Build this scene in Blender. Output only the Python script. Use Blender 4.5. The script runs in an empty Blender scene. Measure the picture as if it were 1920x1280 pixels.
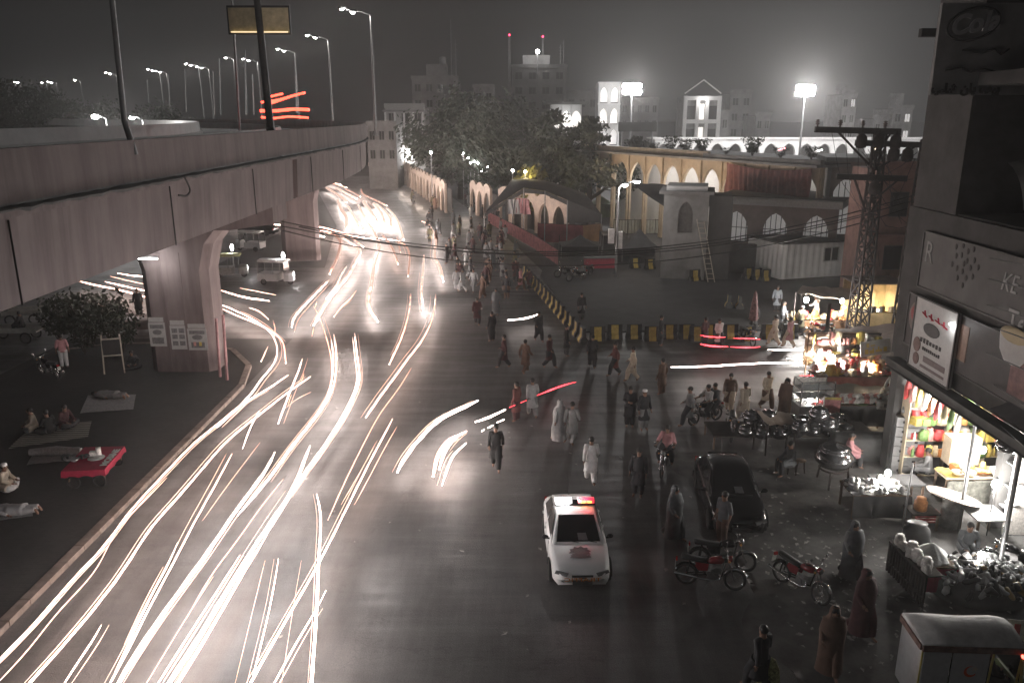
import bpy, math, random
from mathutils import Vector, Matrix
R = math.radians
random.seed(7)
S = bpy.context.scene
# ------------------------------------------------------------------ camera
CAM_Z = 12.2
PITCH = 15.7
FPX = 1510.0          # focal length in pixels of the 1920 wide photograph
cam_d = bpy.data.cameras.new('camera'); cam = bpy.data.objects.new('camera', cam_d)
S.collection.objects.link(cam)
cam.location = (0, 0, CAM_Z); cam.rotation_euler = (R(90 - PITCH), 0, 0)
cam_d.sensor_width = 36; cam_d.lens = 36 * FPX / 1920
cam_d.clip_start = 0.1; cam_d.clip_end = 3000
S.camera = cam
# ------------------------------------------------------------------ world: dark smoggy night sky, brighter towards the horizon
W = bpy.data.worlds.new('World'); S.world = W; W.use_nodes = True
nt = W.node_tree; nt.nodes.clear()
out = nt.nodes.new('ShaderNodeOutputWorld'); bg = nt.nodes.new('ShaderNodeBackground')
sky = nt.nodes.new('ShaderNodeTexSky'); sky.sky_type = 'NISHITA'; sky.sun_disc = False
sky.sun_elevation = R(-4); sky.sun_rotation = R(60); sky.air_density = 2; sky.dust_density = 4
hs = nt.nodes.new('ShaderNodeHueSaturation'); hs.inputs['Saturation'].default_value = 0.0
mixs = nt.nodes.new('ShaderNodeMixRGB'); mixs.blend_type = 'ADD'; mixs.inputs[0].default_value = 1
mixs.inputs[2].default_value = (0.011, 0.011, 0.011, 1)
hs.inputs['Value'].default_value = 0.06
nt.links.new(sky.outputs[0], hs.inputs['Color']); nt.links.new(hs.outputs[0], mixs.inputs[1])
nt.links.new(mixs.outputs[0], bg.inputs[0]); bg.inputs[1].default_value = 1.0
nt.links.new(bg.outputs[0], out.inputs[0])
S.view_settings.view_transform = 'Standard'; S.view_settings.look = 'None'
S.view_settings.exposure = 0.05; S.view_settings.gamma = 1.0
# faint, very soft fill added from behind the camera to lift dark sides
sun_d = bpy.data.lights.new('night_fill', 'SUN'); sun_d.energy = 0.075; sun_d.angle = R(60); sun_d.color = (.96, .98, 1)
sun = bpy.data.objects.new('night_fill', sun_d); S.collection.objects.link(sun)
sun.rotation_euler = (R(52), R(0), R(14))
c = S.cycles
c.use_denoising = True
try: c.denoiser = 'OPENIMAGEDENOISE'
except Exception: pass
c.max_bounces = 5; c.diffuse_bounces = 2; c.glossy_bounces = 2; c.transmission_bounces = 4; c.transparent_max_bounces = 8
c.volume_bounces = 0; c.caustics_reflective = False; c.caustics_refractive = False
c.sample_clamp_indirect = 3.0; c.sample_clamp_direct = 0
c.use_adaptive_sampling = True; c.adaptive_threshold = 0.02
c.use_light_tree = True
c.volume_step_rate = 4.0
# ------------------------------------------------------------------ where a pixel of the photograph meets the place
cp_, sp_ = math.cos(R(PITCH)), math.sin(R(PITCH))
def ray(px, py):
    u, v = (px - 960) / FPX, (py - 640) / FPX
    return Vector((u, cp_ - v * sp_, -sp_ - v * cp_))      # per unit depth
def at(px, py, z=0.0):
    r = ray(px, py); t = (z - CAM_Z) / r.z
    return Vector((r.x * t, r.y * t, z))
def atY(px, py, Y):
    r = ray(px, py); t = Y / r.y
    return Vector((r.x * t, Y, CAM_Z + r.z * t))
def atX(px, py, X):
    r = ray(px, py); t = X / r.x
    return Vector((X, r.y * t, CAM_Z + r.z * t))
# ------------------------------------------------------------------ materials
MATS = {}
def mat(name, col=(.3, .3, .3), rough=.7, metal=0.0, var=.25, scale=6.0, bump=.0, emit=None, es=0.0, alpha=None, spec=None, dark=None):
    if name in MATS: return MATS[name]
    m = bpy.data.materials.new(name); m.use_nodes = True; t = m.node_tree
    b = t.nodes['Principled BSDF']
    b.inputs['Roughness'].default_value = rough; b.inputs['Metallic'].default_value = metal
    if spec is not None: b.inputs['Specular IOR Level'].default_value = spec
    c4 = (*col, 1)
    if var > 0:
        tc = t.nodes.new('ShaderNodeTexCoord'); n = t.nodes.new('ShaderNodeTexNoise')
        n.inputs['Scale'].default_value = scale; n.inputs['Detail'].default_value = 6; n.inputs['Roughness'].default_value = .65
        t.links.new(tc.outputs['Object'], n.inputs['Vector'])
        rp = t.nodes.new('ShaderNodeValToRGB'); rp.color_ramp.elements[0].position = .3; rp.color_ramp.elements[1].position = .72
        lo = dark if dark else tuple(x * (1 - var) for x in col)
        rp.color_ramp.elements[0].color = (*lo, 1); rp.color_ramp.elements[1].color = (*[min(1, x * (1 + var)) for x in col], 1)
        t.links.new(n.outputs[0], rp.inputs[0]); t.links.new(rp.outputs[0], b.inputs['Base Color'])
        if bump > 0:
            bp = t.nodes.new('ShaderNodeBump'); bp.inputs['Strength'].default_value = bump; bp.inputs['Distance'].default_value = .05
            t.links.new(n.outputs[0], bp.inputs['Height']); t.links.new(bp.outputs[0], b.inputs['Normal'])
    else:
        b.inputs['Base Color'].default_value = c4
    if emit:
        b.inputs['Emission Color'].default_value = (*emit, 1); b.inputs['Emission Strength'].default_value = es
    MATS[name] = m
    return m
def nodes_of(m):
    return m.node_tree, m.node_tree.nodes['Principled BSDF']
# ------------------------------------------------------------------ mesh collector
class MB:
    def __init__(s): s.v = []; s.f = []; s.mi = []; s.M = Matrix.Identity(4); s.m = 0; s.sm = []; s.smooth = False
    def add(s, vs, fs, smooth=None):
        o = len(s.v); s.v += [tuple(s.M @ Vector(p)) for p in vs]
        for f in fs: s.f.append(tuple(i + o for i in f)); s.mi.append(s.m); s.sm.append(s.smooth if smooth is None else smooth)
        return s
    def box(s, x0, x1, y0, y1, z0, z1):
        vs = [(x0,y0,z0),(x1,y0,z0),(x1,y1,z0),(x0,y1,z0),(x0,y0,z1),(x1,y0,z1),(x1,y1,z1),(x0,y1,z1)]
        return s.add(vs, [(0,3,2,1),(4,5,6,7),(0,1,5,4),(1,2,6,5),(2,3,7,6),(3,0,4,7)])
    def cbox(s, c, d, rz=0, taper=1.0):
        x, y, z = d[0]/2, d[1]/2, d[2]/2; M = Matrix.Translation(c) @ Matrix.Rotation(rz, 4, 'Z')
        vs = [(-x,-y,-z),(x,-y,-z),(x,y,-z),(-x,y,-z)] + [(a*taper, b*taper, z) for a, b in ((-x,-y),(x,-y),(x,y),(-x,y))]
        return s.add([M @ Vector(p) for p in vs], [(0,3,2,1),(4,5,6,7),(0,1,5,4),(1,2,6,5),(2,3,7,6),(3,0,4,7)])
    def beam(s, a, b, w, h=None):
        a, b = Vector(a), Vector(b); h = h or w; d = (b - a)
        if d.length < 1e-6: return s
        d.normalize(); up = Vector((0,0,1)) if abs(d.z) < .95 else Vector((0,1,0))
        x = d.cross(up).normalized() * w/2; y = x.cross(d).normalized() * h/2
        vs = [a-x-y, a+x-y, a+x+y, a-x+y, b-x-y, b+x-y, b+x+y, b-x+y]
        return s.add(vs, [(0,3,2,1),(4,5,6,7),(0,1,5,4),(1,2,6,5),(2,3,7,6),(3,0,4,7)])
    def tube(s, pts, r, n=8, caps=True, smooth=True):
        pts = [Vector(p) for p in pts]; k = len(pts); rr = r if isinstance(r, (list, tuple)) else [r]*k
        vs = []; fs = []
        d0 = (pts[1]-pts[0]).normalized(); ref = Vector((0,0,1)) if abs(d0.z) < .9 else Vector((0,1,0))
        x = d0.cross(ref).normalized()
        for i, p in enumerate(pts):
            a = pts[max(i-1,0)]; b = pts[min(i+1,k-1)]; d = (b-a)
            d = d.normalized() if d.length > 1e-9 else d0
            x = x - d * x.dot(d)
            if x.length < 1e-6: x = d.cross(Vector((0,1,.1)))
            x.normalize(); y = d.cross(x)
            for j in range(n):
                t = 2*math.pi*j/n; vs.append(p + x*math.cos(t)*rr[i] + y*math.sin(t)*rr[i])
        for i in range(k-1):
            for j in range(n):
                fs.append((i*n+j, i*n+(j+1)%n, (i+1)*n+(j+1)%n, (i+1)*n+j))
        s.add(vs, fs, smooth)
        if caps: s.add([vs[j] for j in range(n)], [tuple(range(n-1,-1,-1))], False); s.add([vs[(k-1)*n+j] for j in range(n)], [tuple(range(n))], False)
        return s
    def cyl(s, a, b, r0, r1=None, n=12): return s.tube([a, b], [r0, r0 if r1 is None else r1], n)
    def lathe(s, prof, c=(0,0,0), n=16, smooth=True, M=None, sy=1.0):
        c = Vector(c); vs = []; k = len(prof); fs = []
        for (r, z) in prof:
            for j in range(n):
                t = 2*math.pi*j/n; p = Vector((r*math.cos(t), r*math.sin(t)*sy, z))
                if M is not None: p = M @ p
                vs.append(c + p)
        for i in range(k-1):
            for j in range(n): fs.append((i*n+j, i*n+(j+1)%n, (i+1)*n+(j+1)%n, (i+1)*n+j))
        fs.append(tuple(range(n-1,-1,-1))); fs.append(tuple((k-1)*n+j for j in range(n)))
        return s.add(vs, fs, smooth)
    def ball(s, c, r, n=12, k=8, sc=(1,1,1)):
        prof = [(r*math.sin(math.pi*(i+.02)/(k+.04)), -r*math.cos(math.pi*(i+.02)/(k+.04))) for i in range(k+1)]
        M = Matrix.Diagonal((sc[0], sc[1], sc[2]))
        return s.lathe(prof, c, n, True, M)
    def torus(s, c, R0, r, axis='X', n=28, m=8):
        c = Vector(c); vs = []; fs = []
        for i in range(n):
            t = 2*math.pi*i/n
            for j in range(m):
                q = 2*math.pi*j/m; rr = R0 + r*math.cos(q); h = r*math.sin(q)
                p = {'X': (h, rr*math.cos(t), rr*math.sin(t)), 'Y': (rr*math.cos(t), h, rr*math.sin(t)), 'Z': (rr*math.cos(t), rr*math.sin(t), h)}[axis]
                vs.append(c + Vector(p))
        for i in range(n):
            for j in range(m): fs.append((i*m+j, ((i+1)%n)*m+j, ((i+1)%n)*m+(j+1)%m, i*m+(j+1)%m))
        return s.add(vs, fs, True)
    def prism(s, poly, z0, z1, plane='XY', off=0):
        # poly of 2D points extruded along the third axis
        n = len(poly)
        def P(a, b, h): return {'XY': (a, b, h), 'XZ': (a, h, b), 'YZ': (h, a, b)}[plane]
        vs = [P(a, b, z0) for a, b in poly] + [P(a, b, z1) for a, b in poly]
        fs = [tuple(range(n-1,-1,-1)), tuple(range(n, 2*n))] + [(i, (i+1)%n, n+(i+1)%n, n+i) for i in range(n)]
        return s.add(vs, fs)
    def loft(s, rings, caps=True, smooth=True, closed=True):
        n = len(rings[0]); vs = [p for r in rings for p in r]; fs = []
        for i in range(len(rings)-1):
            for j in range(n if closed else n-1): fs.append((i*n+j, i*n+(j+1)%n, (i+1)*n+(j+1)%n, (i+1)*n+j))
        if caps and closed: fs.append(tuple(range(n-1,-1,-1))); fs.append(tuple((len(rings)-1)*n+j for j in range(n)))
        return s.add(vs, fs, smooth)
    def quad(s, a, b, c_, d): return s.add([a, b, c_, d], [(0,1,2,3)])
    def build(s, name, m, parent=None, loc=None, rz=0, label=None, cat=None, group=None, kind=None, fix=True):
        me = bpy.data.meshes.new(name); me.from_pydata(s.v, [], s.f)
        ms = m if isinstance(m, (list, tuple)) else [m]
        for q in ms: me.materials.append(q)
        me.polygons.foreach_set('material_index', s.mi); me.polygons.foreach_set('use_smooth', s.sm)
        if fix and len(s.f) < 60000:
            import bmesh
            bm = bmesh.new(); bm.from_mesh(me); bmesh.ops.recalc_face_normals(bm, faces=bm.faces); bm.to_mesh(me); bm.free()
        me.update()
        o = bpy.data.objects.new(name, me); S.collection.objects.link(o)
        if parent: o.parent = parent
        if loc is not None: o.location = loc
        if rz: o.rotation_euler = (0, 0, rz)
        return tag(o, label, cat, group, kind)
def tag(o, label=None, cat=None, group=None, kind=None):
    if label: o['label'] = label
    if cat: o['category'] = cat
    if group: o['group'] = group
    if kind: o['kind'] = kind
    return o
def empty(name, loc=(0,0,0), rz=0, label=None, cat=None, group=None):
    o = bpy.data.objects.new(name, None); o.empty_display_size = .2; S.collection.objects.link(o)
    o.location = loc; o.rotation_euler = (0, 0, rz)
    return tag(o, label, cat, group)
def copy_tree(o, loc=None, rz=None, label=None, group=None, parent=None, sc=None, top=True):
    c_ = o.copy(); S.collection.objects.link(c_); c_.parent = parent
    if loc is not None: c_.location = loc
    if rz is not None: c_.rotation_euler = (c_.rotation_euler.x, c_.rotation_euler.y, rz)
    if label: c_['label'] = label
    if group: c_['group'] = group
    if sc is not None: c_.scale = (sc, sc, sc)
    for ch in list(o.children): copy_tree(ch, parent=c_)
    return c_
def lamp(parent, loc, energy, col=(1,1,1), r=.08, kind='POINT', rot=None, spot=None):
    d = bpy.data.lights.new('lamp_light', kind); d.energy = energy; d.color = col
    if kind in ('POINT', 'SPOT'): d.shadow_soft_size = r
    if kind == 'SPOT': d.spot_size = spot or R(120); d.spot_blend = .6
    o = bpy.data.objects.new('lamp_light', d); S.collection.objects.link(o); o.parent = parent; o.location = loc
    if rot: o.rotation_euler = rot
    return o
def smooth_path(pts, step=.5):
    # Catmull-Rom through pts
    pts = [Vector(p) for p in pts]; out_ = []
    P = [pts[0]*2 - pts[1]] + pts + [pts[-1]*2 - pts[-2]]
    for i in range(1, len(P)-2):
        a, b, c_, d = P[i-1], P[i], P[i+1], P[i+2]; n = max(2, int((c_-b).length/step))
        for j in range(n):
            t = j/n
            out_.append(.5*((2*b) + (c_-a)*t + (2*a-5*b+4*c_-d)*t*t + (3*b-a-3*c_+d)*t*t*t))
    out_.append(pts[-1]); return out_
BIGHAZE = True
# ================================================================== SETTING
asphalt = mat('asphalt', (.104, .101, .099), .55, var=.3, scale=.35)
t, b = nodes_of(asphalt)
tc = t.nodes.new('ShaderNodeTexCoord')
mp = t.nodes.new('ShaderNodeMapping'); mp.inputs['Scale'].default_value = (.25, 1.6, 1)     # worn transverse ripples
n1 = t.nodes.new('ShaderNodeTexNoise'); n1.inputs['Scale'].default_value = 1.1; n1.inputs['Detail'].default_value = 5
n2 = t.nodes.new('ShaderNodeTexNoise'); n2.inputs['Scale'].default_value = 30; n2.inputs['Detail'].default_value = 4
t.links.new(tc.outputs['Object'], mp.inputs[0]); t.links.new(mp.outputs[0], n1.inputs[0]); t.links.new(tc.outputs['Object'], n2.inputs[0])
ad = t.nodes.new('ShaderNodeMath'); ad.operation = 'MULTIPLY_ADD'; ad.inputs[1].default_value = .25
t.links.new(n2.outputs[0], ad.inputs[0]); t.links.new(n1.outputs[0], ad.inputs[2])
bp = t.nodes.new('ShaderNodeBump'); bp.inputs['Strength'].default_value = .55; bp.inputs['Distance'].default_value = .05
t.links.new(ad.outputs[0], bp.inputs['Height']); t.links.new(bp.outputs[0], b.inputs['Normal'])
rr = t.nodes.new('ShaderNodeMapRange'); rr.inputs[1].default_value = .3; rr.inputs[2].default_value = .7; rr.inputs[3].default_value = .42; rr.inputs[4].default_value = .72
t.links.new(n1.outputs[0], rr.inputs[0]); t.links.new(rr.outputs[0], b.inputs['Roughness'])
src = b.inputs['Base Color'].links[0].from_socket
mp3 = t.nodes.new('ShaderNodeMapping'); mp3.inputs['Scale'].default_value = (.55, .07, 1)      # worn wheel tracks along the road
n3 = t.nodes.new('ShaderNodeTexNoise'); n3.inputs['Scale'].default_value = 1.0; n3.inputs['Detail'].default_value = 7; n3.inputs['Roughness'].default_value = .7
vo = t.nodes.new('ShaderNodeTexVoronoi'); vo.feature = 'DISTANCE_TO_EDGE'; vo.inputs['Scale'].default_value = .16      # patch seams and cracks
nw = t.nodes.new('ShaderNodeTexNoise'); nw.inputs['Scale'].default_value = .9; nw.inputs['Detail'].default_value = 8
vm = t.nodes.new('ShaderNodeVectorMath'); vm.operation = 'MULTIPLY_ADD'; vm.inputs[1].default_value = (5, 5, 5)
t.links.new(nw.outputs['Color'], vm.inputs[0]); t.links.new(tc.outputs['Object'], vm.inputs[2]); t.links.new(vm.outputs[0], vo.inputs['Vector']); t.links.new(tc.outputs['Object'], nw.inputs[0])
t.links.new(tc.outputs['Object'], mp3.inputs[0]); t.links.new(mp3.outputs[0], n3.inputs[0])
r3 = t.nodes.new('ShaderNodeMapRange'); r3.inputs[1].default_value = .35; r3.inputs[2].default_value = .65; r3.inputs[3].default_value = .62; r3.inputs[4].default_value = 1.25; t.links.new(n3.outputs[0], r3.inputs[0])
r4 = t.nodes.new('ShaderNodeMapRange'); r4.inputs[1].default_value = .0; r4.inputs[2].default_value = .012; r4.inputs[3].default_value = .8; r4.inputs[4].default_value = 1; t.links.new(vo.outputs['Distance'], r4.inputs[0])
mu = t.nodes.new('ShaderNodeMath'); mu.operation = 'MULTIPLY'; t.links.new(r3.outputs[0], mu.inputs[0]); t.links.new(r4.outputs[0], mu.inputs[1])
r5 = t.nodes.new('ShaderNodeMapRange'); r5.inputs[1].default_value = .3; r5.inputs[2].default_value = .75; r5.inputs[3].default_value = .75; r5.inputs[4].default_value = 1.3; t.links.new(n2.outputs[0], r5.inputs[0])
mu2 = t.nodes.new('ShaderNodeMath'); mu2.operation = 'MULTIPLY'; t.links.new(mu.outputs[0], mu2.inputs[0]); t.links.new(r5.outputs[0], mu2.inputs[1])
vs_ = t.nodes.new('ShaderNodeVectorMath'); vs_.operation = 'SCALE'; t.links.new(src, vs_.inputs[0]); t.links.new(mu2.outputs[0], vs_.inputs['Scale']); t.links.new(vs_.outputs[0], b.inputs['Base Color'])
dirt = mat('dirt_ground', (.105, .102, .098), .85, var=.45, scale=1.3, bump=.5)
ground_m = mat('city_ground', (.05, .05, .048), .9, var=.3, scale=.2)
plaza_m = mat('plaza_paving', (.03, .03, .03), .8, var=.35, scale=.8, bump=.2)
def brick_mat(name, c1, c2, mortar, scale, w=.5, h=.25, rough=.85, bumpd=.01):
    m = mat(name, c1, rough, var=0); t, b = nodes_of(m)
    tc = t.nodes.new('ShaderNodeTexCoord'); bk = t.nodes.new('ShaderNodeTexBrick')
    bk.inputs['Color1'].default_value = (*c1, 1); bk.inputs['Color2'].default_value = (*c2, 1); bk.inputs['Mortar'].default_value = (*mortar, 1)
    bk.inputs['Scale'].default_value = scale; bk.inputs['Brick Width'].default_value = w; bk.inputs['Row Height'].default_value = h; bk.inputs['Mortar Size'].default_value = .02
    t.links.new(tc.outputs['Object'], bk.inputs[0])
    n = t.nodes.new('ShaderNodeTexNoise'); n.inputs['Scale'].default_value = .6; n.inputs['Detail'].default_value = 6
    t.links.new(tc.outputs['Object'], n.inputs[0])
    mx = t.nodes.new('ShaderNodeMixRGB'); mx.blend_type = 'MULTIPLY'; mx.inputs[0].default_value = .6
    t.links.new(bk.outputs[0], mx.inputs[1]); t.links.new(n.outputs[0], mx.inputs[2]); t.links.new(mx.outputs[0], b.inputs['Base Color'])
    bp = t.nodes.new('ShaderNodeBump'); bp.inputs['Strength'].default_value = .6; bp.inputs['Distance'].default_value = bumpd
    t.links.new(bk.outputs[1], bp.inputs['Height']); bp.invert = True; t.links.new(bp.outputs[0], b.inputs['Normal'])
    return m
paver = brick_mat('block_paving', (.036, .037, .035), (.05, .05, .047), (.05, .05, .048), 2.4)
kerb_m = mat('kerb_concrete', (.17, .14, .12), .8, var=.35, scale=2.5, bump=.2)
# far ground sheet
MB().quad((-900, -120, -.02), (900, -120, -.02), (900, 1500, -.02), (-900, 1500, -.02)).build('ground', ground_m, kind='structure')
# main road, widening into the junction
KERB = [at(0, 1205), at(240, 963), at(430, 722), at(468, 672)]
kx = -12.45
road = MB()
road.quad((kx, -30, 0), (11.5, -30, 0), (11.5, 48, 0), (kx, 48, 0))
road.build('road', asphalt, kind='structure')
m2 = MB(); m2.quad((kx, 48, 0), (5.2, 48, 0), (-2, 92, 0), (-20, 92, 0)); m2.quad((-20, 92, 0), (-2, 92, 0), (-19, 170, 0), (-42, 170, 0))
m2.build('road', asphalt, kind='structure')
m3 = MB(); m3.quad((11.5, 27.5, 0), (80, 27.5, 0), (80, 44, 0), (11.5, 44, 0)); m3.quad((11.5, 44.001, 0), (20, 44, 0), (18, 46, 0), (11.5, 46, 0))
m3.build('side_street', asphalt, kind='structure')
m4 = MB(); m4.quad((-60, -30, 0), (-25.0, -30, 0), (-25.0, 100, 0), (-60, 100, 0)); m4.quad((-25, 44, -.008), (kx+2, 44, -.008), (kx+2, 66, -.008), (-25, 66, -.008))
m4.build('side_street', asphalt, kind='structure')
# the raised pavement under the flyover, with its kerb
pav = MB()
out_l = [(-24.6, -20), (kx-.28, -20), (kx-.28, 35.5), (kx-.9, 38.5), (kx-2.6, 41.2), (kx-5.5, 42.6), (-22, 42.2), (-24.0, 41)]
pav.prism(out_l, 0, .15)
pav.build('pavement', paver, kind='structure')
ob = [(kx-.28, -20), (kx-.28, 35.5), (kx-.9, 38.5), (kx-2.6, 41.2), (kx-5.5, 42.6), (-22, 42.2), (-24.0, 41)]
kb = MB()
for i in range(len(ob)-1):
    a, b2 = Vector((*ob[i], .085)), Vector((*ob[i+1], .085)); L = (b2-a).length; n = max(1, int(L/.9)); d = (b2-a)/n; nrm = Vector((d.y, -d.x, 0)).normalized()*.15
    for k in range(n): kb.beam(a+d*k+nrm+d*.015, a+d*(k+1)+nrm-d*.015, .28, .17)
kb.build('kerb', kerb_m, kind='structure')
# earth/broken forecourt in front of the shops
fc = MB(); nx, ny = 40, 90
random.seed(3)
def gz(x, y): return .05*max(0, min(1, (x-6.5)/2))*(.6+.4*math.sin(x*2.1+y*1.3)*math.cos(y*.9-x)) + .004
vs = []; fs = []
for j in range(ny+1):
    for i in range(nx+1):
        x = 6.2 + (14.5-6.2)*i/nx + (0.5*math.sin(j*.35) if i == 0 else 0); y = 4 + 24*j/ny
        vs.append((x, y, gz(x, y)))
for j in range(ny):
    for i in range(nx): a = j*(nx+1)+i; fs.append((a, a+1, a+nx+2, a+nx+1))
fc.add(vs, fs, True); fc.build('dirt_forecourt', dirt, kind='structure')
# plaza behind the barrier
pz = MB(); pz.prism([(4.3, 45.3), (19, 45.8), (60, 52), (60, 135), (-8, 135), (5.5, 92), (2.2, 62)], 0, .08); pz.build('plaza', plaza_m, kind='structure')
# ================================================================== FLYOVER
conc = mat('flyover_concrete', (.155, .125, .122), .82, var=.18, scale=.5, bump=.15)
t, b = nodes_of(conc)
# rain streaks and formwork panel lines
tc = t.nodes.new('ShaderNodeTexCoord'); mp = t.nodes.new('ShaderNodeMapping'); mp.inputs['Scale'].default_value = (1.3, 1.3, .10)
ns = t.nodes.new('ShaderNodeTexNoise'); ns.inputs['Scale'].default_value = 1.5; ns.inputs['Detail'].default_value = 5; ns.inputs['Roughness'].default_value = .7
t.links.new(tc.outputs['Object'], mp.inputs[0]); t.links.new(mp.outputs[0], ns.inputs[0])
rp = t.nodes.new('ShaderNodeValToRGB'); rp.color_ramp.elements[0].position = .36; rp.color_ramp.elements[0].color = (.68,.66,.66,1); rp.color_ramp.elements[1].position = .58; rp.color_ramp.elements[1].color = (1,1,1,1)
t.links.new(ns.outputs[0], rp.inputs[0])
mx = t.nodes.new('ShaderNodeMixRGB'); mx.blend_type = 'MULTIPLY'; mx.inputs[0].default_value = 1
src = b.inputs['Base Color'].links[0].from_socket
t.links.new(src, mx.inputs[1]); t.links.new(rp.outputs[0], mx.inputs[2]); t.links.new(mx.outputs[0], b.inputs['Base Color'])
conc_w = mat('painted_parapet', (.5, .49, .48), .7, var=.15, scale=.7)
dark_gap = mat('dark_gap', (.03, .03, .03), .9, var=.2)
EX = -10.0; FW = 14.6
def fly(s_, t_):
    """point at distance s_ along the near edge, t_ metres inward (to the left)"""
    Rr = 108.0; Y0 = 48.0; A = R(42)
    if s_ <= Y0: x, y, h = EX, s_, 0.0
    elif s_ <= Y0 + Rr*A:
        h = (s_-Y0)/Rr; x = EX - Rr*(1-math.cos(h)); y = Y0 + Rr*math.sin(h)
    else:
        h = A; k = s_-Y0-Rr*A; x = EX - Rr*(1-math.cos(h)) - k*math.sin(h); y = Y0 + Rr*math.sin(h) + k*math.cos(h)
    return Vector((x - math.cos(h)*t_, y - math.sin(h)*t_, 0)), h
def fly_loft(prof, ss):
    m = MB(); rings = []
    for s_ in ss:
        ring = []
        for (t_, z) in prof:
            p, h = fly(s_, t_); ring.append((p.x, p.y, z))
        rings.append(ring)
    m.loft(rings, smooth=False); return m
SS = [-25, 0, 16, 30, 38, 44, 48] + [48+3.2*i for i in range(1, 25)] + [140, 170, 210, 260, 320]
flyover = empty('flyover', (EX, 20, 0), label='long concrete flyover on wide piers curving away to the left', cat='flyover')
def fpart(name, mb_, m_, label=None):
    o = mb_.build(name, m_); o.parent = flyover; o.matrix_parent_inverse = Matrix.Translation((-EX, -20, 0)); 
    if label: o['label'] = label
    return o
ZT = 11.56
fpart('parapet', fly_loft([(0,10.5),(.02,ZT),(.22,ZT),(.3,10.75),(.5,10.6),(.5,10.5)], SS), conc)
fpart('parapet', fly_loft([(FW,10.5),(FW-.02,ZT),(FW-.22,ZT),(FW-.3,10.75),(FW-.5,10.6),(FW-.5,10.5)], SS), conc_w, 'pale painted inner face of the far parapet')
fpart('median_barrier', fly_loft([(7.0,10.5),(7.15,11.2),(7.3,11.2),(7.45,10.5)], SS), conc_w)
fpart('deck', fly_loft([(.12,10.42),(.12,10.497),(FW-.12,10.497),(FW-.12,10.42)], SS), asphalt)
fpart('deck_slab', fly_loft([(.04,10.22),(.04,10.415),(FW-.04,10.415),(FW-.04,10.22)], SS), conc)
# cap beams sit at the piers; between them edge girders and soffit
PIERS = [5.3, 38.4, 71.6, 105, 138, 171]
for a, b2 in [(-25, 4.9), (5.7, 38.0), (38.8, 71.2), (72.0, 104.6), (105.4, 137.6), (138.4, 320)]:
    ss = [a] + [q for q in SS if a < q < b2] + [b2]
    edge = fly_loft([(.12,10.21),(.2,8.42),(1.1,8.42),(1.1,10.21)], ss)
    fpart('girder', fly_loft([(FW-.12,10.21),(FW-.2,8.42),(FW-1.1,8.42),(FW-1.1,10.21)], ss), conc)
    for tt in (3.8, 6.8, 9.8): fpart('girder', fly_loft([(tt,10.21),(tt,8.5),(tt+.9,8.5),(tt+.9,10.21)], ss), conc)
    # formwork panel joints, thin dark strips let into the outer girder face
    j = edge; j.m = 1; q = a + 2.6
    while q < min(b2, 120):
        p, h = fly(q, .1); j.M = Matrix.Translation((p.x, p.y, 9.3)) @ Matrix.Rotation(h, 4, 'Z'); j.cbox((0.0,0,0), (.04, .012, 1.75)); q += 7.9
    j.M = Matrix.Identity(4); fpart('girder', j, [conc, dark_gap])
for s_ in PIERS:
    p, h = fly(s_, 0)
    pr = MB(); pr.M = Matrix.Translation((p.x, p.y, 0)) @ Matrix.Rotation(h, 4, 'Z')
    c0 = -6.0
    # flared column: rings in XY
    def ring(w, dpt, z, ch=.35): return [(c0-w, -dpt+ch, z), (c0-w+ch, -dpt, z), (c0+w-ch, -dpt, z), (c0+w, -dpt+ch, z), (c0+w, dpt-ch, z), (c0+w-ch, dpt, z), (c0-w+ch, dpt, z), (c0-w, dpt-ch, z)]
    pr.loft([ring(1.6, 1.0, 0), ring(1.6, 1.0, 5.1), ring(1.75, 1.0, 5.7), ring(1.95, 1.0, 6.4), ring(2.5, 1.0, 7.05)], smooth=False)
    for gx in (-.55, .35): pr.cbox((c0+gx, -1.0, 3.2), (.08, .04, 5.6))
    fpart('pier', pr, conc)
    cpb = MB(); cpb.M = pr.M
    cpb.prism([(-1.0, 8.38), (-1.0, 7.35), (-3.1, 7.06), (-8.9, 7.06), (-13.4, 7.35), (-13.4, 8.38)], -1.15, 1.15, 'XZ')
    cpb.prism([(-.75, 8.395), (-.75, 9.9), (-1.0, 9.9), (-1.0, 8.395)], -.3, .3, 'XZ')
    bl = cpb; bl.m = 1
    for tt in (.65, 4.25, 7.25, 10.25, 13.4):
        for dy in (-.65, .65): bl.cbox((-tt, dy, 8.40), (.5, .35, .1))
    fpart('pier_cap', bl, [conc, dark_gap])
# ragged dark slot under the parapet (cable/expansion strip)
sl = MB(); random.seed(5); q = -5.0; stp = []; stw = []
while q < 110:
    L = random.uniform(.5, 1.4); w = random.uniform(.05, .13)
    a, _ = fly(q, .0); stp.append((a.x+.03, a.y, 10.42-w*.3)); stw.append(w*.75); q += L*.5
sl.tube(stp, stw, 6, smooth=False)
fpart('cable_strip', sl, dark_gap, 'dark ragged cable strip running under the parapet')
hose = MB()
a = atX(345, 330, EX+.12); b2 = atX(356, 355, EX+.14); c2 = atX(350, 367, EX+.16); d2 = atX(335, 366, EX+.12)
hose.tube(smooth_path([a, b2, c2, d2], .08), .03, 6); fpart('drain_hose', hose, dark_gap)
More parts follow.
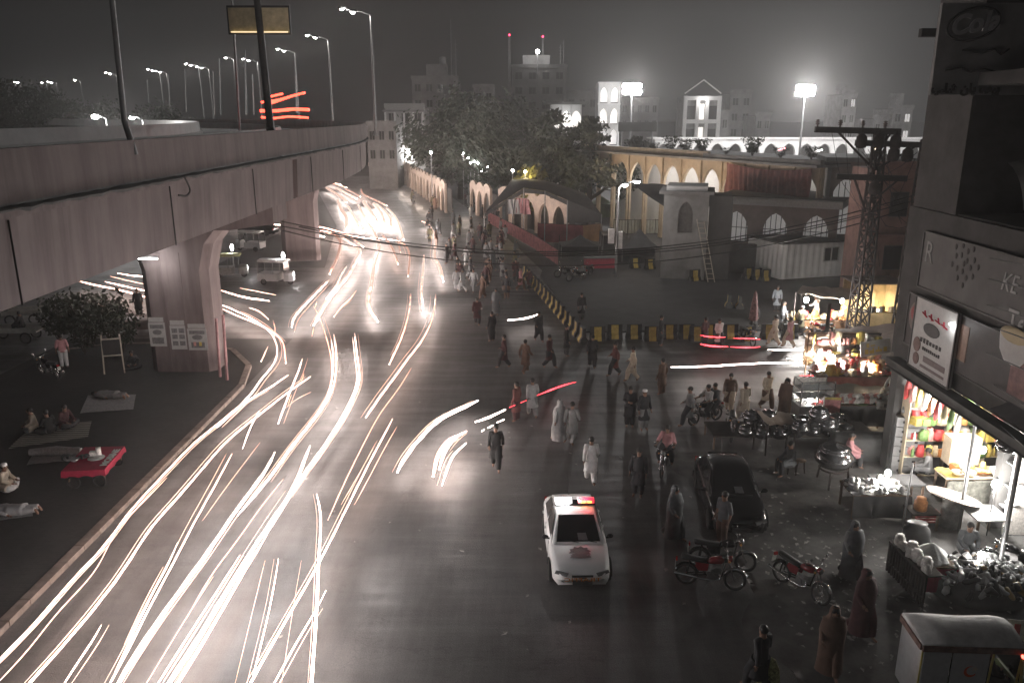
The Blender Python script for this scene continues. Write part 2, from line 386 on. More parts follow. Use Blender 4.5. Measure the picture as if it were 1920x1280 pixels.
# ================================================================== LIGHT STREAKS OF THE TRAFFIC (real glowing lines at headlamp height)
def em(name, col, s_):
    m = mat(name, (.8, .8, .8), .5, var=0, emit=col, es=s_); return m
def glow(name, core, edge, s0, s1):
    m = mat(name, (.8,.8,.8), .5, var=0); t, b = nodes_of(m); lw = t.nodes.new('ShaderNodeLayerWeight'); lw.inputs[0].default_value = .5
    rp = t.nodes.new('ShaderNodeValToRGB'); rp.color_ramp.elements[0].position = .0; rp.color_ramp.elements[0].color = (*[min(1, c_) for c_ in core], 1); rp.color_ramp.elements[1].position = .75; rp.color_ramp.elements[1].color = (*edge, 1)
    mr = t.nodes.new('ShaderNodeMapRange'); mr.inputs[1].default_value = .05; mr.inputs[2].default_value = .8; mr.inputs[3].default_value = s0; mr.inputs[4].default_value = s1
    t.links.new(lw.outputs['Facing'], rp.inputs[0]); t.links.new(lw.outputs['Facing'], mr.inputs[0]); t.links.new(rp.outputs[0], b.inputs['Emission Color']); t.links.new(mr.outputs[0], b.inputs['Emission Strength'])
    b.inputs['Base Color'].default_value = (.02,.02,.02,1)
    return m
E_W = glow('warm_headlight', (1,.85,.77), (1,.52,.38), 30.0, .5)
E_H = glow('white_headlight', (1,.95,.93), (1,.68,.56), 42.0, .9)
E_T = glow('thin_headlight', (1,.72,.6), (1,.5,.36), 9.0, .4)
E_R = em('red_tail_light', (1, .03, .05), 5.0)
E_O = em('orange_indicator', (1, .33, .08), 3.0)
TR = [
# (material, radius at 20 m in mm, height, points)
('W', 34, .7, [(-30,1265),(0,1235),(68,1167),(136,1085),(195,1026),(236,967),(281,917),(317,879),(363,831),(408,795),(458,754),(498,732),(540,703)]),
('T', 16, .7, [(-10,1285),(45,1230),(113,1139),(177,1076),(217,994),(260,950),(313,895)]),
('W', 34, .7, [(20,1320),(54,1280),(113,1216),(181,1135),(236,1062),(281,990),(331,935),(385,872),(430,822),(498,768),(540,735),(582,706)]),
('W', 24, .7, [(105,1310),(120,1280),(150,1235),(172,1203),(190,1171)]),
('W', 26, .75, [(190,1310),(206,1280),(240,1221),(272,1153),(326,1053),(363,981),(399,917),(435,850)]),
('W', 22, .75, [(215,1260),(240,1207),(281,1121),(313,1062),(333,1017)]),
('H', 60, .8, [(200,1320),(222,1280),(272,1198),(340,1103),(390,1035),(435,967),(470,920),(499,881),(515,848)]),
('H', 64, .8, [(290,1320),(317,1280),(376,1189),(430,1099),(499,990),(547,920),(581,836)]),
('W', 45, .7, [(306,1320),(334,1280),(412,1151),(455,1075),(500,1003)]),
('W', 22, .6, [(270,1320),(300,1275),(360,1180),(412,1100),(450,1040)]),
('T', 18, .6, [(350,1158),(400,1070),(435,1027),(486,954),(531,898)]),
('T', 12, .6, [(250,1320),(310,1222),(360,1140),(400,1080)]),
('H', 40, .8, [(626,627),(631,672),(624,729),(598,774),(553,830),(508,892),(446,965)]),
('H', 34, .72, [(621,635),(625,680),(617,735),(590,782),(545,838),(500,902),(462,945)]),
('H', 48, .8, [(665,625),(669,661),(674,712),(660,751),(632,802),(587,864),(542,931),(497,1004)]),
('H', 20, .8, [(661,632),(665,668),(669,715),(652,760),(622,812),(575,880)]),
('W', 30, .7, [(588,575),(599,594),(612,633),(621,672),(622,705)]),
('H', 36, .7, [(567,672),(558,700),(548,723),(531,768),(522,793)]),
('H', 44, .75, [(594,926),(602,965),(600,1010),(597,1066),(593,1156),(584,1280),(581,1320)]),
('W', 34, .7, [(736,785),(715,825),(694,864),(649,954),(598,1055),(536,1162),(469,1280),(445,1325)]),
('T', 16, .6, [(744,800),(722,838),(700,880),(665,945)]),
('W', 24, .7, [(522,1047),(515,1090),(503,1151),(474,1269),(465,1310)]),
('W', 26, .7, [(611,1106),(595,1140),(570,1179),(514,1280),(495,1315)]),
('W', 44, .7, [(817,552),(815,575),(808,605),(790,640),(765,672),(745,700),(715,740),(686,782)]),
('W', 48, .7, [(770,550),(768,575),(762,605),(750,640),(738,665),(730,683)]),
('H', 60, .7, [(795,478),(793,510),(790,548),(794,585)]),
('H', 52, .7, [(791,415),(802,420),(814,439),(817,456),(814,480),(824,499),(831,527)]),
('T', 22, .6, [(771,690),(756,715),(739,740),(716,770),(694,808),(649,898),(615,974)]),
('T', 12, .6, [(700,840),(672,890),(640,945)]),
('H', 75, .7, [(896,751),(860,768),(823,785),(790,819),(761,853),(745,884)]),
('H', 60, .7, [(947,768),(918,782),(891,791)]),
('W', 85, .7, [(874,808),(850,822),(835,830),(822,850),(812,892)]),
('H', 70, .8, [(866,812),(848,825),(834,845),(823,880)]),
('H', 45, .7, [(874,830),(858,845),(846,858),(838,880),(829,909)]),
('H', 30, .7, [(945,786),(932,792)]), ('H', 34, .7, [(924,797),(915,802)]), ('H', 26, .7, [(908,805),(903,808)]),
('H', 22, .7, [(486,770),(470,800),(455,840)]), ('R', 26, .8, [(1080,716),(1062,720),(1040,728),(1022,735),(1005,742)]), ('R', 20, .8, [(988,750),(970,757),(955,764)]),
('H', 40, .7, [(1010,588),(998,594),(980,598),(952,600)]),
('H', 30, .7, [(1258,688),(1300,688),(1370,684),(1440,680),(1530,680)]),
('R', 30, .9, [(1313,628),(1330,632),(1360,632)]), ('R', 44, .7, [(1313,645),(1335,649),(1365,650)]),
('R', 26, .9, [(1375,634),(1400,634),(1425,636)]), ('R', 34, .7, [(1370,650),(1400,652),(1425,650)]),
('W', 30, .7, [(1440,655),(1475,657),(1510,655)]), ('W', 26, .7, [(1475,672),(1512,674)]),
('R', 26, .7, [(1500,704),(1532,704)]),
('H', 40, .7, [(599,335),(620,341),(640,347)]), ('W', 34, .7, [(604,338),(650,352)]),
('H', 52, .7, [(611,352),(628,362),(645,373),(650,380)]), ('H', 50, .7, [(630,352),(650,363),(669,373)]),
('W', 36, .7, [(646,354),(662,361),(676,369)]), ('W', 40, .7, [(677,354),(681,364),(705,376),(725,386)]),
('H', 46, .7, [(725,390),(740,405),(749,424),(757,449)]),
('H', 64, .7, [(633,374),(640,393),(650,407),(650,429)]), ('H', 50, .7, [(652,386),(664,407),(676,427)]),
('H', 56, .7, [(671,384),(684,407),(698,429),(708,449),(711,463),(703,490),(698,516),(697,533),(691,555),(693,580),(708,602)]),
('H', 75, .7, [(681,378),(696,398),(708,420)]), ('H', 70, .7, [(700,381),(715,400),(722,424)]), ('H', 60, .7, [(705,382),(730,407),(733,429)]),
('W', 34, .7, [(593,424),(620,430),(657,441),(696,447),(744,451),(761,461),(768,480),(765,518)]),
('W', 50, .7, [(593,432),(620,436),(633,444),(639,456),(633,482),(618,513)]), ('H', 46, .7, [(593,441),(608,444)]),
('H', 56, .7, [(637,441),(657,456),(676,469),(667,490),(654,516),(633,541),(608,575),(588,610)]),
('W', 40, .7, [(657,444),(681,463)]), ('W', 44, .7, [(717,441),(734,463),(746,495)]), ('T', 26, .7, [(744,444),(751,473)]),
('H', 62, .7, [(617,525),(583,560),(553,593),(547,613)]), ('T', 24, .6, [(616,534),(585,568),(560,598),(552,622)]),
('H', 46, .7, [(650,499),(640,515),(630,536),(612,560)]), ('W', 34, .7, [(668,545),(655,562),(640,575),(626,594)]),
('W', 36, .7, [(410,543),(457,557),(505,564)]), ('T', 20, .7, [(450,540),(517,553)]),
('H', 34, .7, [(412,570),(443,583),(477,600),(507,623),(520,653),(513,683),(490,710),(467,743),(408,800)]),
('W', 38, .7, [(413,577),(450,594),(483,607),(510,622),(530,640),(536,680)]),
('W', 34, .7, [(468,577),(485,583),(503,598)]), ('W', 30, .7, [(512,600),(516,618),(513,633)]), ('W', 30, .7, [(502,650),(490,677)]),
('W', 38, .7, [(150,527),(172,533),(230,545),(300,564)]), ('W', 34, .7, [(197,528),(240,538),(300,551)]),
('W', 30, .7, [(220,512),(250,517),(287,520),(300,526)]), ('T', 28, .7, [(207,518),(240,526),(273,533)]), ('W', 26, .7, [(430,420),(480,420),(533,422)]),
('O', 14, .7, [(594,566),(590,578)]), ('O', 14, .7, [(588,615),(585,630)]), ('O', 12, .7, [(570,700),(565,715)]), ('O', 12, .7, [(546,740),(540,760)]),
('T', 7, .6, [(565,1050),(548,1150),(528,1280)]), ('O', 7, .6, [(497,1050),(470,1160),(441,1280)]),
('T', 9, .6, [(487,830),(430,905),(380,975)]), ('T', 9, .6, [(583,735),(560,745),(535,765)]),
]
random.seed(61)
extra = []
for (k, rad, z, pts) in TR[:37] + TR[57:82]:
    if k in 'WH' and len(pts) >= 4:
        for q in range(1):
            off = random.choice((-1, 1))*random.uniform(4, 9)*(.5+pts[len(pts)//2][1]/1100); i0 = random.randint(0, 1); i1 = len(pts)-random.randint(0, 1)
            extra.append(('T', random.uniform(7, 15), .6, [(x+off, y) for x, y in pts[i0:i1]]))
TR += extra
KM = {'W': E_W, 'H': E_H, 'T': E_T, 'R': E_R, 'O': E_O}
KN = {'W': 'warm', 'H': 'brilliant white', 'T': 'thin amber', 'R': 'red', 'O': 'short orange'}
random.seed(11)
def where(pts):
    x, y = pts[len(pts)//2]
    if y > 950: return 'low in the foreground'
    if x > 1200: return 'crossing towards the lit stalls'
    if x < 420 : return 'beyond the near pier'
    if x > 850 : return 'at the turn in mid road'
    if y < 480: return 'far up the road'
    return 'in the road middle'
used_lab = {}
for i, (k, rad, z, pts) in enumerate(TR):
    P = [at(x, y, z) for x, y in pts]
    L = sum((P[j+1]-P[j]).length for j in range(len(P)-1))
    pp = smooth_path(P, .35 if L < 25 else .6)
    for _ in range(6 if len(pp) > 16 else 2): pp = [pp[0]] + [(pp[j-1]+pp[j]*2+pp[j+1])/4 for j in range(1, len(pp)-1)] + [pp[-1]]
    dist = (sum(P, Vector())/len(P) - Vector((0,0,CAM_Z))).length
    rr = rad/1000 * (dist/20)**.58 * .80
    if pts[0][1] < 470 and pts[0][0] > 560: rr *= 1.5
    ph = random.uniform(0, 6); fq = random.uniform(2.2, 4.0); am = .12*rr
    for j, p in enumerate(pp):
        s_ = j*.5
        p.z += am*math.sin(fq*s_+ph) + .25*am*math.sin(fq*2.7*s_)
        p.x += .5*am*math.sin(fq*.8*s_+ph*2)
    m = MB(); kk = len(pp); m.tube(pp, [rr*(.85+.3*random.random())*min(1, .35+j*.25, .35+(kk-1-j)*.25) for j in range(kk)], 8)
    o = m.build('light_streak', KM[k])
    sh = 'long' if L > 14 else ('short' if L < 5 else 'mid-length')
    used_lab.setdefault((sh, KN[k], where(pts)), []).append((pts[len(pts)//2][0], o))
    tag(o, None, 'light streak', 'headlight and tail light streaks on the road')
NN = ['', 'one ', 'another ']
ORD = ['leftmost', 'second', 'third', 'fourth', 'fifth', 'sixth', 'seventh', 'eighth', 'ninth', 'tenth', 'eleventh', 'twelfth', 'thirteenth'] + ['fourteenth','fifteenth','sixteenth','seventeenth','eighteenth','nineteenth','twentieth'] + [t_+o_ for t_ in ('twenty-','thirty-','forty-') for o_ in ('first','second','third','fourth','fifth','sixth','seventh','eighth','ninth')]
for (sh, col_, wh), lst in used_lab.items():
    lst.sort(key=lambda q: q[0])
    for n_, (_, o) in enumerate(lst):
        if len(lst) == 1: o['label'] = f"the only {sh} {col_} light streak {wh}"
        else: o['label'] = (f"leftmost {sh} {col_} light streak {wh}" if n_ == 0 else f"{ORD[n_]} from left {sh} {col_} light streak {wh}")
# cool point lights without fittings, added over the brightest streaks to light the road
for (px, py, e) in ((395, 985, 420), (468, 880, 260)):
    lamp(None, at(px, py, 2.6), e, (.88, .95, 1), .6)
for (px, py, e) in ((700, 980, 90), (690, 400, 700), (700, 460, 400), (800, 540, 260), (840, 850, 110), (620, 700, 120), (560,1160,90)):  # more added lights with no lamp there, brightening the road along the streaks
    lamp(None, at(px, py, 1.3), e, (1, .90, .86), .25)
# streak of a lorry's tail lights on the flyover
for q, (pts, dz) in enumerate([([(490,192),(520,188),(548,180),(572,174)], 0), ([(495,184),(530,176)], 0), ([(488,208),(520,208),(548,205),(580,206)], 0), ([(490,220),(515,222),(540,219),(578,221)], 0), ([(500,197),(540,183),(555,178)],0)]):
    P = [atY(x, y, 66) for x, y in pts]
    o = MB().tube(smooth_path(P, .4), .09 if q != 2 else .13, 6).build('tail_light_streak', em('red_streak_strong', (1, .06, .03), 6.0))
    tag(o, ['upper red tail light streak on the flyover deck', 'shortest red tail light streak at the top on the flyover', 'brightest middle red tail light streak on the flyover deck', 'lowest red tail light streak just above the flyover parapet', 'red tail light streak rising to the right on the flyover'][q], 'light streak', 'tail light streaks of a lorry on the flyover')
# ================================================================== STREET LIGHTS
steel = mat('galvanised_steel', (.25, .25, .25), .5, .6, var=.2, scale=3)
dsteel = mat('dark_painted_steel', (.06, .06, .06), .5, .3, var=.3, scale=3)
E_L = em('lamp_glow', (1, .97, .94), 60)
E_LS = em('lamp_glow_far', (1, .97, .94), 45)
def street_light(base, h, arm, ang, label, group=None, r=.12, energy=400, double=True, lean=0, head=True, er=.22, eg=None):
    t_ = empty('street_light', base, 0, label, 'street light', group)
    m = MB(); top = Vector((lean, 0, h)); m.tube([(0,0,0), top*.5, top], [r, r*.8, r*.55], 8); m.lathe([(r*2, 0), (r*2, .05), (r*1.2, .3)], (0,0,0), 8, False)
    m.build('pole', steel, t_)
    if not head: return t_
    dv = Vector((math.cos(ang), math.sin(ang), 0))
    a = MB(); tip = top + dv*arm + Vector((0,0,.35)); a.tube([top, top+dv*arm*.5+Vector((0,0,.28)), tip], r*.4, 6)
    tip2 = None
    if double: tip2 = tip + Vector((dv.y, -dv.x, 0))*.0 + dv*.9 + Vector((0,0,.25)); a.tube([tip, tip2], r*.35, 6)
    a.build('arm', steel, t_)
    for p in [tip] + ([tip2] if double else []):
        hd = MB(); hd.ball(p, .34, 10, 6, (1, .7, .4)); ho = hd.build('lamp_head', dsteel, t_)
        b_ = MB(); b_.ball(p-Vector((0,0,.12)), er, 10, 6, (1, .8, .6)); b_.build('bulb', eg or E_L, ho)
    return t_
FL = [((667,220),(640,22),70),((622,220),(594,70),96),(None,(536,95),116),(None,(470,113),137),(None,(430,108),150),(None,(365,122),152),(None,(385,127),166),(None,(293,132),168),(None,(307,135),182),(None,(213,138),186),(None,(147,150),214),(None,(103,155),236),(None,(85,155),250),(None,(40,155),262)]
ords = ['nearest lit', 'second lit', 'third lit', 'fourth lit', 'fifth lit', 'sixth lit', 'seventh lit', 'eighth lit', 'ninth lit', 'tenth lit', 'eleventh lit', 'twelfth lit', 'thirteenth lit', 'farthest lit']
for i, (_, (px, py), Y) in enumerate(FL):
    tip = atY(px-6, py, Y)
    base = Vector((tip.x + (2.6 if i == 0 else 1.6)*(1 if i < 4 else .8), Y, 10.5))
    h = tip.z - 10.5 - .3
    dbl = i not in (4, 10, 12)
    t_ = street_light(base, h, 1.4, math.pi, f'{ords[i]} street lamp along the curving flyover counting away from the camera', 'street lamps along the flyover', .09 + .0004*Y, double=dbl, er=.11+.0006*Y)
    lamp(t_, (-1.6, 0, h+.1), 1000 if i < 8 else 700, (1, .97, .94), .3)
# two bright lamps low beyond the flyover
for i, (px, py) in enumerate([(178, 216), (247, 218)]):
    tip = atY(px, py, 95); t_ = street_light(Vector((tip.x+1.2, 95, 0)), tip.z-.4, 1.2, math.pi, ['bright low street lamp left of the tall leaning flyover post', 'bright low street lamp just right of the tall leaning flyover post'][i], 'bright lamps beyond the flyover', .12, er=.42 if i == 0 else .32, double=False)
    lamp(t_, (-1.3, 0, tip.z-.6), 2500, (1, .98, .96), .4)
# unlit tall posts on the deck near the camera
def deck_post(foot, topx, Y, label, r, bend=False, h=13, z0=10.5, light=0):
    f = Vector(foot); t_ = empty('lamp_post', f, 0, label, 'lamp post', 'tall unlit lamp posts on the flyover')
    tp = atY(topx, 0, Y) - f; k = h/tp.z; tp = tp*k
    m = MB(); m.tube([(0,0,0), tp*.5, tp], [r, r*.8, r*.6], 12); m.build('pole', steel, t_)
    return t_, m
p1 = atY(233, 228, 22.0); d1, _ = deck_post((p1.x, 22.0, p1.z), 210, 22.0, 'tall grey unlit lamp post with kinked foot on the near side of the flyover', .075, light=2600)
k1 = MB(); k1.tube([(0,0,.02), (.10, .0, -.42), (.16, 0, -.86)], [.075, .085, .1], 10); k1.build('kinked_foot', steel, d1)
p2 = atY(507, 240, 36.2); d2, _ = deck_post((p2.x, 36.2, p2.z), 482, 36.2, 'thick dark post bolted outside the parapet carrying the blank beige board', .17, light=1000)
for ch in d2.children: ch.data.materials[0] = dsteel
bk = MB(); bk.beam((0,0,0), (.28,-.05,-1.35), .34, .2); bk.build('bracket', dsteel, d2)
p3 = atY(447, 222, 70); d3, _ = deck_post((p3.x, 70, 10.6), 435, 70, 'slim unlit lamp post beside the left edge of the beige board', .12)
p4 = atY(503, 205, 88); d4, _ = deck_post((p4.x, 88, 10.6), 492, 88, 'slim distant unlit lamp post hidden behind the thick dark post', .11, h=9)
# blank board on the thick post
bd = empty('direction_board', atY(486, 38, 36.5), 0, 'blank beige overhead board behind the thick dark flyover post', 'sign board')
m = MB(); m.box(-1.28, 1.26, -.03, .03, -.5, .48); m.build('panel', mat('beige_panel', (.50, .43, .28), .6, var=.3, scale=2.5), bd)
m = MB()
for z in (-.54, .53): m.beam((-1.34, 0, z), (1.32, 0, z), .06, .08)
for x in (-1.31, 1.29): m.beam((x, 0, -.5), (x, 0, .5), .06, .08)
m.build('frame', dsteel, bd)
m = MB(); m.box(-1.2, 1.2, -.12, -.06, -.505, -.46); m.build('light_strip', em('board_strip', (1, .75, .4), 1.2), bd)
# slim distant poles between the lamps
for i, (px, y0, y1, Y) in enumerate([(318,140,205,150),(349,130,210,140),(402,135,215,130),(414,110,215,120),(462,95,215,105),(476,140,215,120),(556,100,212,110),(279,150,200,160)]):
    a = atY(px, y1, Y); b_ = atY(px-3, y0, Y)
    MB().tube([a, b_], [.13, .09], 6).build('lamp_pole', steel, label=f'slim hazy lamp pole standing {["under the paired lamps","left of the sixth lamp","right of the seventh lamp","left of the blank beige board","between the board posts","close left of the thick post","below the third lamp","left of the paired lamps"][i]}', cat='lamp pole', group='hazy slim poles beyond the flyover')
# plaza street light
f = at(1154, 522); tip = atY(1163, 344, f.y)
t_ = street_light(f, tip.z-.35, .45, 0, 'street lamp on the plaza with white boxes strapped to its pole', None, .11, double=True, er=.24)
lamp(t_, (.5, -.4, tip.z-.3), 480, (1,.98,.96), .2)
m = MB(); m.cbox((-.45, -.1, 3.3), (.45, .3, 1.1)); m.cbox((.25, -.1, 3.0), (.3, .3, 1.3)); m.build('meter_box', mat('white_box', (.55,.53,.52), .6, var=.2), t_)
# floodlight masts behind the mosque
for i, (px, py) in enumerate([(1185, 167), (1510, 170)]):
    Y = 128; tp = atY(px, py, Y); t_ = empty('floodlight_mast', (tp.x, Y, 0), 0, ['floodlight mast left of the tall arched tower block glowing white', 'floodlight mast standing alone before the far right roofs'][i], 'floodlight', 'floodlight masts beyond the mosque')
    MB().tube([(0,0,0), (0,0,tp.z)], [.2,.11], 8).build('pole', dsteel, t_)
    hd = MB(); hd.box(-1.5, 1.5, .1, .3, tp.z-.9, tp.z+.9); ho = hd.build('lamp_bank', dsteel, t_)
    bl = MB()
    for a in (-1.0, 0, 1.0):
        for c2 in (-.5, .5): bl.ball((a, -.05, tp.z+c2*.8), .50, 10, 6, (1,.5,.8))
    bl.build('bulb', em('flood_glow', (1,.98,.97), 120), ho)
    lamp(t_, (0, -1.2, tp.z), 13000 if i == 0 else 32000, (1, .98, .97), .8)
# bright lamp at the far end of the road
Y = 150; tp = atY(768, 281, Y); t_ = street_light(Vector((tp.x+1.2, Y, 0)), tp.z-.4, 1.2, math.pi, 'dazzling street lamp at the far end of the road above the arched wall', None, .12, er=.8, double=False)
lamp(t_, (-1.3, -.8, tp.z-.6), 1800, (1,.98,.96), .4)
# small lit kiosk shop beside the flyover end
Y = 146; a = atY(690, 292, Y); b_ = atY(716, 292, Y); ks = empty('corner_shop', (a.x, Y, 0), 0, 'small white lit shop with a red sign beside the flyover end', 'shop')
MB().box(0, b_.x-a.x, .3, 2, 0, 4.2).build('walls', mat('kiosk_wall', (.3,.3,.3), .8), ks); MB().box(.2, b_.x-a.x-.2, .22, .28, .6, 3.2).build('lit_front', em('kiosk_front', (1,.97,.95), 2.2), ks); MB().box(0, b_.x-a.x, .1, .28, 3.4, 4.1).build('sign', em('kiosk_sign', (1,.25,.2), .35), ks)
p = atY(727, 293, Y); rs = empty('lit_sign', (p.x, Y-1, 0), 0, 'small glowing red sign right of the lit corner shop', 'sign'); MB().box(-.5,.5,0,.1,p.z-.7,p.z+.7).build('panel', em('red_panel', (1,.25,.28), 1.4), rs); MB().cyl((0,.15,0),(0,.15,p.z),.06).build('pole', steel, rs)
# lamp under the flyover lighting the pier
tl = empty('pier_lamp', (-19.6, 36.6, 7.7), 0, 'small white tube lamp fixed under the flyover beside the pier', 'lamp')
pp = atY(277, 484, 36.5); tl.location = pp
MB().cbox((0,0,.06), (.9,.12,.08)).build('housing', steel, tl); MB().cbox((0,0,-.02), (.85,.08,.05)).build('bulb', E_L, tl)
lamp(tl, (0.1,-.1,-.2), 75, (1,.98,.97), .15)
# ================================================================== BUILDINGS
cream = mat('warm_cream_plaster', (.44, .36, .26), .8, var=.2, scale=1.2, bump=.1)
beige = mat('beige_arch_plaster', (.46, .37, .31), .8, var=.22, scale=1.2, bump=.1)
grey_pl = mat('grey_plaster', (.20, .195, .19), .85, var=.3, scale=.8, bump=.15)
pink_pl = mat('brownish_plaster', (.19, .155, .145), .85, var=.3, scale=.8, bump=.15)
white_w = mat('whitewashed_wall', (.62, .61, .60), .8, var=.1, scale=.7)
dark_pl = mat('dark_plaster', (.07, .068, .066), .85, var=.35, scale=.7, bump=.15)
roof_m = mat('dirty_flat_roof', (.07, .068, .065), .9, var=.45, scale=.6, bump=.2)
glass_d = mat('dark_window_glass', (.02, .02, .02), .15, var=0)
black_m = mat('matt_black', (.015, .015, .015), .8, var=.2)
lit_win = em('lit_window', (1, .93, .86), .9)
lit_dim = em('dim_lit_window', (1, .95, .92), .45)
red_cloth = mat('red_cloth', (.15, .055, .05), .85, var=.35, scale=3, bump=.3)
pink_cloth = mat('pink_cloth', (.5, .25, .26), .8, var=.3, scale=2, bump=.3)
def shape_arch(u, foil=True):
    u = min(1, abs(u)); b_ = (1-u**1.7)**.62
    return b_ + (.07*abs(math.cos(4.5*math.pi*u))*(1-u) if foil else 0)
def arch_wall(L, z0, z1, n, ow, spring, crown, thick, foil=True, margin=0, sill=None, m=None, N=14):
    """wall in local XZ, x 0..L, with n arched openings of half width ow; front at y=0, back at y=thick"""
    m = m or MB(); sill = z0 if sill is None else sill; bay = (L-2*margin)/n
    xs = []
    edges = [0.0]
    def both(pts, rev=False):
        k = len(pts)
        m.add([(x, 0, z) for x, z in pts], [tuple(range(k))]); m.add([(x, thick, z) for x, z in pts], [tuple(range(k-1,-1,-1))])
    prev = 0.0
    for i in range(n):
        cx = margin + bay*(i+.5); a, b_ = cx-ow, cx+ow
        both([(prev, z0), (a, z0), (a, z1), (prev, z1)]); m.quad((a,0,sill), (a,thick,sill), (a,thick,spring), (a,0,spring)); m.quad((b_,0,sill), (b_,0,spring), (b_,thick,spring), (b_,thick,sill))
        if sill > z0: both([(a, z0), (b_, z0), (b_, sill), (a, sill)]); m.quad((a,0,sill), (b_,0,sill), (b_,thick,sill), (a,thick,sill))
        pc = [(cx+ow*(-1+2*j/N), spring+(crown-spring)*shape_arch(-1+2*j/N, foil)) for j in range(N+1)]
        pc[0] = (a, spring); pc[-1] = (b_, spring)
        for j in range(N):
            (xa, za), (xb, zb) = pc[j], pc[j+1]
            both([(xa, za), (xb, zb), (xb, z1), (xa, z1)]); m.quad((xa,0,za), (xb,0,zb), (xb,thick,zb), (xa,thick,za))
        prev = b_
    both([(prev, z0), (L, z0), (L, z1), (prev, z1)])
    m.quad((0,0,z0), (0,thick,z0), (0,thick,z1), (0,0,z1)); m.quad((L,0,z0), (L,0,z1), (L,thick,z1), (L,thick,z0)); m.quad((0,0,z1), (0,thick,z1), (L,thick,z1), (L,0,z1))
    return m
def wall_frame(A, B):
    A, B = Vector(A), Vector(B); d = B-A; return (A.x, A.y, 0), math.atan2(d.y, d.x), d.length
# ---- mosque arcade hall, oblique, lit warm
A, B = (8.4, 95.0), (24.6, 65.0)
loc, rz, L = wall_frame(A, B)
hall = empty('arcade_hall', loc, rz, 'long mosque hall with warm yellow arches and a red drape', 'building')
n_b = 12
w = arch_wall(L, .08, 8.2, n_b, 1.24, 5.6, 7.3, .28); w.build('arcade', cream, hall)
for i in range(n_b+1):
    MB().cbox((min(max(L/n_b*i, .2), L-.2), -.09, 4.1), (.2, .18, 7.9)).build('column', cream, hall)
MB().box(-.6, L+.6, -1.4, 9, 8.22, 8.42).build('eave', grey_pl, hall)
MB().box(-.3, L*.62, -.35, -.1, 8.43, 8.95).build('parapet', cream, hall)
MB().box(L*.62+.01, L+.6, -1.0, -.6, 8.43, 8.8).build('parapet', grey_pl, hall)
MB().box(0, L, 4.6, 4.9, .08, 8.2).build('inner_wall', white_w, hall)
MB().box(-.6, L+.6, -.3, 9, 8.43, 8.5).build('roof', roof_m, hall)
# drape hung over the right bays
random.seed(2)
def drape(L, h, nfold, amp, sag=0.0, n=60, k=8):
    m = MB(); vs = []
    for j in range(k+1):
        for i in range(n+1):
            u = i/n; z = -h*j/k; vs.append((L*u + .25*math.sin(u*9)*j/k, amp*math.sin(u*nfold*2*math.pi + .6*math.sin(j*.7))*(.4+.6*j/k), z - sag*4*u*(1-u)*(1-j/k)))
    m.add(vs, [(j*(n+1)+i, j*(n+1)+i+1, (j+1)*(n+1)+i+1, (j+1)*(n+1)+i) for j in range(k) for i in range(n)], True)
    return m
dr = drape(9.6, 3.0, 16, .22, .35).build('red_drape', red_cloth, hall, (L-10.2, -.6, 8.1)); dr['label'] = 'rust red cloth hung in folds over the right bays'
for i in range(4):
    lp = lamp(hall, (L*(.30+.15*i), 1.6, 6.9), 340, (1, .96, .92), .2)
for i in range(4):
    lp = lamp(hall, (L*(.22+.16*i), -2.6, 6.8), 130, (1, .72, .45), .2)
# ---- lower front wing, cornice band and lit arched windows
A, B = (17.0, 67.0), (25.2, 62.5); loc, rz, L = wall_frame(A, B)
wing = empty('front_wing', loc, rz, 'low brownish mosque wing with three pale arched windows under a white band', 'building')
w = arch_wall(L, .08, 5.2, 3, .95, 3.4, 4.55, .35, sill=2.2); w.build('wall', pink_pl, wing)
MB().box(-.4, L+.3, -.5, 5, 5.22, 5.75).build('cornice', mat('pale_band', (.34,.33,.32), .8, var=.2), wing)
for i in range(3): 
    MB().box(L/3*(i+.5)-1.05, L/3*(i+.5)+1.05, .40, .45, 2.1, 4.7).build('window', em('wing_window', (1,.97,.95), .10), wing)
    bar = MB()
    for q in range(5): bar.beam((L/3*(i+.5)-.8+.4*q,.3,2.2), (L/3*(i+.5)-.8+.4*q,.3,4.5), .05)
    bar.beam((L/3*(i+.5)-.95,.3,3.3), (L/3*(i+.5)+.95,.3,3.3), .05); bar.build('window_bars', dsteel, wing)
MB().box(-.4, L+.3, .5, 9, 5.76, 5.8).build('roof', roof_m, wing)
A, B = (25.4, 66.0), (34, 64.0); loc, rz, L = wall_frame(A, B)
w2 = empty('corner_hall', loc, rz, 'tall grey mosque corner hall with glowing arched windows behind the crossarm pylon', 'building')
arch_wall(L, .08, 8.6, 3, 1.05, 5.6, 7.2, .35, sill=2.8).build('wall', pink_pl, w2)
for i in range(3): MB().box(L/3*(i+.5)-1.15, L/3*(i+.5)+1.15, .40, .45, 2.7, 7.3).build('window', em('grey_lit_window', (1,.96,.93), .13), w2)
for i in range(3):
    bar = MB()
    for q in range(5): bar.beam((L/3*(i+.5)-.9+.45*q,.3,2.9), (L/3*(i+.5)-.9+.45*q,.3,7.0), .06)
    bar.beam((L/3*(i+.5)-1.05,.3,5.2), (L/3*(i+.5)+1.05,.3,5.2), .08); bar.build('window_bars', dsteel, w2)
MB().box(-.3, L+.3, -.6, 7, 8.62, 8.95).build('cornice', grey_pl, w2)
for x in (0.1, L/3, 2*L/3, L-.1): MB().cbox((x, -.1, 4.2), (.3, .2, 8.2)).build('pilaster', grey_pl, w2)
MB().box(0, L, .5, 6.8, .08, 8.6).build('side_wall', pink_pl, w2)
